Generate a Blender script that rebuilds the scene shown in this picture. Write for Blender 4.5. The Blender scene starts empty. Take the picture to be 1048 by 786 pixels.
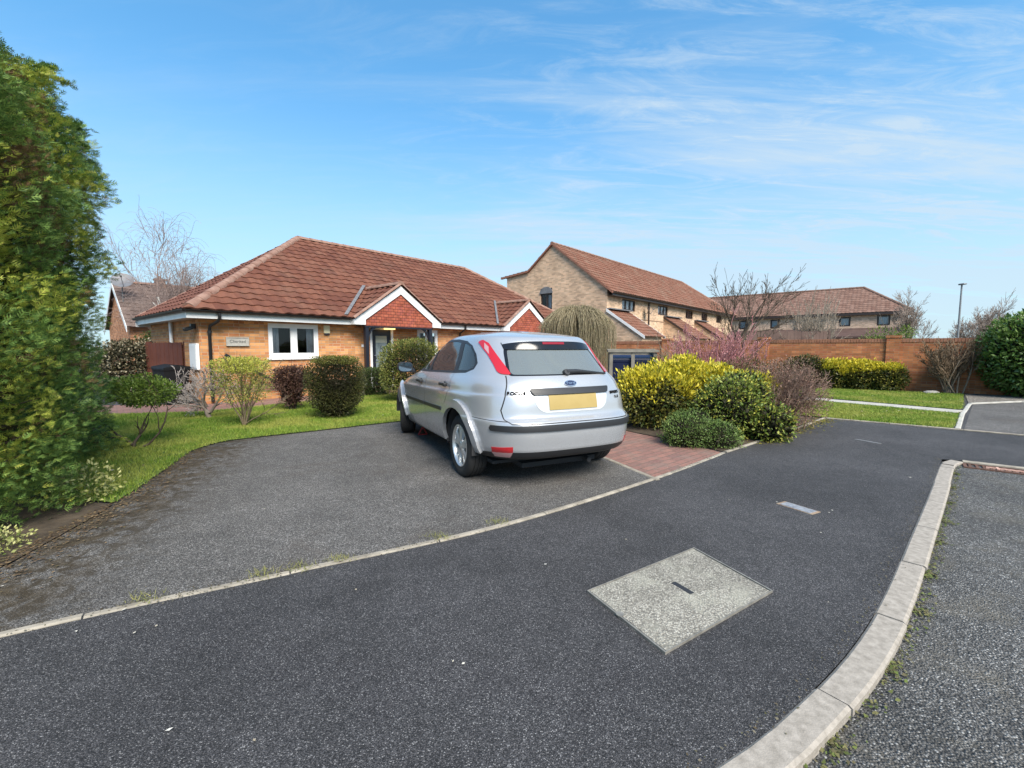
import bpy, bmesh, math, random
import numpy as np
from mathutils import Vector, Matrix, noise as mnoise
R = math.radians
scene = bpy.context.scene
COL = scene.collection

# ------------------------------------------------------------------ camera
cam_d = bpy.data.cameras.new('camera'); cam = bpy.data.objects.new('camera', cam_d); COL.objects.link(cam)
cam_d.sensor_width = 36.0; cam_d.lens = 36.0 * 460.0 / 1048.0
cam_d.clip_start = 0.05; cam_d.clip_end = 2000
cam.location = (0, 0, 1.30)
cam.rotation_euler = (R(90) - math.atan2(37.0, 460.0), 0, 0)
scene.camera = cam
scene.render.resolution_x = 1024; scene.render.resolution_y = 768

# ------------------------------------------------------------------ sky, sun, exposure
SUN_AZ, SUN_EL = 155.0, 46.0          # azimuth clockwise from +Y
w = bpy.data.worlds.new('World'); scene.world = w; w.use_nodes = True
nt = w.node_tree; nt.nodes.clear()
def wn(t, **k):
    n = nt.nodes.new(t)
    for a, b in k.items(): setattr(n, a, b)
    return n
def wl(a, b): nt.links.new(a, b)
out = wn('ShaderNodeOutputWorld'); bg = wn('ShaderNodeBackground'); wl(bg.outputs[0], out.inputs[0])
bg.inputs['Strength'].default_value = 0.09
sky = wn('ShaderNodeTexSky', sky_type='NISHITA'); sky.sun_disc = False
sky.sun_elevation = R(SUN_EL); sky.sun_rotation = R(SUN_AZ); sky.altitude = 0; sky.air_density = 1.0
sky.dust_density = 0.35; sky.ozone_density = 1.6
hs = wn('ShaderNodeHueSaturation'); hs.inputs['Saturation'].default_value = 1.25; hs.inputs['Value'].default_value = 1.0
hs.inputs['Hue'].default_value = 0.5
gm = wn('ShaderNodeGamma'); gm.inputs[1].default_value = 0.72; wl(sky.outputs[0], gm.inputs[0]); wl(gm.outputs[0], hs.inputs['Color'])
tc = wn('ShaderNodeTexCoord'); sep = wn('ShaderNodeSeparateXYZ'); wl(tc.outputs['Generated'], sep.inputs[0])
def wmath(op, a, b=None, c=None):
    n = wn('ShaderNodeMath', operation=op)
    for i, v in enumerate((a, b, c)):
        if v is None: continue
        if isinstance(v, (int, float)): n.inputs[i].default_value = v
        else: wl(v, n.inputs[i])
    return n.outputs[0]
zc = wmath('ADD', wmath('MAXIMUM', sep.outputs[2], 0.0), 0.12)
px_ = wmath('DIVIDE', sep.outputs[0], zc); py_ = wmath('DIVIDE', sep.outputs[1], zc)
cmb = wn('ShaderNodeCombineXYZ'); wl(px_, cmb.inputs[0]); wl(py_, cmb.inputs[1])
def cloud(rot, sx, sy, scale, det, rough, lo, hi, dist=0.6, off=0.0):
    m = wn('ShaderNodeMapping'); m.inputs['Rotation'].default_value = (0, 0, R(rot)); m.inputs['Scale'].default_value = (sx, sy, 1)
    m.inputs['Location'].default_value = (off, off * 0.7, 0)
    wl(cmb.outputs[0], m.inputs[0])
    n = wn('ShaderNodeTexNoise'); n.inputs['Scale'].default_value = scale; n.inputs['Detail'].default_value = det
    n.inputs['Roughness'].default_value = rough; n.inputs['Distortion'].default_value = dist
    wl(m.outputs[0], n.inputs['Vector'])
    r = wn('ShaderNodeMapRange', interpolation_type='SMOOTHSTEP'); wl(n.outputs[0], r.inputs['Value'])
    r.inputs['From Min'].default_value = lo; r.inputs['From Max'].default_value = hi
    return r.outputs[0]
c1 = cloud(33, 0.30, 1.7, 1.0, 9, 0.62, 0.42, 0.78, 0.9, 3.1)      # long cirrus streaks
c2 = cloud(30, 0.7, 2.2, 3.0, 11, 0.70, 0.44, 0.76, 1.2, 7.7)      # broken wisps
def rng(v, a, b, c, d):
    n = wn('ShaderNodeMapRange', interpolation_type='SMOOTHSTEP'); wl(v, n.inputs['Value'])
    for k, x in zip(('From Min', 'From Max', 'To Min', 'To Max'), (a, b, c, d)): n.inputs[k].default_value = x
    return n.outputs[0]
side = rng(sep.outputs[0], -0.45, 0.50, 0.12, 1.0)                  # more cirrus to the east
cl = wmath('MULTIPLY', wmath('ADD', wmath('MULTIPLY', c1, 1.0), wmath('MULTIPLY', c2, 0.55)), side)
veil = rng(sep.outputs[2], 0.0, 0.50, 0.78, 0.0)                    # thin bright veil over the horizon
cl = wmath('MINIMUM', wmath('ADD', cl, veil), 0.86)
mx = wn('ShaderNodeMix', data_type='RGBA'); wl(cl, mx.inputs[0])
tint = wn('ShaderNodeMix', data_type='RGBA', blend_type='MULTIPLY'); tint.inputs[0].default_value = 1.0; wl(hs.outputs[0], tint.inputs[6]); tint.inputs[7].default_value = (0.80, 1.34, 1.50, 1); wl(tint.outputs[2], mx.inputs[6])
mx.inputs[7].default_value = (2.55, 3.12, 3.62, 1)
wl(mx.outputs[2], bg.inputs['Color'])

sun_d = bpy.data.lights.new('sun', 'SUN'); sun = bpy.data.objects.new('sun', sun_d); COL.objects.link(sun)
sun_d.energy = 2.7; sun_d.angle = R(35); sun_d.color = (1.0, 0.93, 0.83)
sd = Vector((math.sin(R(SUN_AZ)) * math.cos(R(SUN_EL)), math.cos(R(SUN_AZ)) * math.cos(R(SUN_EL)), math.sin(R(SUN_EL))))
sun.rotation_euler = sd.to_track_quat('Z', 'Y').to_euler()
vs = scene.view_settings
vs.view_transform = 'Standard'; vs.look = 'None'; vs.exposure = 1.50; vs.gamma = 1.0; vs.use_curve_mapping = False
scene.render.engine = 'CYCLES'
scene.cycles.max_bounces = 8; scene.cycles.transparent_max_bounces = 16

# ------------------------------------------------------------------ helpers: objects
def link(o, parent=None):
    COL.objects.link(o)
    if parent is not None: o.parent = parent
    return o
def obj_from(name, verts, faces, mats, parent=None, smooth=False, mi=None, uv=True):
    me = bpy.data.meshes.new(name); me.from_pydata([tuple(v) for v in verts], [], [tuple(f) for f in faces])
    if not isinstance(mats, (list, tuple)): mats = [mats]
    for m in mats: me.materials.append(m)
    if mi is not None: me.polygons.foreach_set('material_index', np.asarray(mi, dtype=np.int32))
    if smooth: me.polygons.foreach_set('use_smooth', [True] * len(me.polygons))
    me.update(); o = link(bpy.data.objects.new(name, me), parent)
    if uv: box_uv(me)
    return o
def obj_np(name, V, F, mat, parent=None, smooth=False):
    """V (n,3), F (m,k) numpy arrays, every face k-sided"""
    me = bpy.data.meshes.new(name); n, (m, k) = len(V), F.shape
    me.vertices.add(n); me.vertices.foreach_set('co', np.asarray(V, dtype=np.float32).ravel())
    me.loops.add(m * k); me.loops.foreach_set('vertex_index', F.astype(np.int32).ravel())
    me.polygons.add(m); me.polygons.foreach_set('loop_start', np.arange(0, m * k, k, dtype=np.int32))
    me.polygons.foreach_set('loop_total', np.full(m, k, dtype=np.int32))
    if smooth: me.polygons.foreach_set('use_smooth', np.ones(m, dtype=bool))
    me.materials.append(mat); me.update(calc_edges=True); me.validate()
    return link(bpy.data.objects.new(name, me), parent)
def box_uv(me):
    uvl = me.uv_layers.new(name='uv')
    for p in me.polygons:
        n = p.normal
        if abs(n.z) > 0.75: ta, tb = Vector((1, 0, 0)), Vector((0, 1, 0))
        else:
            ta = Vector((-n.y, n.x, 0)).normalized(); tb = n.cross(ta)
            if abs(n.z) < 1e-3: tb = Vector((0, 0, 1))
        for li in p.loop_indices:
            c = me.vertices[me.loops[li].vertex_index].co
            uvl.data[li].uv = (c.dot(ta), c.dot(tb))
def empty(name, label, cat, loc=(0, 0, 0), rz=0.0, group=None):
    o = bpy.data.objects.new(name, None); o.empty_display_size = 0.2; link(o)
    o.location = loc; o.rotation_euler = (0, 0, rz); return tag(o, label, cat, group)
def tag(o, label=None, cat=None, group=None, kind=None):
    if label: o['label'] = label
    if cat: o['category'] = cat
    if group: o['group'] = group
    if kind: o['kind'] = kind
    return o
class MB:
    """collects simple solids into one mesh"""
    def __init__(s): s.v = []; s.f = []; s.m = []
    def add(s, vs, fs, mi=0):
        b = len(s.v); s.v += [tuple(v) for v in vs]; s.f += [tuple(b + i for i in f) for f in fs]; s.m += [mi] * len(fs); return s
    def box(s, a, b, M=None, mi=0, bev=0.0):
        x0, y0, z0 = a; x1, y1, z1 = b
        if bev > 0:
            e = bev; vs = []; 
            bm = bmesh.new(); bmesh.ops.create_cube(bm, size=1.0)
            for v in bm.verts: v.co = Vector(((x0 + x1) / 2 + v.co.x * (x1 - x0), (y0 + y1) / 2 + v.co.y * (y1 - y0), (z0 + z1) / 2 + v.co.z * (z1 - z0)))
            bmesh.ops.bevel(bm, geom=list(bm.edges), offset=e, segments=2, affect='EDGES', profile=0.6)
            bm.verts.index_update(); vs = [v.co.copy() for v in bm.verts]; fs = [[v.index for v in f.verts] for f in bm.faces]; bm.free()
        else:
            vs = [Vector(c) for c in ((x0,y0,z0),(x1,y0,z0),(x1,y1,z0),(x0,y1,z0),(x0,y0,z1),(x1,y0,z1),(x1,y1,z1),(x0,y1,z1))]
            fs = [(0,3,2,1),(4,5,6,7),(0,1,5,4),(1,2,6,5),(2,3,7,6),(3,0,4,7)]
        if M is not None: vs = [M @ v for v in vs]
        return s.add(vs, fs, mi)
    def tube(s, pts, r, n=8, mi=0, closed=False, cap=True):
        pts = [Vector(p) for p in pts]; N = len(pts); rr = r if isinstance(r, (list, tuple)) else [r] * N
        b = len(s.v); prev = None
        for i, p in enumerate(pts):
            if closed: t = pts[(i + 1) % N] - pts[i - 1]
            else: t = pts[min(i + 1, N - 1)] - pts[max(i - 1, 0)]
            t.normalize()
            if prev is None:
                a = Vector((0, 0, 1)) if abs(t.z) < 0.9 else Vector((1, 0, 0)); prev = (a - t * a.dot(t)).normalized()
            else: prev = (prev - t * prev.dot(t)).normalized()
            c = t.cross(prev)
            for k in range(n):
                an = 2 * math.pi * k / n; s.v.append(tuple(p + (prev * math.cos(an) + c * math.sin(an)) * rr[i]))
        for i in range(N if closed else N - 1):
            j = (i + 1) % N
            for k in range(n):
                k2 = (k + 1) % n; s.f.append((b + i*n + k, b + i*n + k2, b + j*n + k2, b + j*n + k)); s.m.append(mi)
        if cap and not closed:
            s.f.append(tuple(b + k for k in range(n))[::-1]); s.m.append(mi)
            s.f.append(tuple(b + (N-1)*n + k for k in range(n))); s.m.append(mi)
        return s
    def lathe(s, prof, n=24, M=None, mi=0, close=False):
        """prof: (r, z) pairs, about local z"""
        b = len(s.v)
        for r_, z_ in prof:
            for k in range(n):
                an = 2 * math.pi * k / n; v = Vector((r_ * math.cos(an), r_ * math.sin(an), z_))
                s.v.append(tuple(M @ v if M is not None else v))
        L = len(prof)
        for i in range(L if close else L - 1):
            j = (i + 1) % L
            for k in range(n):
                k2 = (k + 1) % n; s.f.append((b + i*n + k, b + i*n + k2, b + j*n + k2, b + j*n + k)); s.m.append(mi)
        return s
    def prism(s, poly, z0, z1, M=None, mi=0):
        n = len(poly); vs = [Vector((p[0], p[1], z0)) for p in poly] + [Vector((p[0], p[1], z1)) for p in poly]
        if M is not None: vs = [M @ v for v in vs]
        fs = [tuple(range(n))[::-1], tuple(range(n, 2*n))] + [(i, (i+1) % n, n + (i+1) % n, n + i) for i in range(n)]
        return s.add(vs, fs, mi)
    def build(s, name, mats, parent=None, smooth=False, fix=True):
        o = obj_from(name, s.v, s.f, mats, parent, smooth, s.m)
        if fix:
            bm = bmesh.new(); bm.from_mesh(o.data); bmesh.ops.recalc_face_normals(bm, faces=bm.faces); bm.to_mesh(o.data); bm.free()
        if smooth:
            try: o.data.set_sharp_from_angle(angle=R(38))
            except Exception: pass
        return o
def text_mesh(body, size, name, mat, M, parent=None, ext=0.002, xs=1.0, bold=0.0):
    c = bpy.data.curves.new('lettering', 'FONT'); c.body = body; c.size = size; c.extrude = ext; c.align_x = 'CENTER'; c.align_y = 'CENTER'; c.offset = bold
    t = bpy.data.objects.new('lettering', c); COL.objects.link(t)
    dg = bpy.context.evaluated_depsgraph_get(); me = bpy.data.meshes.new_from_object(t.evaluated_get(dg))
    bpy.data.objects.remove(t); bpy.data.curves.remove(c)
    me.materials.clear(); me.materials.append(mat); me.transform(M @ Matrix.Diagonal((xs, 1, 1, 1)))
    return link(bpy.data.objects.new(name, me), parent)

# ------------------------------------------------------------------ helpers: materials
def mat(name, col=(0.5, 0.5, 0.5), rough=0.6, metal=0.0, spec=0.5, coat=0.0):
    m = bpy.data.materials.new(name); m.use_nodes = True; b = m.node_tree.nodes['Principled BSDF']
    b.inputs['Base Color'].default_value = (*col, 1); b.inputs['Roughness'].default_value = rough; b.inputs['Metallic'].default_value = metal
    b.inputs['Specular IOR Level'].default_value = spec
    if coat: b.inputs['Coat Weight'].default_value = coat; b.inputs['Coat Roughness'].default_value = 0.03
    return m
class NB:
    """small node-graph builder on a material"""
    def __init__(s, m): s.m = m; s.t = m.node_tree; s.b = s.t.nodes['Principled BSDF']; s.o = s.t.nodes['Material Output']
    def n(s, t, **k):
        x = s.t.nodes.new(t)
        for a, b in k.items(): setattr(x, a, b)
        return x
    def l(s, a, b): s.t.links.new(a, b)
    def sock(s, v, i):
        if isinstance(v, (int, float)): i.default_value = v
        elif isinstance(v, tuple): i.default_value = v if len(v) == len(i.default_value) else (*v, 1)
        else: s.l(v, i)
    def coord(s, kind='Object'): return s.n('ShaderNodeTexCoord').outputs[kind]
    def noise(s, vec, scale, det=4, rough=0.55, dist=0.0):
        x = s.n('ShaderNodeTexNoise'); x.inputs['Scale'].default_value = scale; x.inputs['Detail'].default_value = det
        x.inputs['Roughness'].default_value = rough; x.inputs['Distortion'].default_value = dist; s.l(vec, x.inputs['Vector']); return x.outputs[0]
    def vor(s, vec, scale, out='Distance', feature='F1'):
        x = s.n('ShaderNodeTexVoronoi', feature=feature); x.inputs['Scale'].default_value = scale; s.l(vec, x.inputs['Vector']); return x.outputs[out]
    def ramp(s, f, stops, interp='LINEAR'):
        x = s.n('ShaderNodeValToRGB'); x.color_ramp.interpolation = interp; e = x.color_ramp.elements
        while len(e) < len(stops): e.new(0.5)
        for el, (p, c) in zip(e, stops): el.position = p; el.color = (*c, 1) if len(c) == 3 else c
        s.l(f, x.inputs[0]); return x.outputs[0]
    def mapr(s, f, a, b, c=0.0, d=1.0):
        x = s.n('ShaderNodeMapRange', interpolation_type='SMOOTHSTEP'); s.l(f, x.inputs['Value'])
        for k, v in zip(('From Min', 'From Max', 'To Min', 'To Max'), (a, b, c, d)): x.inputs[k].default_value = v
        return x.outputs[0]
    def math(s, op, a, b=None):
        x = s.n('ShaderNodeMath', operation=op); s.sock(a, x.inputs[0])
        if b is not None: s.sock(b, x.inputs[1])
        return x.outputs[0]
    def mix(s, f, a, b, blend='MIX'):
        x = s.n('ShaderNodeMix', data_type='RGBA', blend_type=blend); s.sock(f, x.inputs[0]); s.sock(a, x.inputs[6]); s.sock(b, x.inputs[7]); return x.outputs[2]
    def bump(s, h, strength=0.4, dist=0.01, prev=None):
        x = s.n('ShaderNodeBump'); x.inputs['Strength'].default_value = strength; x.inputs['Distance'].default_value = dist; s.l(h, x.inputs['Height'])
        if prev is not None: s.l(prev, x.inputs['Normal'])
        s.l(x.outputs[0], s.b.inputs['Normal']); return x.outputs[0]
    def col(s, c): s.l(c, s.b.inputs['Base Color'])
    def rough(s, c): s.sock(c, s.b.inputs['Roughness'])
def noisy(name, c1, c2, scale=8.0, rough=0.7, bump=0.2, det=6, metal=0.0, spec=0.4, bd=0.004, lo=0.3, hi=0.7, bs=None):
    m = mat(name, c1, rough, metal, spec); g = NB(m); v = g.coord()
    f = g.noise(v, scale, det, 0.6); g.col(g.ramp(f, [(lo, c1), (hi, c2)]))
    if bump: g.bump(g.noise(v, bs or scale * 4, 5, 0.6), bump, bd)
    return m
def catmull(P, t):
    i = int(min(max(math.floor(t), 0), len(P) - 2)); f = t - i
    p0, p1, p2, p3 = P[max(i-1, 0)], P[i], P[i+1], P[min(i+2, len(P)-1)]
    return 0.5 * ((2*p1) + (-p0 + p2)*f + (2*p0 - 5*p1 + 4*p2 - p3)*f*f + (-p0 + 3*p1 - 3*p2 + p3)*f**3)
# ================================================================== ground, road, pavement, drives, lawns
def speckle(name, dark, light, stone, scale=150.0, rough=0.85, bump=0.5, light_amt=0.25, patch=(0.85, 1.15), bd=0.006):
    """tarmac: dark binder with small stones of varying tone"""
    m = mat(name, dark, rough, 0, 0.35); g = NB(m); v = g.coord()
    cell = g.n('ShaderNodeTexVoronoi'); cell.inputs['Scale'].default_value = scale; g.l(v, cell.inputs['Vector'])
    sepc = g.n('ShaderNodeSeparateColor'); g.l(cell.outputs['Color'], sepc.inputs[0])
    base = g.ramp(sepc.outputs[0], [(0.0, dark), (0.62, light), (1 - light_amt * 0.35, light), (1.0, stone)])
    edge = g.mapr(cell.outputs['Distance'], 0.25, 0.75, 0.0, 0.75)
    c = g.mix(edge, base, tuple(x * 0.45 for x in dark))
    big = g.noise(v, 0.9, 6, 0.6, 0.5); fine = g.noise(v, 7, 5, 0.6)
    f = g.math('MULTIPLY', g.mapr(big, 0.25, 0.75, patch[0], patch[1]), g.mapr(fine, 0.3, 0.7, 0.90, 1.10))
    c = g.mix(1.0, c, f, 'MULTIPLY') if False else c
    hsv = g.n('ShaderNodeHueSaturation'); g.l(c, hsv.inputs['Color']); g.l(f, hsv.inputs['Value'])
    hh = g.math('MULTIPLY', g.math('SUBTRACT', 1.0, cell.outputs['Distance']), g.math('ADD', 0.5, sepc.outputs[1]))
    g.bump(hh, bump, bd); g.col(hsv.outputs[0]); g.rough(rough)
    m['_h'] = 1
    return m, g, hsv.outputs[0], v
def pocked(name, *a, stain=None, **k):
    m, g, c, v = speckle(name, *a, **k)
    if stain:
        for (col_, sc, lo, hi, amt, axis) in stain:
            n = g.noise(v, sc, 7, 0.65, 0.6); f = g.mapr(n, lo, hi, 0, amt)
            if axis:                                                     # stain keeps to a band of the surface (x*ax + y*ay between two values)
                ax, ay, d0, d1, d2, d3 = axis; sp_ = g.n('ShaderNodeSeparateXYZ'); g.l(v, sp_.inputs[0])
                d = g.math('ADD', g.math('MULTIPLY', sp_.outputs[0], ax), g.math('MULTIPLY', sp_.outputs[1], ay))
                f = g.math('MULTIPLY', f, g.math('MULTIPLY', g.mapr(d, d0, d1, 0, 1), g.mapr(d, d2, d3, 1, 0)))
            c = g.mix(f, c, col_)
        g.col(c)
    return m
def sheet(name, poly, z, m, kind='structure', thick=0.0, zf=None):
    bm = bmesh.new(); vs = [bm.verts.new((p[0], p[1], z if zf is None else zf(p[0], p[1]))) for p in poly]; f = bm.faces.new(vs)
    bm.normal_update()
    if f.normal.z < 0: bmesh.ops.reverse_faces(bm, faces=[f])
    if thick:
        r = bmesh.ops.extrude_face_region(bm, geom=[f]); bmesh.ops.translate(bm, verts=[g for g in r['geom'] if isinstance(g, bmesh.types.BMVert)], vec=(0, 0, -thick)); bmesh.ops.recalc_face_normals(bm, faces=bm.faces)
    else: bmesh.ops.triangulate(bm, faces=bm.faces)
    me = bpy.data.meshes.new(name); bm.to_mesh(me); bm.free(); me.materials.append(m); o = link(bpy.data.objects.new(name, me))
    return tag(o, kind=kind)
def offset_strip(line, w0, w1):
    L, Rr = [], []
    for i, p in enumerate(line):
        a = Vector(line[max(i-1, 0)]); b = Vector(line[min(i+1, len(line)-1)]); d = (b - a).normalized(); n = Vector((-d.y, d.x))
        L.append(tuple(Vector(p) + n * w0)); Rr.append(tuple(Vector(p) + n * w1))
    return L, Rr
def smooth_line(P, step=0.12):
    P = [np.array(p, float) for p in P]; out = []
    for i in range(len(P) - 1):
        n = max(2, int(np.linalg.norm(P[i+1] - P[i]) / step))
        for k in range(n): out.append(tuple(catmull(P, i + k / n)))
    out.append(tuple(P[-1])); return out
EDGE = smooth_line([(-8.2,-1.7),(-5.2,0.14),(-2.32,1.94),(-1.52,2.39),(-0.43,2.98),(0.36,3.52),(1.42,4.39),(2.05,4.95),(2.63,5.50)], 0.2)
KERB = smooth_line([(-4.6,-1.1),(-2.2,-0.1),(-0.5,0.70),(0.64,1.30),(0.94,1.475),(1.43,1.82),(1.96,2.27),(2.76,3.02),(3.77,3.97),(5.03,5.17)], 0.08)

pave_m = pocked('pavement_tarmac', (0.020, 0.0195, 0.021), (0.090, 0.086, 0.089), (0.29, 0.28, 0.275), scale=225, rough=0.8, bump=0.7, light_amt=0.42, patch=(0.72, 1.24),
                stain=[((0.10, 0.10, 0.095), 60, 0.66, 0.80, 0.35, None)])
road_m = pocked('road_tarmac', (0.046, 0.045, 0.044), (0.175, 0.169, 0.160), (0.44, 0.43, 0.41), scale=120, rough=0.85, bump=0.9, light_amt=0.5, patch=(0.75, 1.2), bd=0.012,
                stain=[((0.13, 0.115, 0.09), 3.0, 0.48, 0.72, 0.55, None)])
drive_m = pocked('drive_tarmac', (0.050, 0.047, 0.045), (0.20, 0.187, 0.174), (0.40, 0.38, 0.36), scale=150, rough=0.9, bump=0.8, light_amt=0.42, patch=(0.78, 1.2), bd=0.008,
                 stain=[((0.060, 0.042, 0.020), 3.4, 0.42, 0.60, 0.85, (-0.954, -0.30, 1.40, 1.85, 5.0, 6.0)), ((0.035, 0.025, 0.013), 11, 0.46, 0.58, 0.85, (-0.954, -0.30, 1.15, 1.8, 5.0, 6.0)),
                        ((0.075, 0.058, 0.045), 1.3, 0.52, 0.72, 0.45, None)])
conc_m = noisy('kerb_concrete', (0.21, 0.185, 0.155), (0.36, 0.32, 0.275), 30, 0.9, 0.5, det=9, bs=140, bd=0.004); g = NB(conc_m)
edge_m = noisy('edging_concrete', (0.16, 0.14, 0.11), (0.36, 0.32, 0.26), 7, 0.9, 0.4, bs=90)
soil_m = noisy('soil', (0.030, 0.021, 0.013), (0.085, 0.062, 0.040), 7, 0.95, 0.8, bs=40, bd=0.02)
gravel_m = pocked('pale_gravel', (0.13, 0.11, 0.09), (0.30, 0.265, 0.22), (0.55, 0.52, 0.48), scale=45, rough=0.9, bump=0.9, light_amt=0.6, bd=0.02)
grass_base = noisy('lawn_ground', (0.045, 0.075, 0.014), (0.10, 0.145, 0.028), 5, 0.95, 0.3)
far_m = noisy('far_ground', (0.05, 0.065, 0.03), (0.09, 0.09, 0.06), 0.4, 0.95, 0)

def road_z(x, y): return -0.034 + 0.010 * min(1.0, max(0.0, (x + y - 2.6) / 7.4))
sheet('ground', [(-700,-200),(700,-200),(700,900),(-700,900)], -0.16, far_m)
sheet('road', [(-6,-2.2)] + [(-4.6,-1.1)] + KERB[::6] + [(5.03,5.17),(5.14,5.15),(5.58,4.79),(7.5,3.05),(16,-4.6),(16,-9),(-6,-9)], 0, road_m, zf=road_z)
yard = sheet('pavement', [(-30,-9)] + [(-4.6,-1.1)] + KERB[1:] + [(5.14,5.15),(5.58,4.79),(7.5,3.05),(16,-4.6),(24,2),(24,16),(12,24),(-20,24),(-30,12)], 0.0, pave_m)
WPOLY = [(-4.4,0.62)] + [p for p in EDGE if -4.4 < p[0] < 1.42] + [(1.42,4.39),(1.10,5.17),(0.55,6.35),(-0.25,8.2),(-0.55,9.2),(-1.2,8.5),(-2.98,6.98),(-3.6,6.50),(-3.93,6.20),(-4.03,5.95),(-4.01,5.52),(-3.72,4.8),(-3.40,4.0),(-3.18,3.25),(-3.02,2.6),(-3.2,2.05),(-4.2,1.2)]
sheet('driveway', WPOLY, 0.004, drive_m)
# edging between drive and pavement: single concrete lengths with open joints
def edging(name, line, w, z, m, joint=0.9, gapw=0.008, h=0.06):
    mb = MB(); pts = [Vector(p) for p in line]; acc = [0]
    for i in range(1, len(pts)): acc.append(acc[-1] + (pts[i] - pts[i-1]).length)
    def at(s):
        for i in range(1, len(pts)):
            if s <= acc[i] or i == len(pts) - 1:
                t = (s - acc[i-1]) / max(acc[i] - acc[i-1], 1e-6); d = (pts[i] - pts[i-1]).normalized(); return pts[i-1].lerp(pts[i], t), Vector((-d.y, d.x))
    s = 0.0; rnd = random.Random(5)
    while s < acc[-1] - 0.05:
        e = min(s + joint, acc[-1]); n = max(2, int((e - s) / 0.15)); rows = []; jz = rnd.uniform(-0.003, 0.003); jo = rnd.uniform(-0.004, 0.004)
        for k in range(n + 1):
            p, nn = at(s + (e - s - gapw) * k / n); zz = z(p) if callable(z) else z
            a, b = p + nn * (w/2 + jo), p - nn * (w/2 - jo); c = min(0.012, w * 0.2)
            rows.append([(a.x, a.y, zz - h), (a.x, a.y, zz - c*0.7 + jz), (a.x - nn.x*c, a.y - nn.y*c, zz + jz), (b.x + nn.x*c, b.y + nn.y*c, zz + jz), (b.x, b.y, zz - c*0.7 + jz), (b.x, b.y, zz - h)])
        o = len(mb.v)
        for r in rows: mb.v += r
        for k in range(n):
            for j in range(5): mb.f.append((o+k*6+j, o+k*6+j+1, o+(k+1)*6+j+1, o+(k+1)*6+j)); mb.m.append(0)
        mb.f += [tuple(o+j for j in range(6)), tuple(o+n*6+j for j in range(6))[::-1]]; mb.m += [0, 0]
        s = e
    return tag(mb.build(name, m), kind='structure')
edging('edging_strip', EDGE, 0.048, 0.010, edge_m)
KC = [tuple((np.array(a) + np.array(b)) / 2) for a, b in zip(*offset_strip(KERB, 0.0, -0.118))]
kerb_end = KC[:-4] + smooth_line([KC[-5], (4.83, 4.90), (4.99, 5.03), (5.13, 5.10)], 0.05)[1:]
edging('kerb', kerb_end, 0.120, lambda p: 0.006, conc_m, 0.80, 0.010, 0.17)
edging('crossing_edge', [(5.20,5.10),(5.58,4.77),(7.5,3.03),(15,-3.7)], 0.07, 0.006, edge_m, 0.9)
# brick path
bp = mat('brick_paving', (0.2, 0.09, 0.07), 0.85); g = NB(bp); v = g.coord(); mp = g.n('ShaderNodeMapping'); mp.inputs['Rotation'].default_value = (0, 0, R(-42)); g.l(v, mp.inputs[0])
bt = g.n('ShaderNodeTexBrick'); g.l(mp.outputs[0], bt.inputs['Vector']); bt.inputs['Scale'].default_value = 1.0; bt.inputs['Brick Width'].default_value = 0.2; bt.inputs['Row Height'].default_value = 0.1; bt.inputs['Mortar Size'].default_value = 0.006; bt.inputs['Mortar Smooth'].default_value = 0.2
bt.inputs['Color1'].default_value = (0.25, 0.115, 0.085, 1); bt.inputs['Color2'].default_value = (0.155, 0.075, 0.062, 1); bt.inputs['Mortar'].default_value = (0.075, 0.060, 0.045, 1)
c = g.mix(g.mapr(g.noise(v, 3, 6, 0.65), 0.45, 0.7, 0, 0.5), bt.outputs['Color'], (0.16, 0.135, 0.11)); c = g.mix(g.mapr(g.noise(v, 45, 4, 0.6), 0.35, 0.75, 0, 0.35), c, (0.32, 0.20, 0.16)); g.col(c)
g.bump(g.math('SUBTRACT', g.noise(v, 60, 3), g.math('MULTIPLY', bt.outputs['Fac'], 1.5)), 0.6, 0.006)
BRICKP = [(1.44,4.42),(2.05,4.96),(2.61,5.48),(2.35,6.05),(1.80,6.9),(1.25,8.2),(0.3,11.4),(-0.4,13.9),(-1.2,14.9),(-3.2,13.7),(-5.15,11.2),(-6.2,9.35),(-7.5,8.80),(-9.6,8.2),(-9.9,9.6),(-7.4,10.2),(-3.6,14.6),(1.0,20),(2.2,19.4),(-1.2,14.9)]
sheet('brick_path', [(1.44,4.42),(2.05,4.96),(2.61,5.48),(2.35,6.05),(1.80,6.9),(1.25,8.2),(0.3,11.4),(-0.2,13.4),(3.4,19.6),(1.2,20.4),(-2.2,15.7),(-4.6,13.1),(-7.4,10.4),(-11.5,9.6),(-11.5,8.0),(-7.5,8.72),(-6.2,9.05),(-5.1,10.6),(-3.3,12.8),(-1.9,13.9),(-1.3,12.2),(-0.45,9.3),(-0.20,8.2),(0.58,6.37),(1.13,5.18)], 0.006, bp)
edging('brick_path_border', [(1.44,4.34),(1.13,5.16),(0.58,6.35),(-0.22,8.2)], 0.05, 0.010, edge_m, 0.6)
sheet('planting_bed', [(2.63,5.54),(3.2,6.0),(4.3,6.95),(5.25,7.8),(5.75,8.22),(5.2,8.7),(4.6,11),(4.4,14),(9.5,15.4),(8.6,16.6),(3,19.5),(0.6,14),(0.34,11.4),(1.28,8.2),(1.82,6.9),(2.38,6.06)], 0.010, soil_m)
edging('bed_edging', [(2.66,5.52),(3.2,5.97),(4.3,6.92),(5.25,7.77),(5.78,8.24)], 0.05, 0.014, edge_m, 0.9)
sheet('soil_border', [(-3.02,2.6),(-3.18,3.25),(-3.30,3.62),(-3.75,3.72),(-4.6,4.5),(-9,4.6),(-9,0.5),(-4.4,0.62),(-4.2,1.2),(-3.2,2.05)], 0.012, soil_m)
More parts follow.
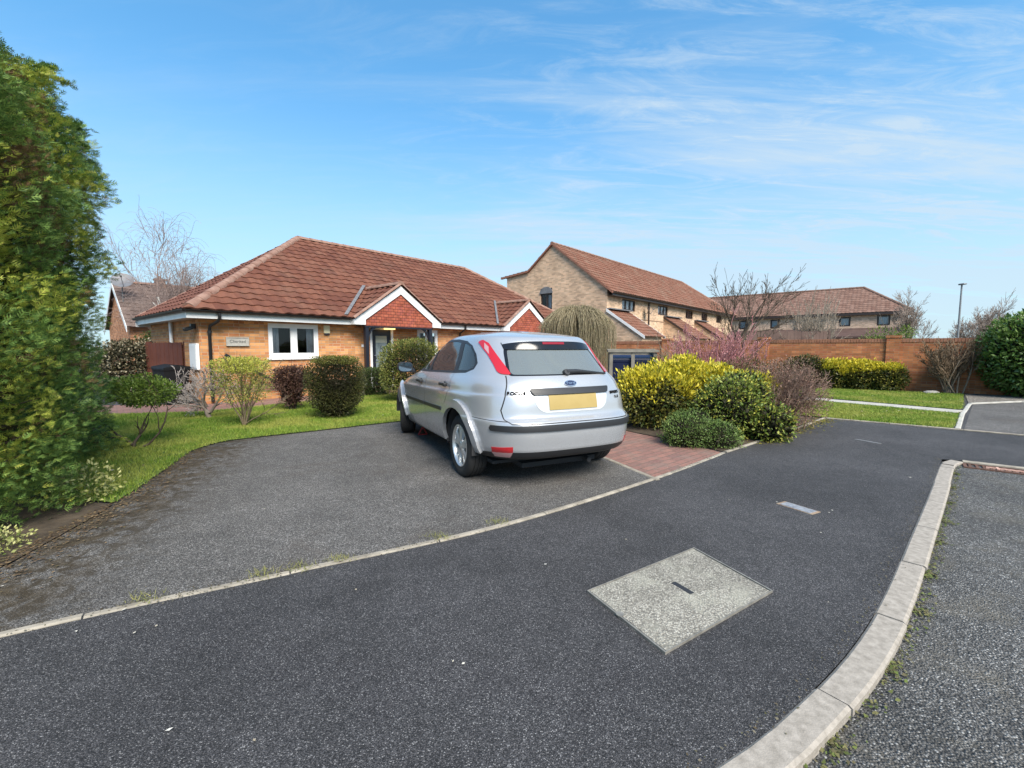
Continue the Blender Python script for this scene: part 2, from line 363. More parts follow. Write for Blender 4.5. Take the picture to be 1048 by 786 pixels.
LAWN_A = [(-3.33,3.66),(-3.43,4.0),(-3.74,4.82),(-4.02,5.52),(-4.04,5.95),(-3.94,6.21),(-3.6,6.52),(-2.98,7.0),(-1.2,8.52),(-0.58,9.25),(-1.33,12.1),(-1.93,13.8),(-3.28,12.7),(-5.08,10.5),(-6.2,8.98),(-7.5,8.66),(-11.5,7.9),(-11.5,4.66),(-4.6,4.54),(-3.78,3.76)]
LAWN_B = [(5.80,8.27),(7.06,7.12),(8.74,8.72),(7.22,11.2),(6.0,13.2),(4.45,13.0),(4.65,11),(5.25,8.75)]
LAWN_C = [(9.38,9.33),(10.35,10.25),(12.5,12.4),(10.9,14.0),(8.4,15.9),(5.6,14.6),(6.5,14.05),(7.78,11.92)]
for P in (LAWN_A, LAWN_B, LAWN_C): sheet('lawn', P, 0.016, grass_base)
slab_m = noisy('path_slabs', (0.30, 0.285, 0.25), (0.46, 0.44, 0.39), 4, 0.9, 0.3, bs=80)
edging('garden_path', [(9.05,9.03),(7.50,11.55),(6.25,13.6)], 0.52, 0.022, slab_m, 0.62, 0.012, 0.05)
sheet('side_driveway', [(7.16,7.04),(10.60,10.27),(12.2,10.66),(16,8.6),(20,5),(14,-0.2),(7.62,6.58)], 0.004, drive_m)
edging('lawn_edging', [(5.80,8.22),(7.10,7.05),(7.62,6.56),(13.8,0.4)], 0.05, 0.018, edge_m, 0.9)
edging('driveway_edging', [(7.12,7.10),(8.9,8.80),(10.56,10.30)], 0.07, 0.020, slab_m, 0.9)
edging('gravel_edging', [(10.60,10.33),(12.2,10.72),(16,8.66)], 0.06, 0.03, slab_m, 0.9)
sheet('gravel_bed', [(10.60,10.36),(12.2,10.75),(16,8.7),(17.2,10.0),(15.2,11.0),(12.65,12.5)], 0.012, gravel_m)

# grass blades
def inside(P, pts):
    x, y = pts[:, 0], pts[:, 1]; r = np.zeros(len(pts), bool); j = len(P) - 1
    for i in range(len(P)):
        xi, yi = P[i]; xj, yj = P[j]; c = ((yi > y) != (yj > y)) & (x < (xj - xi) * (y - yi) / (yj - yi + 1e-12) + xi); r ^= c; j = i
    return r
def leaf_mat(name, cols, rough=0.55, trans=0.25, clump=None, cs=3.0, spec=0.3):
    """leaves differ one from the next; clump adds a second tone in patches"""
    m = mat(name, cols[0], rough, 0, spec); g = NB(m); ge = g.n('ShaderNodeNewGeometry'); n = len(cols)
    c = g.ramp(ge.outputs['Random Per Island'], [(i / max(n - 1, 1), cols[i]) for i in range(n)])
    if clump: c = g.mix(g.mapr(g.noise(g.coord(), cs, 3, 0.6), 0.42, 0.62, 0, 0.85), c, g.mix(ge.outputs['Random Per Island'], clump, tuple(x * 1.5 for x in clump)))
    g.col(c); tr = g.n('ShaderNodeBsdfTranslucent'); g.l(c, tr.inputs[0]); mx_ = g.n('ShaderNodeMixShader'); mx_.inputs[0].default_value = trans
    g.l(g.b.outputs[0], mx_.inputs[1]); g.l(tr.outputs[0], mx_.inputs[2]); g.l(mx_.outputs[0], g.o.inputs[0]); return m
grass_m = leaf_mat('grass_blades', [(0.09, 0.16, 0.018), (0.15, 0.25, 0.026), (0.23, 0.33, 0.04), (0.30, 0.32, 0.07)], 0.6, 0.3, (0.27, 0.28, 0.06), 1.1)
def blades(P, dens, seed, h=(0.018, 0.042), wd=0.0035, z=0.016):
    r = np.random.default_rng(seed); P_ = np.array(P); lo, hi = P_.min(0), P_.max(0); n = int((hi - lo).prod() * dens)
    p = lo + r.random((n, 2)) * (hi - lo); p = p[inside(P, p)]; 
    d = np.hypot(p[:, 0], p[:, 1]); p = p[r.random(len(p)) < np.clip(9.5 / d, 0.5, 1.0)]
    p = p + r.normal(0, 0.022, p.shape)
    n = len(p); a = r.random(n) * 6.283; hh = r.uniform(*h, n) * (0.75 + 0.5 * r.random(n)); ww = wd * (0.7 + 0.6 * r.random(n)) * np.clip(np.hypot(p[:, 0], p[:, 1]) / 6, 1, 1.6)
    le = r.normal(0, 0.45, (n, 2)) * hh[:, None]; V = np.zeros((n, 3, 3))
    V[:, 0, :2] = p - np.c_[np.cos(a), np.sin(a)] * ww[:, None]; V[:, 1, :2] = p + np.c_[np.cos(a), np.sin(a)] * ww[:, None]; V[:, 2, :2] = p + le
    V[:, 0, 2] = z; V[:, 1, 2] = z; V[:, 2, 2] = z + hh
    return V.reshape(-1, 3)
GV = [blades(LAWN_A, 5200, 1), blades(LAWN_B, 5200, 2), blades(LAWN_C, 4600, 3)]
GV = np.vstack(GV); tag(obj_np('grass', GV, np.arange(len(GV)).reshape(-1, 3), grass_m), kind='stuff')
# fallen bits on the tarmac, moss and weeds along the edges
r_ = np.random.default_rng(11)
def scatter(name, spots, size, m, zf=lambda x, y: 0.006, up=0.0, seed=1, asp=0.6):
    r = np.random.default_rng(seed); n = len(spots); V = np.zeros((n, 4, 3)); a = r.random(n) * 6.283; s = r.uniform(*size, n)
    dx, dy = np.c_[np.cos(a), np.sin(a)] * s[:, None], np.c_[-np.sin(a), np.cos(a)] * (s * asp)[:, None]
    P = np.asarray(spots); z = np.array([zf(*q) for q in P])
    V[:, 0, :2] = P - dx; V[:, 1, :2] = P - dy; V[:, 2, :2] = P + dx; V[:, 3, :2] = P + dy
    V[..., 2] = z[:, None] + r.random((n, 4)) * (0.25 * s[:, None] + up * s[:, None]) + 0.001
    return tag(obj_np(name, V.reshape(-1, 3), np.arange(n * 4).reshape(-1, 4), m), kind='stuff')
pale_leaf = leaf_mat('pale_dry_leaf', [(0.22, 0.17, 0.10), (0.52, 0.47, 0.38), (0.68, 0.65, 0.58)], 0.8, 0.1)
q = [(-1.72,1.95),(-1.66,2.0),(1.1,2.55),(-0.2,1.75),(0.2,2.6),(2.5,3.45),(2.56,3.5)] + [tuple(x) for x in np.c_[r_.uniform(-3, 4.8, 34), r_.uniform(1.3, 6.5, 34)] if (x[0] < x[1] - 0.3)]
scatter('fallen_leaves', q, (0.005, 0.013), pale_leaf, seed=2)
q = [(-1.70, 1.93)]; 
brown_leaf = leaf_mat('brown_litter', [(0.035, 0.022, 0.012), (0.10, 0.06, 0.03), (0.22, 0.15, 0.08), (0.05, 0.05, 0.02)], 0.9, 0.1)
t = r_.random(2600); P0 = np.array([(-2.95, 2.2), (-3.15, 3.1), (-3.35, 4.0), (-3.75, 5.0), (-3.95, 5.6)]); tt = t * 4; i = np.minimum(tt.astype(int), 3); f = (tt - i)[:, None]
q = P0[i] * (1 - f) + P0[i + 1] * f + np.c_[np.abs(r_.normal(0, 0.16, 2600)) - 0.08, r_.normal(0, 0.06, 2600)]
scatter('leaf_litter', q, (0.004, 0.014), brown_leaf, lambda x, y: 0.013, seed=3)
lw = np.random.default_rng(61); q = []
for P in (LAWN_A, LAWN_B, LAWN_C):
    P_ = np.array(P); pp = P_.min(0) + lw.random((260, 2)) * (P_.max(0) - P_.min(0)); q += [tuple(x) for x in pp[inside(P, pp)]]
scatter('lawn_litter', q, (0.010, 0.026), leaf_mat('lawn_leaf', [(0.10, 0.06, 0.03), (0.24, 0.17, 0.08), (0.42, 0.38, 0.28)], 0.8, 0.15), lambda x, y: 0.05, 0.3, 62)
moss_m = leaf_mat('moss', [(0.10, 0.085, 0.015), (0.20, 0.16, 0.025), (0.13, 0.15, 0.02)], 0.95, 0.1)
def along(line, n, sd, seed):
    r = np.random.default_rng(seed); L = np.array(line); tt = r.random(n) * (len(L) - 1); i = np.minimum(tt.astype(int), len(L) - 2); f = (tt - i)[:, None]; return L[i] * (1 - f) + L[i + 1] * f + r.normal(0, sd, (n, 2))
scatter('moss', np.vstack([along([(3.4,6.05),(4.3,6.85),(5.25,7.70),(5.7,8.1)], 1500, 0.11, 5)]), (0.006, 0.02), moss_m, lambda x, y: 0.004, 0.5, 6)
kb = offset_strip(KERB, -0.135, -0.135)[0]
kb = [p for p in kb if 0.6 < p[0] < 5.0]
cl = np.vstack([along(kb, 900, 0.022, 8)] + [np.array([p]) + np.random.default_rng(int(p[0] * 97)).normal(0, 0.03, (70, 2)) for p in kb[::7]])
scatter('kerb_weeds', cl, (0.004, 0.012), leaf_mat('weed_bits', [(0.10, 0.085, 0.05), (0.16, 0.15, 0.06), (0.10, 0.14, 0.03), (0.05, 0.04, 0.03)], 0.9, 0.15), lambda x, y: road_z(x, y) + 0.004, 0.9, 9)
scatter('grit', np.vstack([along(EDGE[4:], 2600, 0.030, 21), along([(-3.93,6.2),(-2.98,6.96),(-1.2,8.46)], 500, 0.05, 22), along([(-3.2,3.3),(-3.72,4.8),(-4.0,5.5),(-3.95,6.1)], 900, 0.06, 24), along([(5.9,8.1),(7.1,7.0),(7.6,6.5)], 400, 0.04, 23), along(offset_strip(KERB, 0.03, 0.03)[0][20:], 700, 0.02, 25)]), (0.0025, 0.007), leaf_mat('grit_bits', [(0.03, 0.022, 0.012), (0.09, 0.07, 0.04), (0.16, 0.14, 0.10), (0.06, 0.06, 0.02)], 0.95, 0.0), lambda x, y: 0.006, 0.6, 26)
tuft = leaf_mat('dry_tuft', [(0.20, 0.21, 0.06), (0.35, 0.32, 0.12), (0.16, 0.20, 0.04)], 0.8, 0.3)
TV = []
for k, (x, y) in enumerate([(-1.42,2.47),(-1.25,2.55),(-1.05,2.66),(-0.5,2.98),(-1.9,2.22),(-0.1,3.24)]):
    r = np.random.default_rng(k + 40); P = np.array([(x, y)]) + r.normal(0, 0.03, (90, 2)) * [1.6, 1.0]; a = r.random(90) * 6.283; hh = r.uniform(0.01, 0.035, 90); V = np.zeros((90, 3, 3))
    V[:, 0, :2] = P - np.c_[np.cos(a), np.sin(a)] * 0.0018; V[:, 1, :2] = P + np.c_[np.cos(a), np.sin(a)] * 0.0018; V[:, 2, :2] = P + r.normal(0, 0.02, (90, 2)); V[:, :2, 2] = 0.012; V[:, 2, 2] = 0.012 + hh; TV.append(V.reshape(-1, 3))
TV = np.vstack(TV); tag(obj_np('weed_tufts', TV, np.arange(len(TV)).reshape(-1, 3), tuft), kind='stuff')

# ------------------------------------------------------------------ covers set in the ground
def quad_frame(P):
    c = sum((Vector(p) for p in P), Vector((0, 0))) / 4; return c
mh = empty('manhole_cover', 'large square concrete-filled inspection cover set in the dark pavement', 'manhole cover', (0.905, 2.31, 0))
Q = [Vector(p) - Vector((0.905, 2.31)) for p in ((0.40,2.30),(1.18,2.82),(1.39,2.30),(0.65,1.81))]
agg, g_, c_, v_ = speckle('exposed_aggregate', (0.215, 0.198, 0.165), (0.35, 0.325, 0.275), (0.47, 0.44, 0.38), scale=110, rough=0.9, bump=0.7, light_amt=0.8, patch=(0.8, 1.2), bd=0.006)
c_ = g_.mix(g_.mapr(g_.noise(v_, 5, 6, 0.6), 0.45, 0.68, 0, 0.5), c_, (0.36, 0.345, 0.28)); g_.col(c_)
steel = noisy('weathered_steel', (0.20, 0.185, 0.16), (0.38, 0.35, 0.30), 20, 0.55, 0.2, metal=0.5)
mb = MB(); mb.prism([tuple(q * 0.966) for q in Q], -0.03, 0.009); mb.build('infill', agg, mh)
mb = MB()
for i in range(4):
    a, b = Q[i], Q[(i+1) % 4]; mb.prism([tuple(a), tuple(b), tuple(b * 0.980), tuple(a * 0.980)], -0.03, 0.012)
mb.build('frame', steel, mh)
mb = MB(); Ms = Matrix.Translation((0.015, 0.02, 0)) @ Matrix.Rotation(R(-62), 4, 'Z'); mb.box((-0.065,-0.017,0.0),(0.065,0.017,0.0105), Ms, bev=0.003); mb.build('lifting_slot', mat('slot_dark', (0.02, 0.02, 0.022), 0.6), mh)
mb = MB(); Ms = Matrix.Translation(((Q[0] * 0.55 + Q[3] * 0.45).x * 0.97, (Q[0] * 0.55 + Q[3] * 0.45).y * 0.97, 0.010)); mb.lathe([(0,0.003),(0.012,0.003),(0.020,0.003),(0.020,0)], 16, Ms); mb.build('key_hole', steel, mh)
wc = empty('water_cover', 'small narrow metal cover with pale worn surface in the pavement', 'stopcock cover', (2.33, 3.57, 0), R(-62))
mb = MB(); mb.box((-0.12,-0.05,-0.02),(0.12,0.05,0.006), bev=0.003); mb.build('lid', noisy('worn_lid', (0.13, 0.14, 0.16), (0.40, 0.41, 0.43), 45, 0.5, 0.4, metal=0.3), wc)
mb = MB(); mb.box((-0.142,-0.06,-0.02),(0.142,0.06,0.003)); mb.build('frame', noisy('rusty_frame', (0.20, 0.11, 0.06), (0.36, 0.30, 0.22), 30, 0.8, 0.3), wc)
pl = empty('marker_plate', 'thin pale metal plate lying flush near the far corner of the pavement', 'metal plate', (4.95, 6.17, 0), R(-70))
mb = MB(); mb.box((-0.16,-0.03,0.0),(0.16,0.03,0.006), bev=0.002); mb.build('plate', noisy('pale_metal', (0.09, 0.09, 0.09), (0.19, 0.19, 0.19), 30, 0.7, 0.1), pl)
gy = empty('drain_gully', 'rusty road drain grating at the end of the kerb', 'drain', (5.30, 4.80, road_z(5.3, 4.8)), R(-41))
rust = noisy('rusty_iron', (0.055, 0.028, 0.018), (0.15, 0.075, 0.05), 25, 0.85, 0.4)
mb = MB(); 
for a, b in (((-0.28,-0.12),(0.28,-0.09)),((-0.28,0.09),(0.28,0.12)),((-0.28,-0.09),(-0.25,0.09)),((0.25,-0.09),(0.28,0.09))): mb.box((*a, -0.03), (*b, 0.012))
mb.build('frame', rust, gy)
mb = MB(); 
for k in range(9): mb.box((-0.235 + k*0.055, -0.09, -0.03), (-0.212 + k*0.055, 0.09, 0.010))
mb.build('grating', rust, gy); mb = MB(); mb.box((-0.25,-0.09,-0.05),(0.25,0.09,-0.04)); mb.build('pit', mat('pit_dark', (0.004, 0.004, 0.004), 1), gy)
mb = MB(); mb.box((-0.10,-0.012,0.0),(0.22,0.012,0.018)); mb.box((-0.02,-0.06,0.0),(0.0,0.06,0.017)); mb.build('bar', noisy('pink_paint', (0.45, 0.24, 0.18), (0.60, 0.38, 0.30), 30, 0.7, 0.1), gy)
# folding red triangle lying under the car
wt = MB(); P = [Vector((0.075*math.cos(a), 0.0, 0.052 + 0.075*math.sin(a))) for a in (R(90), R(210), R(330))]; Mt = Matrix.Translation((-1.33, 6.62, 0.0)) @ Matrix.Rotation(R(20), 4, 'Z')
for i in range(3):
    a, b = P[i], P[(i+1) % 3]; wt.tube([Mt @ a, Mt @ b], 0.009, 6)
tag(wt.build('warning_triangle', mat('red_reflector', (0.42, 0.03, 0.03), 0.4)), 'small red triangle standing on the drive under the car sill', 'warning triangle')
# ================================================================== buildings and walls
def brick_mat(name, c1, c2, mortar, c3=None, bw=0.225, rh=0.075):
    m = mat(name, c1, 0.9, 0, 0.25); g = NB(m); uv = g.coord('UV'); v = g.coord()
    bt = g.n('ShaderNodeTexBrick'); g.l(uv, bt.inputs['Vector']); bt.inputs['Scale'].default_value = 1; bt.inputs['Brick Width'].default_value = bw; bt.inputs['Row Height'].default_value = rh
    bt.inputs['Mortar Size'].default_value = 0.006; bt.inputs['Mortar Smooth'].default_value = 0.15; bt.inputs['Bias'].default_value = 0.0
    bt.inputs['Color1'].default_value = (*c1, 1); bt.inputs['Color2'].default_value = (*c2, 1); bt.inputs['Mortar'].default_value = (*mortar, 1)
    # tone of each brick
    sp = g.n('ShaderNodeSeparateXYZ'); g.l(uv, sp.inputs[0]); row = g.math('FLOOR', g.math('DIVIDE', sp.outputs[1], rh)); off = g.math('MULTIPLY', g.math('MODULO', row, 2.0), 0.5)
    colx = g.math('FLOOR', g.math('ADD', g.math('DIVIDE', sp.outputs[0], bw), off)); cb = g.n('ShaderNodeCombineXYZ'); g.l(colx, cb.inputs[0]); g.l(row, cb.inputs[1])
    wn_ = g.n('ShaderNodeTexWhiteNoise', noise_dimensions='2D'); g.l(cb.outputs[0], wn_.inputs['Vector'])
    var = g.math('ADD', 0.72, g.math('MULTIPLY', wn_.outputs['Value'], 0.56))
    c = bt.outputs['Color']
    if c3: c = g.mix(g.math('MULTIPLY', g.math('GREATER_THAN', wn_.outputs['Value'], 0.80), g.math('SUBTRACT', 1.0, bt.outputs['Fac'])), c, c3)
    h = g.n('ShaderNodeHueSaturation'); g.l(c, h.inputs['Color']); g.l(g.math('MULTIPLY', var, g.mapr(g.noise(v, 1.2, 6, 0.6), 0.3, 0.7, 0.88, 1.1)), h.inputs['Value'])
    g.col(h.outputs[0]); g.bump(g.math('SUBTRACT', g.noise(uv, 60, 3), g.math('MULTIPLY', bt.outputs['Fac'], 1.6)), 0.5, 0.008); return m
def tile_mat(name, c1, c2, c3, lichen=(0.22, 0.19, 0.14)):
    m = mat(name, c1, 0.85, 0, 0.3); g = NB(m); uv = g.coord('UV'); v = g.coord()
    fl = g.n('ShaderNodeVectorMath', operation='FLOOR'); g.l(uv, fl.inputs[0]); wn_ = g.n('ShaderNodeTexWhiteNoise', noise_dimensions='2D'); g.l(fl.outputs[0], wn_.inputs['Vector'])
    c = g.ramp(wn_.outputs['Value'], [(0, c1), (0.55, c2), (1, c3)]); c = g.mix(g.mapr(g.noise(v, 1.4, 7, 0.65), 0.45, 0.75, 0, 0.45), c, lichen)
    c = g.mix(g.mapr(g.noise(v, 22, 4, 0.6), 0.45, 0.75, 0, 0.4), c, tuple(x * 0.55 for x in c1)); g.col(c); g.bump(g.noise(v, 90, 3), 0.3, 0.004); return m
def tiled_roof(name, poly, a_dir, mat_, parent, gauge=0.30, tile=0.30, amp=0.022, lip=0.028, spt=6, under=None):
    """poly: convex planar outline (parent's space); a_dir along the eave. Courses of waved tiles with real laps"""
    P = [Vector(p) for p in poly]; a = Vector(a_dir).normalized(); n = Vector((0, 0, 0))
    for i in range(len(P)): n += (P[i] - P[0]).cross(P[(i+1) % len(P)] - P[0])
    n.normalize(); n = n if n.z > 0 else -n
    b = n.cross(a); b = b if b.z > 0 else -b
    o = P[0]; A = [(p - o).dot(a) for p in P]; B = [(p - o).dot(b) for p in P]; a0, a1, b0, b1 = min(A), max(A), min(B), max(B)
    na = max(2, int(math.ceil((a1 - a0) / tile * spt)) + 1); nr = int(math.ceil((b1 - b0) / gauge))
    aa = a0 + np.arange(na) * (tile / spt); ph = (aa / tile) % 1.0
    jit = np.random.default_rng(int(abs(a1 - a0) * 977 + abs(b1) * 131)).normal(0, 0.0045, (nr + 1, int((a1 - a0) / tile) + 4))
    wv = amp * (np.where(ph < 0.62, np.sin(np.pi * ph / 0.62), -0.25 * np.sin(np.pi * (ph - 0.62) / 0.38)))
    V, UV = [], []; F = []
    an, bn, nn, on = (np.array(x) for x in (a, b, n, o))
    for r in range(nr):
        bb = b0 + r * gauge; be = min(bb + gauge, b1 + 0.02); st = sum(len(x) for x in V)
        for (bv, hv, k) in ((bb, -0.012, 0), (bb, lip, 1), (be, 0.004, 1)):
            V.append(on + aa[:, None] * an + bv * bn + (hv + wv + (jit[r, np.clip(((aa - a0) / tile).astype(int), 0, jit.shape[1] - 1)] if bv == bb else 0.0))[:, None] * nn); UV.append(np.c_[aa / tile, np.full(na, r + (0.02 if bv == bb else 0.97))])
        for (s0, s1) in ((0, 1), (1, 2)):
            i = np.arange(na - 1); F.append(np.c_[st + s0*na + i, st + s0*na + i + 1, st + s1*na + i + 1, st + s1*na + i])
    V = np.vstack(V); UV = np.vstack(UV); F = np.vstack(F)
    bm = bmesh.new(); uvl = bm.loops.layers.uv.new('uv'); vs = [bm.verts.new(v) for v in V]
    for f in F:
        fc = bm.faces.new([vs[i] for i in f])
        for l, i in zip(fc.loops, f): l[uvl].uv = UV[i]
        fc.smooth = True
    c = sum(P, Vector((0, 0, 0))) / len(P)
    for i in range(len(P)):
        e = (P[(i+1) % len(P)] - P[i]).normalized(); pn = e.cross(n)
        if (c - P[i]).dot(pn) > 0: pn = -pn
        bmesh.ops.bisect_plane(bm, geom=bm.verts[:] + bm.edges[:] + bm.faces[:], plane_co=P[i], plane_no=pn, clear_outer=True, dist=1e-5)
    for f in bm.faces:
        if f.normal.dot(n) < -0.2: f.normal_flip()
    me = bpy.data.meshes.new(name); bm.to_mesh(me); bm.free(); me.materials.append(mat_)
    try: me.set_sharp_from_angle(angle=R(40))
    except Exception: pass
    me.shade_smooth() if hasattr(me, 'shade_smooth') else None
    try: me.set_sharp_from_angle(angle=R(40))
    except Exception: pass
    return link(bpy.data.objects.new(name, me), parent)
def ridge_tiles(mb, p, q, r=0.12, L=0.42, mi=0, n=8):
    p, q = Vector(p), Vector(q); d = (q - p); k = max(1, round(d.length / L)); d /= k; t = d.normalized(); s = t.cross(Vector((0, 0, 1))).normalized(); u = s.cross(t)
    for i in range(k):
        a, b = p + d * i, p + d * (i + 1.04); o = len(mb.v)
        for (c, rr) in ((a, r * 1.07), (b, r * 0.96)):
            for j in range(n + 1):
                an = math.pi * j / n; mb.v.append(tuple(c + s * math.cos(an) * rr + u * (math.sin(an) * rr * 0.85 - 0.03)))
        for j in range(n): mb.f.append((o + j, o + j + 1, o + n + 2 + j, o + n + 1 + j)); mb.m.append(mi)
        mb.f.append(tuple(o + j for j in range(n + 1))[::-1]); mb.m.append(mi)
def wall_panel(mb, o, d, L, z0, z1, holes=(), depth=0.10, mi=0, inward=None):
    """vertical wall from o along d; holes (s0, s1, z0, z1) get reveals"""
    d = Vector((d[0], d[1], 0)).normalized(); o = Vector((o[0], o[1], 0)); inw = Vector(inward) if inward else Vector((-d.y, d.x, 0))
    xs = sorted({0.0, L} | {h for q in holes for h in q[:2]}); zs = sorted({z0, z1} | {h for q in holes for h in q[2:4]})
    P = lambda s, z, k=0.0: o + d * s + inw * k + Vector((0, 0, z))
    for i in range(len(xs) - 1):
        for j in range(len(zs) - 1):
            cx, cz = (xs[i] + xs[i+1]) / 2, (zs[j] + zs[j+1]) / 2
            if any(q[0] < cx < q[1] and q[2] < cz < q[3] for q in holes): continue
            mb.add([P(xs[i], zs[j]), P(xs[i+1], zs[j]), P(xs[i+1], zs[j+1]), P(xs[i], zs[j+1])], [(0, 1, 2, 3)], mi)
    for (s0, s1, a, b) in holes:
        for (p, q) in (((s0, a), (s1, a)), ((s1, a), (s1, b)), ((s1, b), (s0, b)), ((s0, b), (s0, a))):
            mb.add([P(*p), P(*q), P(*q, depth), P(*p, depth)], [(0, 1, 2, 3)], mi)
def frame_M(o, d, z=0.0, k=0.0):
    """local x along the wall, y into the wall, z up"""
    d = Vector((d[0], d[1], 0)).normalized(); inw = Vector((-d.y, d.x, 0)); 
    return Matrix.Translation(Vector((o[0], o[1], z)) + inw * k) @ Matrix((d, inw, Vector((0, 0, 1)))).transposed().to_4x4()
def pane_mat(name, tint=(0.25, 0.28, 0.30), ior=1.7):
    m = bpy.data.materials.new(name); m.use_nodes = True; t = m.node_tree; t.nodes.clear()
    o = t.nodes.new('ShaderNodeOutputMaterial'); tr = t.nodes.new('ShaderNodeBsdfTransparent'); tr.inputs[0].default_value = (*tint, 1)
    gl = t.nodes.new('ShaderNodeBsdfGlossy'); gl.inputs['Roughness'].default_value = 0.02; fr = t.nodes.new('ShaderNodeFresnel'); fr.inputs['IOR'].default_value = ior
    ms = t.nodes.new('ShaderNodeMixShader'); t.links.new(fr.outputs[0], ms.inputs[0]); t.links.new(tr.outputs[0], ms.inputs[1]); t.links.new(gl.outputs[0], ms.inputs[2]); t.links.new(ms.outputs[0], o.inputs[0]); return m
PANE = pane_mat('window_glass', (0.80, 0.84, 0.85), 1.55)
upvc = noisy('white_upvc', (0.70, 0.70, 0.69), (0.80, 0.80, 0.79), 3, 0.35, 0); dark_upvc = mat('dark_brown_frame', (0.035, 0.022, 0.018), 0.4); navy = mat('navy_black_paint', (0.012, 0.014, 0.022), 0.35)
fascia_m = noisy('white_board', (0.62, 0.62, 0.61), (0.76, 0.76, 0.75), 2.5, 0.4, 0.05); blackp = mat('black_rainwater_plastic', (0.014, 0.014, 0.015), 0.35)
room = mat('dark_room', (0.045, 0.040, 0.036), 0.9); curtain_w = noisy('pale_curtain', (0.66, 0.67, 0.70), (0.80, 0.81, 0.84), 2, 0.9, 0); lead = noisy('lead', (0.10, 0.10, 0.105), (0.19, 0.19, 0.195), 9, 0.55, 0.1)
def window(parent, M, wd, ht, lights, frame_m, fw=0.06, sill=None, curtain=None, transom=None, reveal=0.05, cur_cols=None):
    """M: lower left corner, x along, y into the wall"""
    mb = MB(); y0, y1 = reveal, reveal + 0.06
    for a, b in (((0,0),(wd,fw)),((0,ht-fw),(wd,ht)),((0,fw),(fw,ht-fw)),((wd-fw,fw),(wd,ht-fw))): mb.box((a[0],y0,a[1]),(b[0],y1,b[1]), M)
    xs = [fw] + [wd * k for k in lights] + [wd - fw]
    for x in xs[1:-1]: mb.box((x - fw*0.62, y0 + 0.002, fw), (x + fw*0.62, y1 - 0.002, ht - fw), M)
    if transom: mb.box((fw, y0 + 0.004, ht*transom - fw*0.4), (wd - fw, y1 - 0.004, ht*transom + fw*0.4), M)
    s2 = fw * 0.55
    for i in range(len(xs) - 1):                                                      # opening sashes
        l, r_ = xs[i] + (fw*0.62 if i else 0), xs[i+1] - (fw*0.62 if i < len(xs) - 2 else 0)
        for a, b in (((l,fw),(r_,fw+s2)),((l,ht-fw-s2),(r_,ht-fw)),((l,fw+s2),(l+s2,ht-fw-s2)),((r_-s2,fw+s2),(r_,ht-fw-s2))): mb.box((a[0],y0+0.012,a[1]),(b[0],y1-0.012,b[1]), M)
    w_ = mb.build('window', frame_m, parent)
    mb = MB(); mb.add([M @ Vector(v) for v in ((fw, y0+0.03, fw), (wd-fw, y0+0.03, fw), (wd-fw, y0+0.03, ht-fw), (fw, y0+0.03, ht-fw))], [(0,1,2,3)]); mb.build('pane', PANE, w_, fix=False)
    if sill: mb = MB(); mb.box((-0.05, -0.05, -0.055), (wd + 0.05, reveal + 0.02, -0.003), M, bev=0.006); mb.build('sill', sill, w_)
    mb = MB(); mb.box((-0.4, y1 + 1.2, -0.3), (wd + 0.4, y1 + 1.25, ht + 0.2), M); mb.box((-0.4, y1+0.001, -0.31), (wd + 0.4, y1 + 1.2, -0.30), M)
    if curtain:
        for (x0, x1) in curtain:
            n = max(6, int((x1 - x0) / 0.02)); o = len(mb.v)
            for k in range(n + 1):
                x = x0 + (x1 - x0) * k / n; y = y1 + 0.05 + 0.02 * math.sin(k * 1.1)
                mb.v += [tuple(M @ Vector((x, y, 0.0))), tuple(M @ Vector((x, y, ht)))]
            for k in range(n): mb.f.append((o + 2*k, o + 2*k + 2, o + 2*k + 3, o + 2*k + 1)); mb.m.append(1)
    mb.build('interior', [room, cur_cols or curtain_w], w_, fix=False)
    return w_

# ------------------------------------------------------------------ the bungalow
A49 = math.atan2(0.759, 0.651)
bun = empty('bungalow', 'orange brick bungalow with red-brown hipped tile roof and two white-edged porch gables', 'bungalow', (-7.08, 9.85, 0), A49)
bun_brick = brick_mat('orange_brick', (0.47, 0.208, 0.078), (0.60, 0.29, 0.118), (0.38, 0.29, 0.20), (0.35, 0.14, 0.06))
bun_tile = tile_mat('red_brown_tiles', (0.104, 0.036, 0.022), (0.138, 0.051, 0.030), (0.165, 0.066, 0.040), (0.14, 0.080, 0.054))
ridge_m = noisy('ridge_tile', (0.17, 0.085, 0.060), (0.30, 0.185, 0.14), 5, 0.9, 0.3)
hung_m = brick_mat('hung_tiles', (0.30, 0.075, 0.045), (0.36, 0.105, 0.060), (0.07, 0.025, 0.02), (0.25, 0.07, 0.05), 0.165, 0.085)
WZ = 1.97; EZ = 2.15
mb = MB()
DX0, DX1, SWX0, SWX1 = 4.66, 5.48, 6.42, 7.30
holes = [(1.78-0.3, 3.08-0.3, 1.05, 1.925), (DX0-0.3, DX1-0.3, 0.12, 1.93), (SWX0-0.3, SWX1-0.3, 0.95, 1.90), (9.1, 10.0, 0.95, 1.90), (11.05, 11.9, 0.12, 1.93), (14.2, 15.5, 1.05, 1.925)]
wall_panel(mb, (0.3, 0.3), (1, 0), 16.45, -0.1, WZ, holes, 0.11)
wall_panel(mb, (0.3, 4.85), (0, -1), 4.55, -0.1, WZ); wall_panel(mb, (4.8, 4.85), (-1, 0), 4.5, -0.1, WZ); wall_panel(mb, (4.8, 8.7), (0, -1), 3.85, -0.1, WZ)
wall_panel(mb, (16.75, 0.3), (0, 1), 8.4, -0.1, WZ); wall_panel(mb, (16.75, 8.7), (-1, 0), 11.95, -0.1, WZ)
mb.build('wall', bun_brick, bun, fix=False)
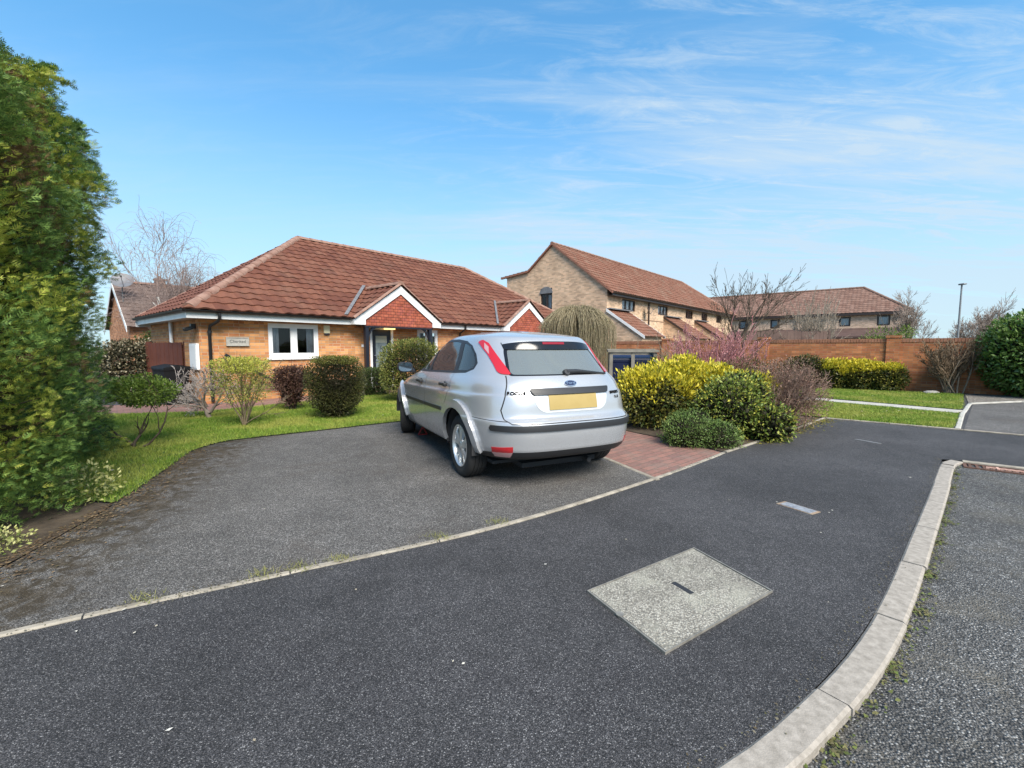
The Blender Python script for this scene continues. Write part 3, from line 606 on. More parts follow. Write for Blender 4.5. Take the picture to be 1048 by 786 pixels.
mb = MB(); wall_panel(mb, (0.296, 0.296), (1, 0), 16.46, 0.22, 0.30, [(DX0-0.31, DX1-0.29, 0.2, 0.4), (11.04, 11.91, 0.2, 0.4)], 0.0); mb.build('plinth_course', brick_mat('brown_brick', (0.20, 0.10, 0.06), (0.26, 0.14, 0.09), (0.25, 0.2, 0.15)), bun, fix=False)
RL, RR = Vector((4.5, 4.5, 5.16)), Vector((12.55, 4.5, 5.16)); ov = -0.04
E0, E1, EB1 = Vector((ov, ov, EZ)), Vector((17.09, ov, EZ)), Vector((17.09, 9.04, EZ)); FL = Vector((ov, 4.86, EZ)); EBL = Vector((4.5, 9.04, EZ))
rf = tiled_roof('roof', [E0, E1, RR, RL], (1, 0, 0), bun_tile, bun)
tiled_roof('side_slope', [FL, E0, RL], (0, 1, 0), bun_tile, rf); tiled_roof('side_slope', [E1, EB1, RR], (0, 1, 0), bun_tile, rf); tiled_roof('rear_slope', [EB1, EBL, RL, RR], (1, 0, 0), bun_tile, rf, spt=3)
mb = MB(); mb.add([FL, RL, Vector((4.5, 4.86, 1.9)), Vector((ov, 4.86, 1.9))], [(0, 1, 2, 3)]); mb.build('rear_infill', fascia_m, rf, fix=False)
mb = MB(); ridge_tiles(mb, RL, RR); ridge_tiles(mb, E0 + Vector((0.1, 0.1, 0.06)), RL); ridge_tiles(mb, E1 + Vector((-0.1, 0.1, 0.06)), RR); ridge_tiles(mb, FL + Vector((0, 0, 0.02)), RL, 0.07)
mb.build('ridge', ridge_m, rf, True)
mb = MB(); mb.box((0, 0, 1.956), (17.05, 0.022, 2.132)); mb.box((0.0, 0.022, 1.956), (0.022, 4.86, 2.132)); mb.box((17.028, 0.022, 1.956), (17.05, 9.0, 2.132)); mb.build('fascia', fascia_m, bun)
mb = MB(); mb.box((0.022, 0.022, 1.968), (17.02, 0.34, 1.980)); mb.box((0.022, 0.34, 1.968), (0.34, 4.86, 1.980)); mb.build('soffit', fascia_m, bun)
def gutter(mb, p, q, r=0.055, n=8, mi=0):
    p, q = Vector(p), Vector(q); t = (q - p).normalized(); s = t.cross(Vector((0, 0, 1))); o = len(mb.v)
    for c in (p, q):
        for rr in (r, r - 0.006):
            for j in range(n + 1):
                an = math.pi + math.pi * j / n; mb.v.append(tuple(c + s * math.cos(an) * rr + Vector((0, 0, math.sin(an) * rr))))
    m = n + 1
    for j in range(n):
        mb.f += [(o + j, o + j + 1, o + 2*m + j + 1, o + 2*m + j), (o + m + j, o + 3*m + j, o + 3*m + j + 1, o + m + j + 1), (o + j, o + m + j, o + m + j + 1, o + j + 1), (o + 2*m + j, o + 2*m + j + 1, o + 3*m + j + 1, o + 3*m + j)]; mb.m += [mi] * 4
for p_, q_ in (((-0.10, -0.062), (3.84, -0.062)), ((7.08, -0.062), (10.14, -0.062)), ((13.36, -0.062), (17.15, -0.062)), ((-0.062, 4.9), (-0.062, -0.10))):
    mb = MB(); gutter(mb, (*p_, 2.135), (*q_, 2.135)); mb.build('gutter', blackp, bun, True)
mb = MB(); mb.tube([(0.62,-0.062,2.08),(0.62,-0.062,1.97),(0.60,0.0,1.90),(0.50,0.20,1.80),(0.49,0.245,1.70),(0.49,0.245,0.05)], 0.036, 10)
for z in (1.66, 0.95, 0.25): mb.lathe([(0.045, z - 0.03), (0.045, z + 0.03)], 12, Matrix.Translation((0.49, 0.245, 0)))
mb.build('downpipe', blackp, bun, True)
mb = MB(); mb.tube([(8.27,-0.062,2.08),(8.27,-0.062,1.97),(8.27,0.22,1.82),(8.27,0.245,1.7),(8.27,0.245,0.05)], 0.034, 10); mb.build('downpipe', blackp, bun, True)
FX = (1, 0)
window(bun, frame_M((1.78, 0.3), FX, 1.05), 1.30, 0.875, [0.5], upvc, 0.075, upvc, [(0.10, 0.30), (0.66, 0.72), (1.02, 1.22)], reveal=0.02, cur_cols=noisy('grey_curtain', (0.30, 0.30, 0.33), (0.55, 0.55, 0.58), 4, 0.9, 0))
window(bun, frame_M((SWX0, 0.3), FX, 0.95), SWX1 - SWX0, 0.95, [0.5], upvc, 0.07, upvc, [(0.1, 0.25), (0.62, 0.75)], reveal=0.02)
window(bun, frame_M((9.4, 0.3), FX, 0.95), 0.9, 0.95, [0.5], upvc, 0.07, upvc, [(0.1, 0.3)], reveal=0.02)
window(bun, frame_M((14.5, 0.3), FX, 1.05), 1.3, 0.875, [0.5], upvc, 0.075, upvc, [(0.1, 0.3)], reveal=0.02)
def front_door(x0, x1):
    M = frame_M((x0, 0.3), FX, 0.12); W_ = x1 - x0; H_ = 1.81; mb = MB()
    for a, b in (((0,0),(0.075,H_)),((W_-0.075,0),(W_,H_)),((0.075,H_-0.075),(W_-0.075,H_))): mb.box((a[0],-0.01,a[1]),(b[0],0.08,b[1]), M)
    d = mb.build('door', upvc, bun); mb = MB(); l, r_ = 0.075, W_ - 0.075; gl, gr, gb, gt = l + 0.13, r_ - 0.13, 0.55, 1.56
    for a, b in (((l,0.02),(gl,H_-0.075)),((gr,0.02),(r_,H_-0.075)),((gl,0.02),(gr,gb)),((gl,gt),(gr,H_-0.075))): mb.box((a[0],0.02,a[1]),(b[0],0.065,b[1]), M)
    mb.box((gl + 0.02, 0.012, 0.12), (gr - 0.02, 0.02, 0.36), M, bev=0.004); mb.build('leaf', navy, d)
    mb = MB(); mb.box((gl, 0.035, gb), (gr, 0.05, gt), M); mb.build('door_glass', noisy('frosted_glass', (0.10, 0.13, 0.14), (0.20, 0.24, 0.25), 7, 0.18, 0.1), d)
    mb = MB(); mb.box((gl + 0.01, 0.030, gt - 0.22), (gr - 0.01, 0.0348, gt - 0.02), M); mb.build('blind', mat('door_blind', (0.30, 0.32, 0.26), 0.6), d)
    mb = MB(); c = (gl + gr) / 2                                                          # leaded flower in the glass
    for k in range(5):
        z = 0.80 + 0.10 * k; rr = 0.035 + 0.02 * (k % 2); mb.tube([M @ Vector((c + rr * math.cos(t), 0.032, z + 1.3 * rr * math.sin(t))) for t in [2*math.pi*i/14 for i in range(14)]], 0.006, 5, closed=True)
    mb.build('leaded_pattern', mat('leading', (0.02, 0.02, 0.022), 0.5), d)
    mb = MB(); mb.box((c - 0.12, 0.008, 0.44), (c + 0.12, 0.02, 0.49), M, bev=0.004); mb.build('letter_plate', mat('polished_plate', (0.6, 0.6, 0.6), 0.3, 0.8), d)
    mb = MB(); mb.tube([M @ Vector((l + 0.06, 0.0, 0.95)), M @ Vector((l + 0.06, -0.02, 0.95)), M @ Vector((l + 0.17, -0.02, 0.95))], 0.010, 8); mb.build('handle', mat('door_chrome', (0.6, 0.6, 0.6), 0.25, 1), d)
    mb = MB(); mb.box((-0.05, -0.10, -0.05), (W_ + 0.05, 0.09, -0.003), M, bev=0.006); mb.build('threshold', conc_m, d)
    return d
front_door(DX0, DX1); front_door(11.35, 12.2)
def porch(xc, hw):
    yf = -0.16; za = 3.22; sl = (za - EZ) / hw; po = []
    p = tiled_roof('porch_roof', [(xc - hw - 0.05, yf - 0.05, EZ - 0.03), (xc, yf - 0.05, za), (xc, 1.75, za), (xc - hw - 0.05, 1.75, EZ - 0.03)], (0, 1, 0), bun_tile, bun)
    tiled_roof('slope', [(xc + hw + 0.05, yf - 0.05, EZ - 0.03), (xc, yf - 0.05, za), (xc, 1.75, za), (xc + hw + 0.05, 1.75, EZ - 0.03)], (0, 1, 0), bun_tile, p)
    mb = MB(); ridge_tiles(mb, (xc, yf - 0.05, za + 0.02), (xc, 1.62, za + 0.02))
    for s in (-1, 1): ridge_tiles(mb, (xc + s * (hw + 0.03), yf - 0.03, EZ), (xc + s*0.05, yf - 0.03, za + 0.01), 0.065, 0.30)
    mb.build('ridge', ridge_m, p, True)
    for s in (-1, 1):                                                                   # lead valleys on the main slope
        mb = MB(); a, b_ = Vector((xc + s * (hw + 0.09), 0.0, EZ + 0.06)), Vector((xc + s * 0.10, 1.62, za + 0.09)); t = Vector((s * 0.11, 0, 0)); u_ = Vector((0, -0.02, 0.035))
        mb.add([a, a + t, b_ + t, b_, a + u_, a + t + u_, b_ + t + u_, b_ + u_], [(0,1,2,3),(4,5,6,7),(0,1,5,4),(1,2,6,5),(2,3,7,6),(3,0,4,7)]); mb.build('valley', lead, p)
    # barge boards with boxed feet
    mb = MB(); bw = 0.20; k = bw * math.sqrt(1 + sl * sl); y0, y1 = yf - 0.025, yf
    for s in (-1, 1):
        X = lambda x: xc + s * x
        mb.prism([(X(hw), EZ - 0.05), (X(hw - 0.02), EZ - 0.05 - 0.14), (X(hw - 0.36), EZ - 0.05 - 0.14), (X(hw - 0.36), EZ - 0.05 + sl*0.36 - k), (X(0), EZ - 0.05 + sl*hw - k), (X(0), EZ - 0.05 + sl*hw)], 0, 0.026, Matrix.Translation((0, y1, 0)) @ Matrix.Rotation(R(90), 4, 'X'))
    mb.box((xc - hw + 0.02, yf, EZ - 0.19), (xc - hw + 0.34, 0.02, EZ - 0.178)); mb.box((xc + hw - 0.34, yf, EZ - 0.19), (xc + hw - 0.02, 0.02, EZ - 0.178))
    mb.box((xc - hw + 0.005, yf, EZ - 0.19), (xc - hw + 0.02, 0.02, EZ - 0.05)); mb.box((xc + hw - 0.02, yf, EZ - 0.19), (xc + hw - 0.005, 0.02, EZ - 0.05))
    mb.build('barge_board', fascia_m, p)
    mb = MB(); zt = EZ - 0.21; ww = hw - 0.34
    mb.add([Vector((xc - ww, yf + 0.012, zt)), Vector((xc + ww, yf + 0.012, zt)), Vector((xc + ww, yf + 0.012, EZ + sl * 0.34 - k + 0.02)), Vector((xc, yf + 0.012, EZ + sl * hw - k + 0.02)), Vector((xc - ww, yf + 0.012, EZ + sl * 0.34 - k + 0.02))], [(0, 1, 2, 3, 4)]); mb.build('hung_tiles', hung_m, p, fix=False)
    mb = MB(); mb.box((xc - ww, yf + 0.02, zt - 0.012), (xc + ww, 0.30, zt)); mb.box((xc - ww, yf, zt - 0.05), (xc + ww, yf + 0.07, zt - 0.013)); mb.build('porch_soffit', navy, p)
    for s in (-1, 1):
        mb = MB(); x = xc + s * (hw - 0.42); mb.box((x - 0.055, yf + 0.01, 0.0), (x + 0.055, yf + 0.12, zt - 0.05))
        arc = [(x - s * (0.055 + 0.34 * (1 - math.cos(t))), zt - 0.05 - 0.42 * (1 - math.sin(t))) for t in [math.pi/2 * i / 8 for i in range(9)]]
        for i in range(8):
            (xa, za_), (xb, zb) = arc[i], arc[i+1]; q = [(xa, za_), (xb, zb), (xb, zb + 0.07), (xa - s*0.0, za_ + 0.10)]
            mb.prism(q, 0, 0.06, Matrix.Translation((0, yf + 0.095, 0)) @ Matrix.Rotation(R(90), 4, 'X'))
        mb.build('post', navy, p)
    return p
porch(5.46, 1.58); porch(11.75, 1.58)
# things fixed to the bungalow
UW = Vector((0.651, 0.759, 0)); NW = Vector((-0.759, 0.651, 0)); E_W = Vector((-7.08, 9.85, 0)); BW = lambda x, y, z=0.0: E_W + UW * x + NW * y + Vector((0, 0, z))
pq = empty('name_plaque', 'pale carved stone name plaque fixed to the orange brick wall', 'name plaque', BW(1.075, 0.3, 1.45), A49)
stone = noisy('pale_stone', (0.30, 0.285, 0.25), (0.42, 0.40, 0.36), 10, 0.9, 0.3, bs=60); cut_stone = mat('cut_letters', (0.10, 0.10, 0.095), 0.9)
mb = MB(); mb.box((-0.245,-0.03,-0.105),(0.245,-0.002,0.105), bev=0.005); mb.build('slab', stone, pq)
mb = MB()
for a, b in (((-0.245,-0.105),(0.245,-0.088)),((-0.245,0.088),(0.245,0.105)),((-0.245,-0.088),(-0.228,0.088)),((0.228,-0.088),(0.245,0.088))): mb.box((a[0],-0.042,a[1]),(b[0],-0.0305,b[1]))
mb.build('border', stone, pq)
text_mesh('Cherited', 0.105, 'lettering', cut_stone, Matrix.Translation((0, -0.031, 0)) @ Matrix.Rotation(R(90), 4, 'X'), pq, 0.002, 0.92, 0.001)
hl = empty('handrail', 'black sloping handrail on the wall below the name plaque', 'handrail', BW(0.75, 0.1, 0), A49)
mb = MB(); mb.box((-0.85,-0.022,-0.035),(0.85,0.022,0.035), Matrix.Translation((0.70, 0, 0.68)) @ Matrix.Rotation(R(33), 4, 'Y'), bev=0.008); mb.build('rail', blackp, hl)
for x, z in ((0.05, 1.07), (1.35, 0.26)):
    mb = MB(); mb.tube([(x, 0.0, z), (x, 0.2, z - 0.02)], 0.015, 8); mb.build('bracket', blackp, hl, True)
al = empty('alarm_box', 'small cream alarm box under the eaves beside the front window', 'alarm box', BW(3.30, 0.3, 1.80), A49)
mb = MB(); mb.box((-0.085,-0.06,-0.10),(0.085,-0.002,0.12), bev=0.012); mb.build('case', mat('cream_plastic', (0.62, 0.56, 0.36), 0.4), al); mb = MB(); mb.box((-0.07,-0.062,-0.135),(0.07,-0.008,-0.101), bev=0.01); mb.build('strobe', mat('dark_lens', (0.03, 0.03, 0.05), 0.2), al)
cm = empty('security_light', 'small black security light on the side wall under the eaves', 'security light', BW(0.3, 0.55, 1.80), A49)
mb = MB(); mb.box((-0.10,-0.05,-0.06),(-0.001,0.05,0.05), bev=0.01); mb.build('bracket', blackp, cm); mb = MB(); mb.box((-0.24,-0.10,-0.05),(-0.09,0.10,0.03), Matrix.Rotation(R(-20), 4, 'Y'), bev=0.015); mb.build('lamp_head', blackp, cm)
mt = empty('meter_box', 'white utility meter box on the side wall of the bungalow', 'meter box', BW(0.3, 0.62, 0.85), A49)
mb = MB(); mb.box((-0.06,-0.28,-0.05),(-0.002,0.28,0.55), bev=0.008); mb.build('case', upvc, mt); mb = MB(); mb.box((-0.068,-0.24,-0.01),(-0.061,0.24,0.51), bev=0.003); mb.build('door', upvc, mt)
sp = MB(); sp.tube([BW(0.24, 2.4, 1.95), BW(0.24, 2.4, 0.1)], 0.04, 10); tag(sp.build('vent_pipe', upvc, None, True), 'white vertical pipe on the side wall beside the brown fence', 'pipe')
plm = mat('lit_lamp', (0.8, 0.6, 0.3), 0.4); nb = NB(plm); nb.b.inputs['Emission Color'].default_value = (1.0, 0.62, 0.20, 1); nb.b.inputs['Emission Strength'].default_value = 1.1
mb = MB(); Mp = Matrix.Translation(BW(5.25, 0.14, 1.905)) @ Matrix.Rotation(A49, 4, 'Z'); mb.box((-0.17,-0.06,-0.045),(0.17,0.06,0.0), Mp, bev=0.015); tag(mb.build('porch_light', plm), 'warm glowing bulkhead lamp above the dark front door', 'porch lamp')
mb = MB(); Mp = Matrix.Translation(BW(4.46, 0.298, 1.36)) @ Matrix.Rotation(A49, 4, 'Z'); mb.box((-0.09,-0.02,-0.04),(0.09,0.0,0.04), Mp, bev=0.004); hn = mb.build('house_number', upvc); tag(hn, 'small white house number tile left of the front door', 'house number')
mb = MB(); Mp = Matrix.Translation(BW(4.50, 0.298, 1.02)) @ Matrix.Rotation(A49, 4, 'Z'); mb.box((-0.05,-0.06,-0.11),(0.05,0.0,0.11), Mp, bev=0.01); tag(mb.build('key_safe', blackp), 'small black key box on the brick left of the front door', 'key safe')
mb = MB(); Mp = Matrix.Translation(BW(5.78, 0.298, 1.40)) @ Matrix.Rotation(A49, 4, 'Z'); mb.box((-0.06,-0.08,-0.13),(0.06,0.0,0.10), Mp, bev=0.02); mb.prism([(-0.08,-0.10),(0.08,-0.10),(0,0.0)], 0.10, 0.13, Mp); tag(mb.build('wall_lantern', blackp), 'dark wall lantern between the front door and the window', 'wall lantern')

# ------------------------------------------------------------------ terrace with gable end
buff = brick_mat('buff_brick', (0.56, 0.375, 0.245), (0.62, 0.43, 0.29), (0.50, 0.39, 0.28), (0.51, 0.335, 0.215))
ter_tile = tile_mat('terrace_tiles', (0.145, 0.060, 0.036), (0.175, 0.075, 0.046), (0.20, 0.09, 0.058))
ter = empty('terrace', 'two-storey buff brick terrace with arched gable window and red-brown roof', 'terrace', (5.2, 24.9, 0), A49)
TA = Vector((0, 3.65, 7.44)); sl1 = (7.44 - 4.6) / 3.65
mb = MB(); H4 = []
hz = lambda px0, px1: None
wh = [(1.79, 3.52, 3.48, 4.14), (6.9, 8.6, 3.50, 4.14), (12.0, 13.6, 3.50, 4.14), (15.6, 17.1, 3.50, 4.14), (19.5, 21.0, 3.50, 4.14)]
wall_panel(mb, (0, 0), (1, 0), 24.2, -0.1, 4.62, wh, 0.10)
G = [(0, -0.1), (7.28, -0.1), (7.28, 5.83), (5.46, 5.98), (3.65, 7.40), (0, 4.58)]
# gable wall with an arched window opening, built from bands
wall_panel(mb, (0, 7.28), (0, -1), 7.28, -0.1, 4.58, [(7.28-4.54, 7.28-3.68, 3.62, 4.58)], 0.10)
gp = lambda y, z: Vector((0, y, z))
mb.add([gp(0, 4.58), gp(3.65, 7.40), gp(3.65, 4.80), gp(3.68, 4.58)], [(0, 1, 2, 3)]); mb.add([gp(4.54, 4.58), gp(3.68, 4.9), gp(3.65, 7.40), gp(5.46, 5.98), gp(7.28, 5.83), gp(7.28, 4.58)][0:1] + [gp(4.54, 4.90), gp(3.68, 4.90), gp(3.65, 4.80), gp(3.65, 7.40), gp(5.46, 5.98), gp(7.28, 5.83), gp(7.28, 4.58)], [(0, 1, 2, 3, 4, 5, 6, 7)])
mb.add([gp(3.68, 4.58), gp(3.65, 4.80), gp(3.68, 4.90)], [(0, 1, 2)])
wall_panel(mb, (0, 7.28), (1, 0), 24.2, -0.1, 5.83); wall_panel(mb, (24.2, 0), (0, 1), 7.28, -0.1, 4.6)
mb.build('wall', buff, ter, fix=False)
TR0, TR1 = Vector((-0.12, 3.65, 7.50)), Vector((20.9, 3.65, 7.50)); TE0, TE1 = Vector((-0.12, -0.38, 4.36)), Vector((24.6, -0.38, 4.36))
rf = tiled_roof('roof', [TE0, TE1, TR1, TR0], (1, 0, 0), ter_tile, ter, spt=4, gauge=0.34)
tiled_roof('rear_slope', [(-0.12, 5.46, 6.08), (-0.12, 3.65, 7.50), (20.9, 3.65, 7.50), (23, 5.46, 6.08)], (1, 0, 0), ter_tile, rf, spt=3, gauge=0.34)
tiled_roof('low_slope', [(-0.12, 7.7, 5.86), (-0.12, 5.46, 6.08), (23, 5.46, 6.08), (24, 7.7, 5.86)], (1, 0, 0), ter_tile, rf, spt=3, gauge=0.34)
tiled_roof('hip_slope', [TE1, (24.6, 7.7, 4.36), TR1], (0, 1, 0), ter_tile, rf, spt=3, gauge=0.34)
mb = MB(); ridge_tiles(mb, TR0, TR1); ridge_tiles(mb, TR1, TE1); mb.build('ridge', ridge_m, rf, True)
mb = MB()                                                                              # verge bedding
for a, b in (((-0.38, 4.36), (3.65, 7.50)), ((3.65, 7.50), (5.46, 6.08)), ((5.46, 6.08), (7.7, 5.86))):
    p0, p1 = Vector((-0.14, a[0], a[1])), Vector((-0.14, b[0], b[1])); mb.add([p0, p1, p1 - Vector((0, 0, 0.11)), p0 - Vector((0, 0, 0.11)), p0 + Vector((0.14, 0, 0)), p1 + Vector((0.14, 0, 0)), p1 + Vector((0.14, 0, -0.11)), p0 + Vector((0.14, 0, -0.11))], [(0,1,2,3),(4,5,6,7),(0,1,5,4),(2,3,7,6),(1,2,6,5),(0,3,7,4)])
mb.build('verge', noisy('verge_tile', (0.20, 0.085, 0.055), (0.28, 0.13, 0.09), 6, 0.9, 0.1), rf)
mb = MB(); mb.box((0.02, -0.33, 4.16), (24.4, -0.30, 4.36)); mb.box((0.02, -0.30, 4.16), (24.4, -0.004, 4.175)); mb.build('fascia', dark_upvc, ter); mb = MB(); gutter(mb, (-0.1, -0.39, 4.33), (24.5, -0.39, 4.33), 0.06); mb.build('gutter', dark_upvc, ter, True)
for (a, b, c, d) in wh: window(ter, frame_M((a, 0), (1, 0), c), b - a, d - c, [1/3, 2/3], dark_upvc, 0.055, None, [(0.06, 0.52), (0.62, 1.08), (1.18, 1.64)] if a < 9 else [(0.1, 0.2)])
window(ter, frame_M((0, 4.54), (0, -1), 3.62), 0.86, 0.96, [0.5], dark_upvc, 0.06, None, [(0.48, 0.82)])
mb = MB(); arc = [(-0.48 * math.cos(t), 0.40 * math.sin(t)) for t in [math.pi * i / 14 for i in range(15)]]; mb.prism(arc, -0.03, 0.05, frame_M((0, 4.54), (0, -1), 4.58) @ Matrix.Translation((0.43, 0, 0)) @ Matrix.Rotation(R(90), 4, 'X')); mb.build('arch_panel', lead, ter)
mb = MB(); mb.tube([(5.36, -0.06, 4.2), (5.36, -0.06, 0.1)], 0.05, 8); mb.build('downpipe', dark_upvc, ter, True)
mb = MB(); mb.box((0.0, -0.012, 3.02), (24.2, -0.002, 3.07)); mb.build('string_course', noisy('dark_course', (0.22, 0.13, 0.08), (0.3, 0.18, 0.11), 3, 0.9, 0), ter)
def lean_to(x0, x1, dark):
    mb = MB(); mb.add([Vector((x0, 0, -0.1)), Vector((x0, -2.05, -0.1)), Vector((x0, -2.05, 1.98)), Vector((x0, 0, 3.33))], [(0, 1, 2, 3)]); mb.add([Vector((x1, 0, -0.1)), Vector((x1, -2.05, -0.1)), Vector((x1, -2.05, 1.98)), Vector((x1, 0, 3.33))], [(0, 1, 2, 3)])
    wall_panel(mb, (x0, -2.05), (1, 0), x1 - x0, -0.1, 1.98); w_ = mb.build('lean_to', buff, ter, fix=False)
    tiled_roof('lean_to_roof', [(x0 - 0.05, -2.25, 1.90), (x1 + 0.05, -2.25, 1.90), (x1 + 0.05, 0, 3.42), (x0 - 0.05, 0, 3.42)], (1, 0, 0), ter_tile, w_, spt=3)
    mb = MB(); d = Vector((0, -2.25, -1.52)); 
    for x in (x0 - 0.08, x1 + 0.05): p = Vector((x, 0, 3.45)); mb.add([p, p + d, p + d - Vector((0, 0, 0.16)), p - Vector((0, 0, 0.16)), p + Vector((0.03, 0, 0)), p + d + Vector((0.03, 0, 0)), p + d + Vector((0.03, 0, -0.16)), p + Vector((0.03, 0, -0.16))], [(0,1,2,3),(4,5,6,7),(0,1,5,4),(2,3,7,6),(1,2,6,5),(0,3,7,4)])
    mb.build('verge_board', dark, w_)
    mb = MB(); mb.box((x0, -0.28, 3.30), (x1, -0.005, 3.36), Matrix.Translation((0, -0.0, 0.12))); mb.build('flashing', lead, w_)
lean_to(0.0, 2.6, fascia_m); lean_to(7.9, 10.6, dark_upvc); lean_to(14, 16.6, dark_upvc)
ds = empty('satellite_dish', 'grey satellite dish on the buff terrace wall by a window', 'satellite dish', ter.matrix_basis @ Vector((4.65, 0, 3.55)), A49)
def dish(ds, r, M, arm):
    mb = MB(); mb.lathe([(0.0, -r*0.18), (r*0.4, -r*0.155), (r*0.75, -r*0.08), (r, 0.0), (r, 0.01), (r*0.75, -r*0.06), (r*0.4, -r*0.135), (0, -r*0.16)], 24, M); mb.build('reflector', mat('dish_grey', (0.16, 0.16, 0.17), 0.5), ds, True)
    mb = MB(); mb.tube([M @ Vector((0, -r, 0)), M @ Vector((0, -r*0.3, r*0.9))], 0.014, 6); mb.lathe([(0,-0.05),(0.04,-0.05),(0.04,0.05),(0,0.05)], 10, M @ Matrix.Translation((0, -r*0.28, r*0.92))); mb.build('feed_arm', mat('dish_arm', (0.12, 0.12, 0.13), 0.5), ds, True)
    mb = MB(); mb.tube(arm, 0.022, 8); mb.build('mount', mat('dish_mount', (0.2, 0.2, 0.2), 0.5, 0.5), ds, True)
dish(ds, 0.30, Matrix.Translation((0, -0.35, 0.1)) @ Matrix.Rotation(R(65), 4, 'X') @ Matrix.Rotation(R(20), 4, 'Y'), [(0, 0, -0.15), (0, -0.25, -0.12), (0, -0.33, 0.06)])

# ------------------------------------------------------------------ far terrace across the view
PHI = math.atan2(-0.651, 0.759)
ft = empty('far_terrace', 'long pale brick terrace with brown hipped roof behind the garden wall', 'terrace', (37.2 - 0.759*30, 42 + 0.651*30, 0), PHI)
pale = brick_mat('pale_brick', (0.54, 0.37, 0.265), (0.62, 0.44, 0.32), (0.50, 0.41, 0.32), (0.48, 0.33, 0.235)); far_tile = tile_mat('brown_tiles', (0.145, 0.078, 0.058), (0.185, 0.105, 0.078), (0.22, 0.13, 0.10), (0.16, 0.11, 0.085))
fw_ = [(24.35, 25.3, 3.45, 4.4), (27.35, 28.35, 3.45, 4.45), (18.2, 19.1, 3.45, 4.4), (15.0, 15.9, 3.4, 4.4), (11.0, 12.0, 3.4, 4.4), (7, 8, 3.4, 4.4)]
mb = MB(); wall_panel(mb, (0, 0.4), (1, 0), 29.6, -0.1, 4.7, fw_, 0.1); wall_panel(mb, (29.6, 0.4), (0, 1), 7.2, -0.1, 4.7); wall_panel(mb, (0, 7.6), (1, 0), 29.6, -0.1, 4.7); wall_panel(mb, (0, 7.6), (0, -1), 7.2, -0.1, 4.7); mb.build('wall', pale, ft, fix=False)
rf = tiled_roof('roof', [(0, 0, 4.75), (30, 0, 4.75), (26, 4, 7.6), (0, 4, 7.6)], (1, 0, 0), far_tile, ft, spt=4, gauge=0.36, tile=0.34)
tiled_roof('hip_slope', [(30, 0, 4.75), (30, 8, 4.75), (26, 4, 7.6)], (0, 1, 0), far_tile, rf, spt=3, gauge=0.36, tile=0.34); tiled_roof('rear_slope', [(0, 8, 4.75), (30, 8, 4.75), (26, 4, 7.6), (0, 4, 7.6)], (1, 0, 0), far_tile, rf, spt=2, gauge=0.36, tile=0.34)
mb = MB(); ridge_tiles(mb, (0, 4, 7.6), (26, 4, 7.6), 0.15, 0.6); ridge_tiles(mb, (26, 4, 7.6), (30, 0, 4.78), 0.15, 0.6); mb.build('ridge', noisy('far_ridge', (0.13, 0.07, 0.05), (0.2, 0.12, 0.09), 3, 0.9, 0), rf, True)
mb = MB(); mb.box((0, 0.02, 4.50), (30, 0.06, 4.76)); mb.box((0, 0.06, 4.5), (30, 0.398, 4.53)); mb.box((29.94, 0.06, 4.50), (29.98, 8, 4.76)); mb.build('fascia', dark_upvc, ft)
for (a, b, c, d) in fw_: window(ft, frame_M((a, 0.4), (1, 0), c), b - a, d - c, [], dark_upvc, 0.09, None, [(0.1, 0.85)])
mb = MB(); mb.add([Vector((0, -1.6, 2.4)), Vector((29.0, -1.6, 2.4)), Vector((29.0, 0.39, 3.25)), Vector((0, 0.39, 3.25)), Vector((0, -1.6, 2.2)), Vector((29.0, -1.6, 2.2)), Vector((29.0, 0.39, 3.1)), Vector((0, 0.39, 3.1))], [(0,1,2,3),(4,5,6,7),(0,1,5,4),(1,2,6,5),(0,3,7,4)]); mb.build('canopy', noisy('canopy_tiles', (0.06, 0.035, 0.03), (0.10, 0.06, 0.05), 2, 0.9, 0.1), ft)
mb = MB(); mb.tube([(20.6, 0.33, 4.5), (20.6, 0.33, 0.1)], 0.06, 8); mb.build('downpipe', dark_upvc, ft, True)
# ------------------------------------------------------------------ house behind on the left
nh = empty('gable_house', 'brick house with grey-brown roof and chimney behind the bungalow', 'house', (-16.9, 20.0, 0), A49)
grey_tile = tile_mat('grey_brown_tiles', (0.115, 0.080, 0.068), (0.15, 0.105, 0.088), (0.18, 0.13, 0.11), (0.14, 0.11, 0.09))
mb = MB(); wall_panel(mb, (0, 5.0), (0, -1), 5.0, -0.1, 2.4); mb.add([Vector((0, 0, 2.4)), Vector((0, 5, 2.4)), Vector((0, 2.5, 4.3))], [(0, 1, 2)]); wall_panel(mb, (0, 0), (1, 0), 9, -0.1, 2.4, [(2.2, 3.4, 1.0, 2.0)]); wall_panel(mb, (0, 5), (1, 0), 9, -0.1, 2.4); mb.build('wall', brick_mat('red_orange_brick', (0.40, 0.17, 0.08), (0.48, 0.22, 0.11), (0.34, 0.26, 0.2)), nh, fix=False)
rf = tiled_roof('roof', [(-0.15, -0.35, 2.22), (9, -0.35, 2.22), (9, 2.5, 4.42), (-0.15, 2.5, 4.42)], (1, 0, 0), grey_tile, nh, spt=3); tiled_roof('rear_slope', [(-0.15, 5.35, 2.22), (9, 5.35, 2.22), (9, 2.5, 4.42), (-0.15, 2.5, 4.42)], (1, 0, 0), grey_tile, rf, spt=3)
mb = MB(); ridge_tiles(mb, (-0.15, 2.5, 4.44), (9, 2.5, 4.44)); mb.build('ridge', ridge_m, rf, True)
mb = MB()
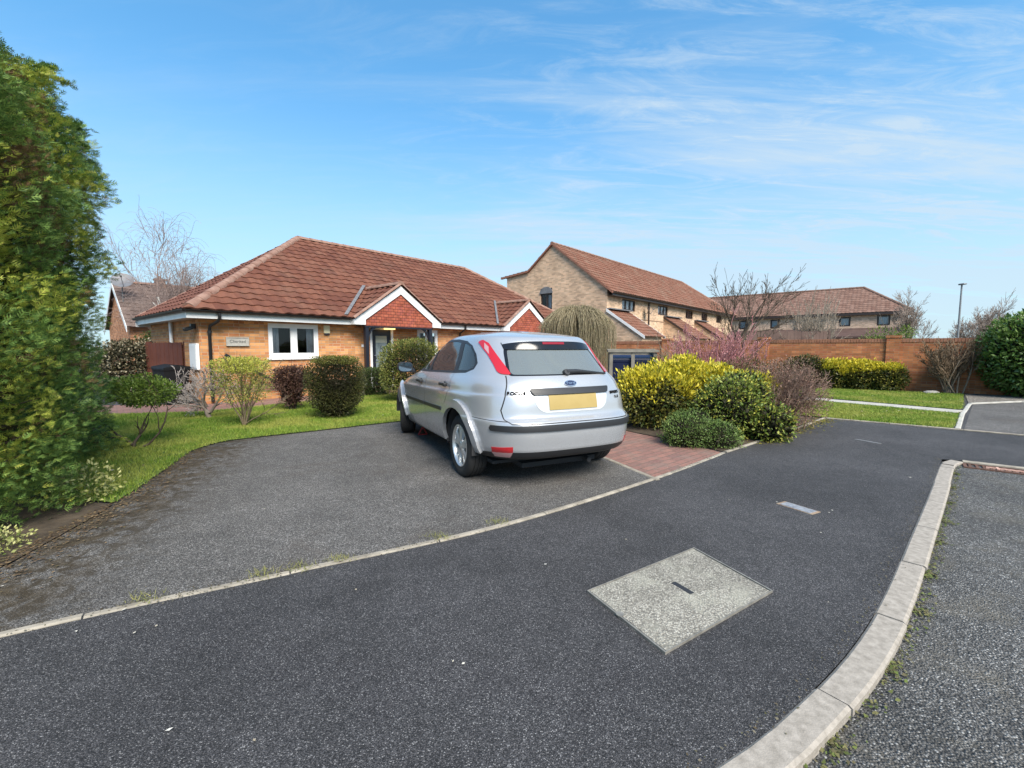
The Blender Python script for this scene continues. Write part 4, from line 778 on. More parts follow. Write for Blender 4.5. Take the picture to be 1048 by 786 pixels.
for s in (0, 1):
    a, b = (Vector((-0.17, -0.35, 2.22)), Vector((-0.17, 2.5, 4.42))) if s == 0 else (Vector((-0.17, 5.35, 2.22)), Vector((-0.17, 2.5, 4.42)))
    mb.add([a, b, b - Vector((0, 0, 0.24)), a - Vector((0, 0, 0.24)), a + Vector((0.02, 0, 0)), b + Vector((0.02, 0, 0)), b + Vector((0.02, 0, -0.24)), a + Vector((0.02, 0, -0.24))], [(0,1,2,3),(4,5,6,7),(0,1,5,4),(2,3,7,6),(1,2,6,5),(0,3,7,4)])
mb.build('barge_board', fascia_m, rf)
window(nh, frame_M((2.2, 0), (1, 0), 1.0), 1.2, 1.0, [0.5], upvc, 0.07, None, [(0.1, 0.4)])
mb = MB(); mb.box((1.5, 2.32, 4.0), (1.9, 2.68, 4.66)); mb.box((1.46, 2.28, 4.66), (1.94, 2.72, 4.74)); mb.lathe([(0.09, 4.74), (0.07, 4.88), (0.0, 4.88)], 12, Matrix.Translation((1.7, 2.5, 0))); mb.build('chimney', brick_mat('chimney_brick', (0.20, 0.12, 0.09), (0.26, 0.16, 0.12), (0.2, 0.17, 0.14)), rf, fix=False)
ds = empty('satellite_dish', 'large dark satellite dish beside the chimney of the house behind', 'satellite dish', (-17.75, 20.75, 3.0), A49)
dish(ds, 0.42, Matrix.Translation((0.0, -0.1, 1.36)) @ Matrix.Rotation(R(52), 4, 'X') @ Matrix.Rotation(R(-14), 4, 'Y'), [(0, 0, 0.0), (0, 0, 1.0), (0, -0.06, 1.22)])
dh = empty('distant_house', 'distant low red-brown roof beyond the bare trees', 'house', (51.2, 48, -0.4), PHI)
mb = MB(); wall_panel(mb, (0, 0), (1, 0), 8, -0.1, 3.2); wall_panel(mb, (0, 6), (0, -1), 6, -0.1, 3.2); wall_panel(mb, (8, 0), (0, 1), 6, -0.1, 3.2); mb.build('wall', pale, dh, fix=False)
tiled_roof('roof', [(-0.3, -0.3, 3.1), (8.3, -0.3, 3.1), (8.3, 3, 4.9), (-0.3, 3, 4.9)], (1, 0, 0), ter_tile, dh, spt=2); tiled_roof('rear_slope', [(-0.3, 6.3, 3.1), (8.3, 6.3, 3.1), (8.3, 3, 4.9), (-0.3, 3, 4.9)], (1, 0, 0), ter_tile, dh, spt=2)

# ------------------------------------------------------------------ garden wall, fences, lamp, bins
gw = empty('garden_wall', 'long red-orange brick garden wall with piers and brick-on-edge coping', 'garden wall', (3.36, 21.19, 0), PHI)
wall_b = brick_mat('wall_brick', (0.37, 0.135, 0.056), (0.47, 0.190, 0.080), (0.31, 0.20, 0.125), (0.30, 0.105, 0.05))
mb = MB(); mb.box((0, -0.11, -0.1), (15.7, 0.11, 1.47)); mb.build('wall', wall_b, gw)
mb = MB()
for k in range(int(15.7 / 0.075)): mb.box((k*0.075 + 0.004, -0.125, 1.472), (k*0.075 + 0.071, 0.125, 1.58 + 0.003 * ((k * 7) % 3)))
mb.build('coping', noisy('coping_brick', (0.22, 0.095, 0.055), (0.36, 0.17, 0.10), 9, 0.9, 0.2), gw)
for s in (0.9, 4.0, 7.55, 11.12, 14.6):
    mb = MB(); mb.box((s - 0.17, -0.17, -0.1), (s + 0.17, 0.17, 1.61)); mb.box((s - 0.19, -0.19, 1.61), (s + 0.19, 0.19, 1.68)); mb.build('pier', wall_b, gw)
def plank_fence(name, label, p, q, h, m, z0=0.0, pw=0.10):
    p, q = Vector((*p, 0)), Vector((*q, 0)); d = (q - p); L = d.length; o = empty(name, label, 'fence', p, math.atan2(d.y, d.x)); mb = MB(); r = random.Random(int(L * 100)); n = int(L / pw)
    for k in range(n): mb.box((k*pw + 0.002, -0.012 + 0.006*(k % 2), z0), (k*pw + pw - 0.003, 0.008 + 0.006*(k % 2), h + r.uniform(-0.008, 0.008)))
    mb.build('boards', m, o)
    for z in (0.3, h - 0.25):
        mb = MB(); mb.box((0, 0.018, z), (L, 0.06, z + 0.08)); mb.build('rail', m, o)
    for x in (0.0, L):
        mb = MB(); mb.box((x - 0.05, 0.02, 0), (x + 0.05, 0.12, h + 0.03)); mb.build('post', m, o)
    return o
brown_w = noisy('brown_stained_wood', (0.075, 0.022, 0.014), (0.12, 0.038, 0.022), 3, 0.7, 0.2); plank_fence('plank_fence', 'dark red-brown plank fence beside the bungalow side wall', (-9.62, 11.85), (-8.05, 11.05), 1.43, brown_w)
plank_fence('plank_fence', 'brown plank fence seen over the garden wall', (11.2, 21.6), (14.2, 20.2), 2.05, noisy('weathered_brown_wood', (0.12, 0.075, 0.06), (0.18, 0.115, 0.09), 3, 0.8, 0.2), 0, 0.14)
lp = empty('street_lamp', 'tall grey street lamp rising above the bare vase-shaped shrub', 'street lamp', (29.6, 30.0, 0))
lm = mat('lamp_grey', (0.20, 0.21, 0.22), 0.5, 0.3); mb = MB(); mb.tube([(0,0,0),(0,0,1.2)], 0.09, 12); mb.tube([(0,0,1.2),(0,0,5.45)], [0.065, 0.045], 12); mb.build('post', lm, lp, True)
mb = MB(); mb.box((-0.11,-0.24,5.42),(0.11,0.16,5.52), bev=0.04); mb.build('lantern', lm, lp, True)
def wheelie(label, loc, rz, body_m, s=1.0, group=None):
    o = empty('wheelie_bin', label, 'wheelie bin', loc, rz, group); mb = MB(); b = []
    for z, w_, d in ((0.06, 0.20, 0.21), (0.90, 0.27, 0.30), (0.93, 0.285, 0.315), (0.96, 0.285, 0.315)): b.append([(-w_*s, -d*s, z*s), (w_*s, -d*s, z*s), (w_*s, d*s, z*s), (-w_*s, d*s, z*s)])
    st = len(mb.v)
    for r in b: mb.v += r
    for i in range(3):
        for j in range(4): mb.f.append((st+i*4+j, st+i*4+(j+1)%4, st+(i+1)*4+(j+1)%4, st+(i+1)*4+j)); mb.m.append(0)
    mb.f += [(st+3, st+2, st+1, st), (st+12, st+13, st+14, st+15)]; mb.m += [0, 0]; mb.build('body', body_m, o)
    mb = MB(); mb.prism([(-0.32*s, 0.965*s), (0.34*s, 0.965*s), (0.30*s, 1.02*s), (0.0, 1.06*s), (-0.30*s, 1.0*s)], -0.29*s, 0.29*s, Matrix.Rotation(R(90), 4, 'Z') @ Matrix.Rotation(R(90), 4, 'X')); mb.build('lid', body_m, o)
    mb = MB(); mb.tube([(-0.24*s, 0.37*s, 0.93*s), (0.24*s, 0.37*s, 0.93*s)], 0.016*s, 8); mb.build('handle', body_m, o, True)
    for x in (-0.24, 0.24):
        mb = MB(); mb.lathe([(0, -0.025), (0.1*s, -0.025), (0.1*s, 0.025), (0, 0.025)], 16, Matrix.Translation((x*s, 0.24*s, 0.1*s)) @ Matrix.Rotation(R(90), 4, 'Y')); mb.build('wheel', mat('bin_wheel', (0.015, 0.015, 0.015), 0.8), o, True)
    return o
bk = noisy('black_bin_plastic', (0.005, 0.005, 0.006), (0.010, 0.010, 0.011), 5, 0.65, 0.1, spec=0.25); bl = noisy('navy_bin_plastic', (0.006, 0.010, 0.035), (0.009, 0.016, 0.055), 5, 0.45, 0.1)
wheelie('black wheelie bin nearest the brown fence, behind the bare shrub', (-8.28, 10.80, 0), A49 - R(90), bk, 0.86); wheelie('black wheelie bin beside the white meter box, behind the bare shrub', (-7.78, 10.28, 0), A49 - R(80), bk, 0.86)
bs = empty('bin_store', 'grey open-front bin store behind the yellow hedge', 'bin store', (2.66, 10.0, 0), R(-10))
gwood = noisy('grey_weathered_wood', (0.13, 0.12, 0.10), (0.24, 0.22, 0.185), 5, 0.85, 0.2)
for x in (-0.46, 0.0, 0.46):
    mb = MB(); mb.box((x - 0.035, -0.33, 0), (x + 0.035, -0.26, 1.20)); mb.build('post', gwood, bs)
mb = MB(); mb.box((-0.50, 0.30, 0.05), (0.50, 0.33, 1.22)); mb.build('back_panel', gwood, bs)
for x in (-0.49, 0.47):
    mb = MB(); mb.box((x, -0.25, 0.05), (x + 0.025, 0.29, 1.18)); mb.build('side_panel', gwood, bs)
mb = MB(); mb.box((-0.53, -0.36, 1.205), (0.53, -0.24, 1.255)); mb.box((-0.53, 0.25, 1.225), (0.53, 0.36, 1.275)); mb.box((-0.53, -0.24, 1.21), (-0.45, 0.25, 1.26)); mb.box((0.45, -0.24, 1.21), (0.53, 0.25, 1.26)); mb.build('top_frame', gwood, bs)
for x, w_ in ((-0.235, 'left half'), (0.235, 'right half')): wheelie('navy blue wheelie bin in the %s of the grey bin store' % w_, bs.matrix_basis @ Vector((x, 0.0, 0)), R(-10), bl, 0.74 + 0.36)
for o in [o for o in bpy.data.objects if o.name.startswith('wheelie_bin') and 'navy' in o.get('label', '')]: o.scale = (0.66, 0.66, 0.98)
# ================================================================== the hatchback
#            z_rear z_front  W      y_rear  y_front  n    bulge
CAR_LV = np.array([
 (0.272, 0.200, 0.780, -0.640, 3.300, 5.0, 0.03),
 (0.305, 0.235, 0.836, -0.765, 3.390, 5.0, 0.04),
 (0.372, 0.350, 0.868, -0.812, 3.450, 5.2, 0.05),
 (0.420, 0.420, 0.882, -0.822, 3.475, 5.2, 0.05),
 (0.520, 0.510, 0.896, -0.832, 3.495, 5.2, 0.05),
 (0.600, 0.560, 0.904, -0.828, 3.480, 5.2, 0.05),
 (0.640, 0.590, 0.907, -0.810, 3.460, 5.2, 0.05),
 (0.662, 0.610, 0.908, -0.770, 3.440, 5.2, 0.05),
 (0.690, 0.630, 0.908, -0.748, 3.420, 5.2, 0.05),
 (0.780, 0.690, 0.906, -0.735, 3.340, 5.0, 0.05),
 (0.862, 0.765, 0.907, -0.716, 3.200, 4.8, 0.06),
 (0.892, 0.795, 0.889, -0.700, 3.120, 4.8, 0.06),
 (0.960, 0.870, 0.878, -0.672, 2.850, 4.6, 0.07),
 (1.010, 0.940, 0.850, -0.638, 2.520, 4.4, 0.08),
 (1.050, 0.985, 0.822, -0.602, 2.360, 4.2, 0.09),
 (1.120, 1.075, 0.790, -0.535, 2.140, 4.0, 0.10),
 (1.200, 1.170, 0.752, -0.455, 1.920, 4.0, 0.10),
 (1.280, 1.260, 0.712, -0.375, 1.690, 4.0, 0.10),
 (1.345, 1.335, 0.672, -0.310, 1.480, 4.0, 0.10),
 (1.385, 1.385, 0.630, -0.268, 1.330, 4.0, 0.10),
 (1.405, 1.412, 0.585, -0.240, 1.230, 4.0, 0.10),
])
def car_ring(par, M):
    zr, zf, W, yr, yf, n, bu = par
    th = np.linspace(0, math.pi, 700); s, c = np.sin(th), np.cos(th)
    a = (yf - yr) / 2; yc = (yf + yr) / 2
    x = W * np.sign(s) * np.abs(s) ** (2 / n); y = yc - a * np.sign(c) * np.abs(c) ** (2 / n)
    rear = np.clip((yc - y) / a, 0, 1); y = y + (bu + 0.03) * (np.abs(x) / W) ** 2.2 * rear ** 3
    front = np.clip((y - yc) / a, 0, 1); y = y - 0.28 * (np.abs(x) / W) ** 2.2 * front ** 3 * min(a, 1.6) / 1.6
    d = np.r_[0, np.cumsum(np.hypot(np.diff(x), np.diff(y)))]; tt = np.linspace(0, d[-1], M)
    X = np.interp(tt, d, x); Y = np.interp(tt, d, y); X[0] = X[-1] = 0
    t = np.clip((Y - yr) / (yf - yr), 0, 1); hump = 4 * t * (1 - t)
    up = np.clip((zr - 1.2) / 0.2, 0, 1)
    Z = zr + (zf - zr) * t + up * 0.028 * hump
    return np.c_[X, Y, Z]
def car_shell():
    M, sub = 130, 4; rings = []
    n = len(CAR_LV)
    for i in range((n - 1) * sub + 1):
        rings.append(car_ring(catmull(CAR_LV, i / sub), M))
    full = [np.vstack([r, r[-2:0:-1] * np.array([-1, 1, 1])]) for r in rings]
    K = len(full[0]); V = list(np.vstack(full)); F = []
    for i in range(len(full) - 1):
        for k in range(K):
            k2 = (k + 1) % K; F.append((i*K + k, i*K + k2, (i+1)*K + k2, (i+1)*K + k))
    top = full[-1]; b = (len(full) - 1) * K; prev = b                       # roof cap
    mid = top[:, 1].mean(); lo, hi = top[:, 1].min(), top[:, 1].max()
    for s in (0.93, 0.84, 0.72, 0.58, 0.42, 0.25, 0.1):
        r = top.copy(); r[:, 0] *= s; yy = np.clip(r[:, 1], lo, hi)
        r[:, 1] = mid + (r[:, 1] - mid) * (0.4 + 0.6 * s); r[:, 2] = top[:, 2] + (1 - s * s) * 0.050 + (1 - s) * 0.006
        st = len(V); V += list(r)
        for k in range(K):
            k2 = (k + 1) % K; F.append((prev + k, prev + k2, st + k2, st + k))
        prev = st
    F.append(tuple(prev + k for k in range(K)))
    return V, F, K
def pip(p, poly):
    x, y = p; ins = False; j = len(poly) - 1
    for i in range(len(poly)):
        xi, yi = poly[i]; xj, yj = poly[j]
        if (yi > y) != (yj > y) and x < (xj - xi) * (y - yi) / (yj - yi) + xi: ins = not ins
        j = i
    return ins
def arc_poly(cy, cz, r, n=28): return [(cy + r*math.cos(2*math.pi*i/n), cz + r*math.sin(2*math.pi*i/n)) for i in range(n)]
def round_poly(P, r, n=4):
    """rounds the corners of a 2D polygon"""
    out = []; N = len(P)
    for i in range(N):
        p = Vector(P[i]); a = Vector(P[i-1]) - p; b = Vector(P[(i+1) % N]) - p
        rr = min(r, a.length * 0.45, b.length * 0.45); a = p + a.normalized() * rr; b = p + b.normalized() * rr
        for k in range(n + 1):
            t = k / n; q = a*(1-t)**2 + p*2*t*(1-t) + b*t*t; out.append((q.x, q.y))
    return out
def strip_quads(line, w, closed=False):
    qs = []; N = len(line)
    for i in range(N if closed else N - 1):
        a, b = Vector(line[i]), Vector(line[(i+1) % N]); d = (b - a).normalized(); n = Vector((-d.y, d.x)) * w; e = d * w * 0.6
        qs.append([tuple(a - e + n), tuple(a - e - n), tuple(b + e - n), tuple(b + e + n)])
    return qs

class Skin:
    """the body surface, cut along outlines drawn in side or rear view"""
    def __init__(s):
        V, F, K = car_shell()
        s.bm = bmesh.new(); vs = [s.bm.verts.new(tuple(v)) for v in V]
        for f in F: s.bm.faces.new([vs[i] for i in f])
        bmesh.ops.recalc_face_normals(s.bm, faces=s.bm.faces); s.bm.normal_update()
        from mathutils.bvhtree import BVHTree
        s.ref = s.bm.copy(); s.ref.normal_update(); s.ref.faces.ensure_lookup_table(); s.bvh = BVHTree.FromBMesh(s.ref)
        s.rid = s.bm.faces.layers.int.new('rid')
    def ids(s, proj):
        return (1, 2) if proj in ('side', 'tail') else (0, 2)
    def cut(s, proj, poly, rid, cond=None, only=None):
        a, b = s.ids(proj); xs = [p[0] for p in poly]; ys = [p[1] for p in poly]
        x0, x1, y0, y1 = min(xs) - .01, max(xs) + .01, min(ys) - .01, max(ys) + .01
        def ok(f):
            c = f.calc_center_median()
            if proj == 'side' and abs(c.x) < 0.3: return False
            if proj == 'rear' and (c.y > 0.45): return False
            if proj == 'front' and (c.y < 1.25 or f.normal.y < 0.25): return False
            if proj == 'rear' and f.normal.y > 0.15: return False
            if cond and not cond(c): return False
            if only is not None and f[s.rid] not in only: return False
            vv = [v.co for v in f.verts]
            return not (max(v[a] for v in vv) < x0 or min(v[a] for v in vv) > x1 or max(v[b] for v in vv) < y0 or min(v[b] for v in vv) > y1)
        N = len(poly)
        for i in range(N):
            p, q = poly[i], poly[(i+1) % N]; d = (q[0]-p[0], q[1]-p[1])
            L = math.hypot(*d)
            if L < 1e-6: continue
            co = [0, 0, 0]; co[a], co[b] = p; no = [0, 0, 0]; no[a], no[b] = -d[1]/L, d[0]/L
            m = 0.02
            def near(f):
                vv = [v.co for v in f.verts]
                if max(v[a] for v in vv) < min(p[0], q[0]) - m or min(v[a] for v in vv) > max(p[0], q[0]) + m: return False
                if max(v[b] for v in vv) < min(p[1], q[1]) - m or min(v[b] for v in vv) > max(p[1], q[1]) + m: return False
                return True
            fs = [f for f in s.bm.faces if ok(f) and near(f)]
            geom = set(fs)
            for f in fs: geom.update(f.edges); geom.update(f.verts)
            if fs: bmesh.ops.bisect_plane(s.bm, geom=list(geom), dist=1e-5, plane_co=co, plane_no=no)
        s.bm.normal_update()
        for f in s.bm.faces:
            if ok(f):
                c = f.calc_center_median()
                if pip((c[a], c[b]), poly): f[s.rid] = rid
    def normal(s, co):
        p, n, i, d = s.bvh.find_nearest(co)
        if i is None: return Vector((0, 0, 1))
        f = s.ref.faces[i]; from mathutils.interpolate import poly_3d_calc
        w_ = poly_3d_calc([v.co for v in f.verts], p); r = Vector((0, 0, 0))
        for v, k in zip(f.verts, w_): r += v.normal * k
        return r.normalized() if r.length > 1e-6 else n
    def part(s, name, rids, mat_, parent, off=0.0, skirt=0.0, cond=None, mats2=None):
        """region(s) as an own mesh; off pushes it out, skirt turns its rim back in"""
        fs = [f for f in s.bm.faces if f[s.rid] in rids and (cond is None or cond(f.calc_center_median()))]
        if not fs: print('EMPTY PART', name, rids); return None
        vm = {}; V = []; N = []
        for f in fs:
            for v in f.verts:
                if v not in vm:
                    n = s.normal(v.co); vm[v] = len(V); V.append(v.co + n * off); N.append(n)
        F = [[vm[v] for v in f.verts] for f in fs]; mi = [0] * len(F)
        if mats2: mi = [mats2[1].get(f[s.rid], 0) for f in fs]
        if skirt:
            fset = set(fs); nb = {}
            for f in fs:
                for l in f.loops:
                    e = l.edge
                    if sum(1 for g in e.link_faces if g in fset) == 1:
                        for v in (l.vert, l.link_loop_next.vert):
                            if v not in nb: nb[v] = len(V); n = N[vm[v]]; V.append(v.co + n * (off - skirt)); N.append(n)
                        a, b = l.vert, l.link_loop_next.vert; F.append([vm[b], vm[a], nb[a], nb[b]]); mi.append(0)
        me = bpy.data.meshes.new(name); me.from_pydata([tuple(v) for v in V], [], F)
        for m in ([mat_] if not mats2 else [mat_] + mats2[0]): me.materials.append(m)
        me.polygons.foreach_set('material_index', mi)
        me.polygons.foreach_set('use_smooth', [True] * len(F)); me.update()
        if not skirt: me.normals_split_custom_set_from_vertices([tuple(n) for n in N])
        else:
            try: me.set_sharp_from_angle(angle=R(40))
            except Exception: pass
        return link(bpy.data.objects.new(name, me), parent)
    def side_pt(s, y, z, sgn=-1, off=0.0):
        h = s.bvh.ray_cast(Vector((sgn * 3, y, z)), Vector((-sgn, 0, 0))); return h[0] + s.normal(h[0]) * off if h[0] else None
    def rear_pt(s, x, z, off=0.0):
        h = s.bvh.ray_cast(Vector((x, -3, z)), Vector((0, 1, 0))); return h[0] + s.normal(h[0]) * off if h[0] else None

# outlines: side view (y, z), rear view (x, z)
MX = lambda P: [(-x, z) for x, z in P]
DLO = [(2.20,0.985),(1.25,1.005),(0.30,1.035),(0.02,1.05),(-0.10,1.09),(-0.11,1.15),(-0.02,1.24),(0.12,1.325),(0.30,1.372),(0.60,1.395),(0.95,1.395),(1.20,1.365),(1.55,1.27),(1.95,1.11)]
G_FRONT = [(2.02,1.03),(1.30,1.03),(1.265,1.10),(1.30,1.33),(1.52,1.255),(1.80,1.145)]
G_REAR = [(1.19,1.03),(0.34,1.06),(0.375,1.20),(0.46,1.355),(0.62,1.37),(0.95,1.37),(1.215,1.338)]
G_QTR = [(0.24,1.07),(0.02,1.078),(-0.065,1.105),(-0.07,1.15),(0.02,1.24),(0.15,1.315),(0.345,1.353),(0.275,1.20)]
WIN = round_poly([(-0.565,1.035),(0.565,1.035),(0.500,1.300),(0.39,1.352),(-0.39,1.352),(-0.500,1.300)], 0.05)
def make_car():
    S = Skin()
    paint = mat('silver_paint', (0.44, 0.445, 0.455), 0.25, 0.5, 0.5, 0.8); g = NB(paint)
    fl = g.noise(g.coord(), 900, 2, 0.5); g.rough(g.mapr(fl, 0.3, 0.7, 0.24, 0.32))
    g.col(g.mix(g.mapr(g.noise(g.coord(), 3.5, 6, 0.65), 0.45, 0.75, 0.0, 0.16), (0.46, 0.465, 0.48), (0.35, 0.34, 0.32)))
    pale = mat('bright_silver_paint', (0.62, 0.63, 0.64), 0.35, 0.3, 0.5, 0.6)
    black = mat('black_trim', (0.018, 0.018, 0.02), 0.45); gloss = mat('gloss_black_trim', (0.010, 0.010, 0.012), 0.12)
    gap = mat('panel_gap', (0.012, 0.012, 0.013), 0.8); inner = mat('cabin_lining', (0.03, 0.03, 0.032), 0.9)
    rubber = noisy('tyre_rubber', (0.016, 0.016, 0.017), (0.03, 0.029, 0.028), 14, 0.85, 0.15)
    alloy = mat('alloy', (0.66, 0.66, 0.65), 0.35, 0.75)
    chrome = mat('chrome', (0.75, 0.76, 0.78), 0.18, 1.0)
    red = mat('red_lens', (0.42, 0.014, 0.02), 0.10, 0, 0.6, 0.6); clear = mat('clear_lens', (0.52, 0.30, 0.30), 0.15, 0.2, 0.6, 0.5)
    plate_m = noisy('number_plate_yellow', (0.34, 0.245, 0.085), (0.38, 0.28, 0.105), 6, 0.4, 0)
    def glass(name, tint, fac, film=0.0):
        m = bpy.data.materials.new(name); m.use_nodes = True; t = m.node_tree; t.nodes.clear()
        o = t.nodes.new('ShaderNodeOutputMaterial'); tr = t.nodes.new('ShaderNodeBsdfTransparent'); tr.inputs[0].default_value = (*tint, 1)
        gl = t.nodes.new('ShaderNodeBsdfGlossy'); gl.inputs['Color'].default_value = (0.9, 0.95, 0.97, 1); gl.inputs['Roughness'].default_value = 0.04
        lw = t.nodes.new('ShaderNodeFresnel'); lw.inputs['IOR'].default_value = fac
        mxs = t.nodes.new('ShaderNodeMixShader'); t.links.new(lw.outputs[0], mxs.inputs[0]); t.links.new(tr.outputs[0], mxs.inputs[1]); t.links.new(gl.outputs[0], mxs.inputs[2])
        
        df = t.nodes.new('ShaderNodeBsdfDiffuse'); df.inputs[0].default_value = (0.50, 0.56, 0.56, 1); m2 = t.nodes.new('ShaderNodeMixShader'); m2.inputs[0].default_value = film   # dusty film, its pale colour also standing in for bright sky reflection
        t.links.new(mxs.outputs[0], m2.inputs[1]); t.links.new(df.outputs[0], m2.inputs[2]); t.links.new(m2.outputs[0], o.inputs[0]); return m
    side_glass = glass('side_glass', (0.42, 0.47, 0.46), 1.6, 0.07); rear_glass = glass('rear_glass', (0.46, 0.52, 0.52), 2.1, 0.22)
    AX, WB = 0.04, 2.64; axles = (AX, AX + WB)
    low = lambda c: True
    S.cut('side', [(-1.0,0.19),(4.0,0.19),(4.0,0.248),(-1.0,0.248)], 3)
    # doors
    FD = round_poly([(2.20,0.985),(2.26,0.80),(2.20,0.285),(1.18,0.27),(1.175,0.70),(1.23,1.01),(1.255,1.30),(1.20,1.365),(1.55,1.27),(1.95,1.11)], 0.03)
    RD = round_poly([(1.165,0.27),(0.52,0.26),(0.46,0.52),(0.36,0.74),(0.25,0.90),(0.30,1.035),(0.34,1.20),(0.42,1.385),(0.90,1.395),(1.19,1.36),(1.235,1.30),(1.215,1.01),(1.16,0.70)], 0.03)
    FDl = [(2.19,0.985),(2.255,0.80),(2.195,0.285),(1.17,0.268),(1.168,0.70),(1.225,1.01)]
    FD_low = [(2.21,0.985),(2.26,0.80),(2.20,0.28),(1.17,0.265),(1.168,0.70),(1.225,1.008)]
    RD_low = [(1.225,1.008),(1.168,0.70),(1.17,0.265),(0.52,0.255),(0.475,0.52),(0.385,0.72),(0.265,0.88),(0.30,1.037)]
    S.cut('side', FD_low, 11); S.cut('side', RD_low, 12)
    for q in strip_quads(FD_low[:-1], 0.0035) + strip_quads(RD_low, 0.0035): S.cut('side', q, 9)
    S.cut('side', DLO, 20)
    S.cut('side', G_FRONT, 21, only={20}); S.cut('side', G_REAR, 22, only={20}); S.cut('side', G_QTR, 23, only={20})
    # bumper, seam, valance, strip (rear wrap: side outlines reach across the tail)
    back = lambda c: c.y < -0.12
    BUMP = [(-1.0,0.19),(-0.12,0.19),(-0.33,0.40),(-0.345,0.55),(-0.30,0.655),(-1.0,0.635)]
    S.cut('tail', BUMP, 40, back)
    for q in strip_quads([(-0.30,0.655),(-0.72,0.645)], 0.003): S.cut('tail', q, 9, back)
    S.cut('tail', [(-1.0,0.19),(-0.10,0.19),(-0.17,0.325),(-0.45,0.350),(-0.70,0.372),(-1.0,0.378)], 41, back)
    S.cut('tail', [(-1.0,0.556),(-0.565,0.562),(-0.55,0.585),(-0.565,0.612),(-1.0,0.614)], 42, back)
    # tailgate
    TG = [(-0.58,1.04),(-0.685,0.74),(-0.672,0.66),(-0.63,0.626),(0,0.628),(0.63,0.626),(0.672,0.66),(0.685,0.74),(0.58,1.04),(0.510,1.30),(0.41,1.375),(-0.41,1.375),(-0.510,1.30)]
    S.cut('rear', TG, 30)
    for q in strip_quads(TG[:9], 0.0045): S.cut('rear', q, 9)
    S.cut('rear', WIN, 31)
    S.cut('rear', [(-0.60,1.005),(0.60,1.005),(0.60,1.040),(-0.60,1.040)], 30, only={31})
    FRM = WIN; INN = round_poly([(-0.538,1.052),(0.538,1.052),(0.474,1.290),(-0.474,1.290)], 0.04)
    S.cut('rear', INN, 33, only={31})
    S.cut('rear', round_poly([(-0.415,0.875),(-0.375,0.755),(-0.31,0.712),(0.31,0.712),(0.375,0.755),(0.415,0.875)], 0.05), 34)
    S.cut('rear', [(-0.262,0.735),(0.262,0.735),(0.262,0.868),(-0.262,0.868)], 35)
    S.cut('rear', round_poly([(-0.43,0.925),(-0.41,0.868),(0.41,0.868),(0.43,0.925)], 0.02), 36)
    for sg in (-1, 1):
        f = (lambda P: P) if sg < 0 else MX
        S.cut('rear', f([(-0.757,0.408),(-0.622,0.426),(-0.618,0.372),(-0.745,0.360)]), 44)
        S.cut('rear', f([(-0.745,0.360),(-0.618,0.372),(-0.622,0.322),(-0.715,0.318)]), 45)
    LAMP = round_poly([(0.045,1.356),(0.0,1.380),(-0.10,1.345),(-0.228,1.250),(-0.50,1.048),(-0.43,1.054),(-0.375,1.078),(-0.285,1.148),(-0.165,1.238),(-0.01,1.330)], 0.025)
    S.cut('side', LAMP, 50)
    S.cut('side', [(-0.05,1.348),(-0.125,1.308),(-0.185,1.235),(-0.095,1.292)], 51, only={50})
    # rub strips, arches
    S.cut('side', [(1.19,0.612),(2.17,0.600),(2.17,0.636),(1.19,0.650)], 13, only={11})
    S.cut('side', [(0.50,0.622),(1.15,0.612),(1.15,0.650),(0.50,0.660)], 14, only={12})
    for k, ay in enumerate(axles):
        S.cut('side', arc_poly(ay + 0.02, 0.335, 0.452), 60 + k, lambda c: c.z > 0.335)
        S.cut('side', arc_poly(ay + 0.02, 0.330, 0.372), 99)
        S.cut('side', [(ay-0.36,0.10),(ay+0.40,0.10),(ay+0.40,0.30),(ay-0.36,0.30)], 99, None, {60+k, 3, 0, 11, 12, 40, 41, 9})
    # windscreen
    S.cut('front', round_poly([(-0.66,1.01),(0.66,1.01),(0.54,1.345),(-0.54,1.345)], 0.05), 24)

    car = empty('parked_car', 'silver five-door hatchback parked at the side of the bungalow driveway', 'car', (0.255, 4.83, 0.0), R(26))
    L, Rr = (lambda c: c.x < 0), (lambda c: c.x > 0)
    body = S.part('body', {0, 9, 3}, paint, car, mats2=([gap, black], {9: 1, 3: 2}))
    lining = S.part('cabin_lining', {0, 9, 3, 11, 12, 13, 14, 20, 30, 34, 35, 36, 40, 41, 42, 44, 45, 50, 51}, inner, car, off=-0.025)
    for cnd, sg in ((L, -1), (Rr, 1)):
        for rid, gid, rub, hy, hz in ((11, 21, 13, 1.42, 0.887), (12, 22, 14, 0.44, 0.912)):
            d = S.part('door', {rid, rub}, paint, car, cond=cnd)
            S.part('window', {gid}, side_glass, d, cond=cnd, off=-0.004)
            S.part('rub_strip', {rub}, black, d, cond=cnd, off=0.010, skirt=0.012)
            h = MB(); p = S.side_pt(hy, hz, sg)
            h.box((-0.10, -0.013, -0.016), (0.085, 0.013, 0.016), Matrix.Translation(p + Vector((sg*0.030, 0, 0))) @ Matrix.Rotation(R(90 + 2), 4, 'Z'), bev=0.008)
            h.lathe([(0.0,0.0),(0.034,0.0),(0.030,0.004),(0.0,0.004)], 20, Matrix.Translation(p + Vector((sg*0.001, -0.02, 0.0))) @ Matrix.Rotation(R(90*sg), 4, 'Y'))
            h.box((-0.014,-0.03,-0.02),(0.014,0.03,0.02), Matrix.Translation(p + Vector((sg*0.012, -0.075, 0.0))) @ Matrix.Rotation(R(90), 4, 'Z'), bev=0.006)
            h.build('handle', black, d, True)
        S.part('window_frame', {20}, black, car, cond=cnd, off=-0.001)
        S.part('quarter_window', {23}, side_glass, car, cond=cnd, off=-0.004)
        lp = S.part('tail_light', {50}, red, car, cond=cnd, off=0.008, skirt=0.02)
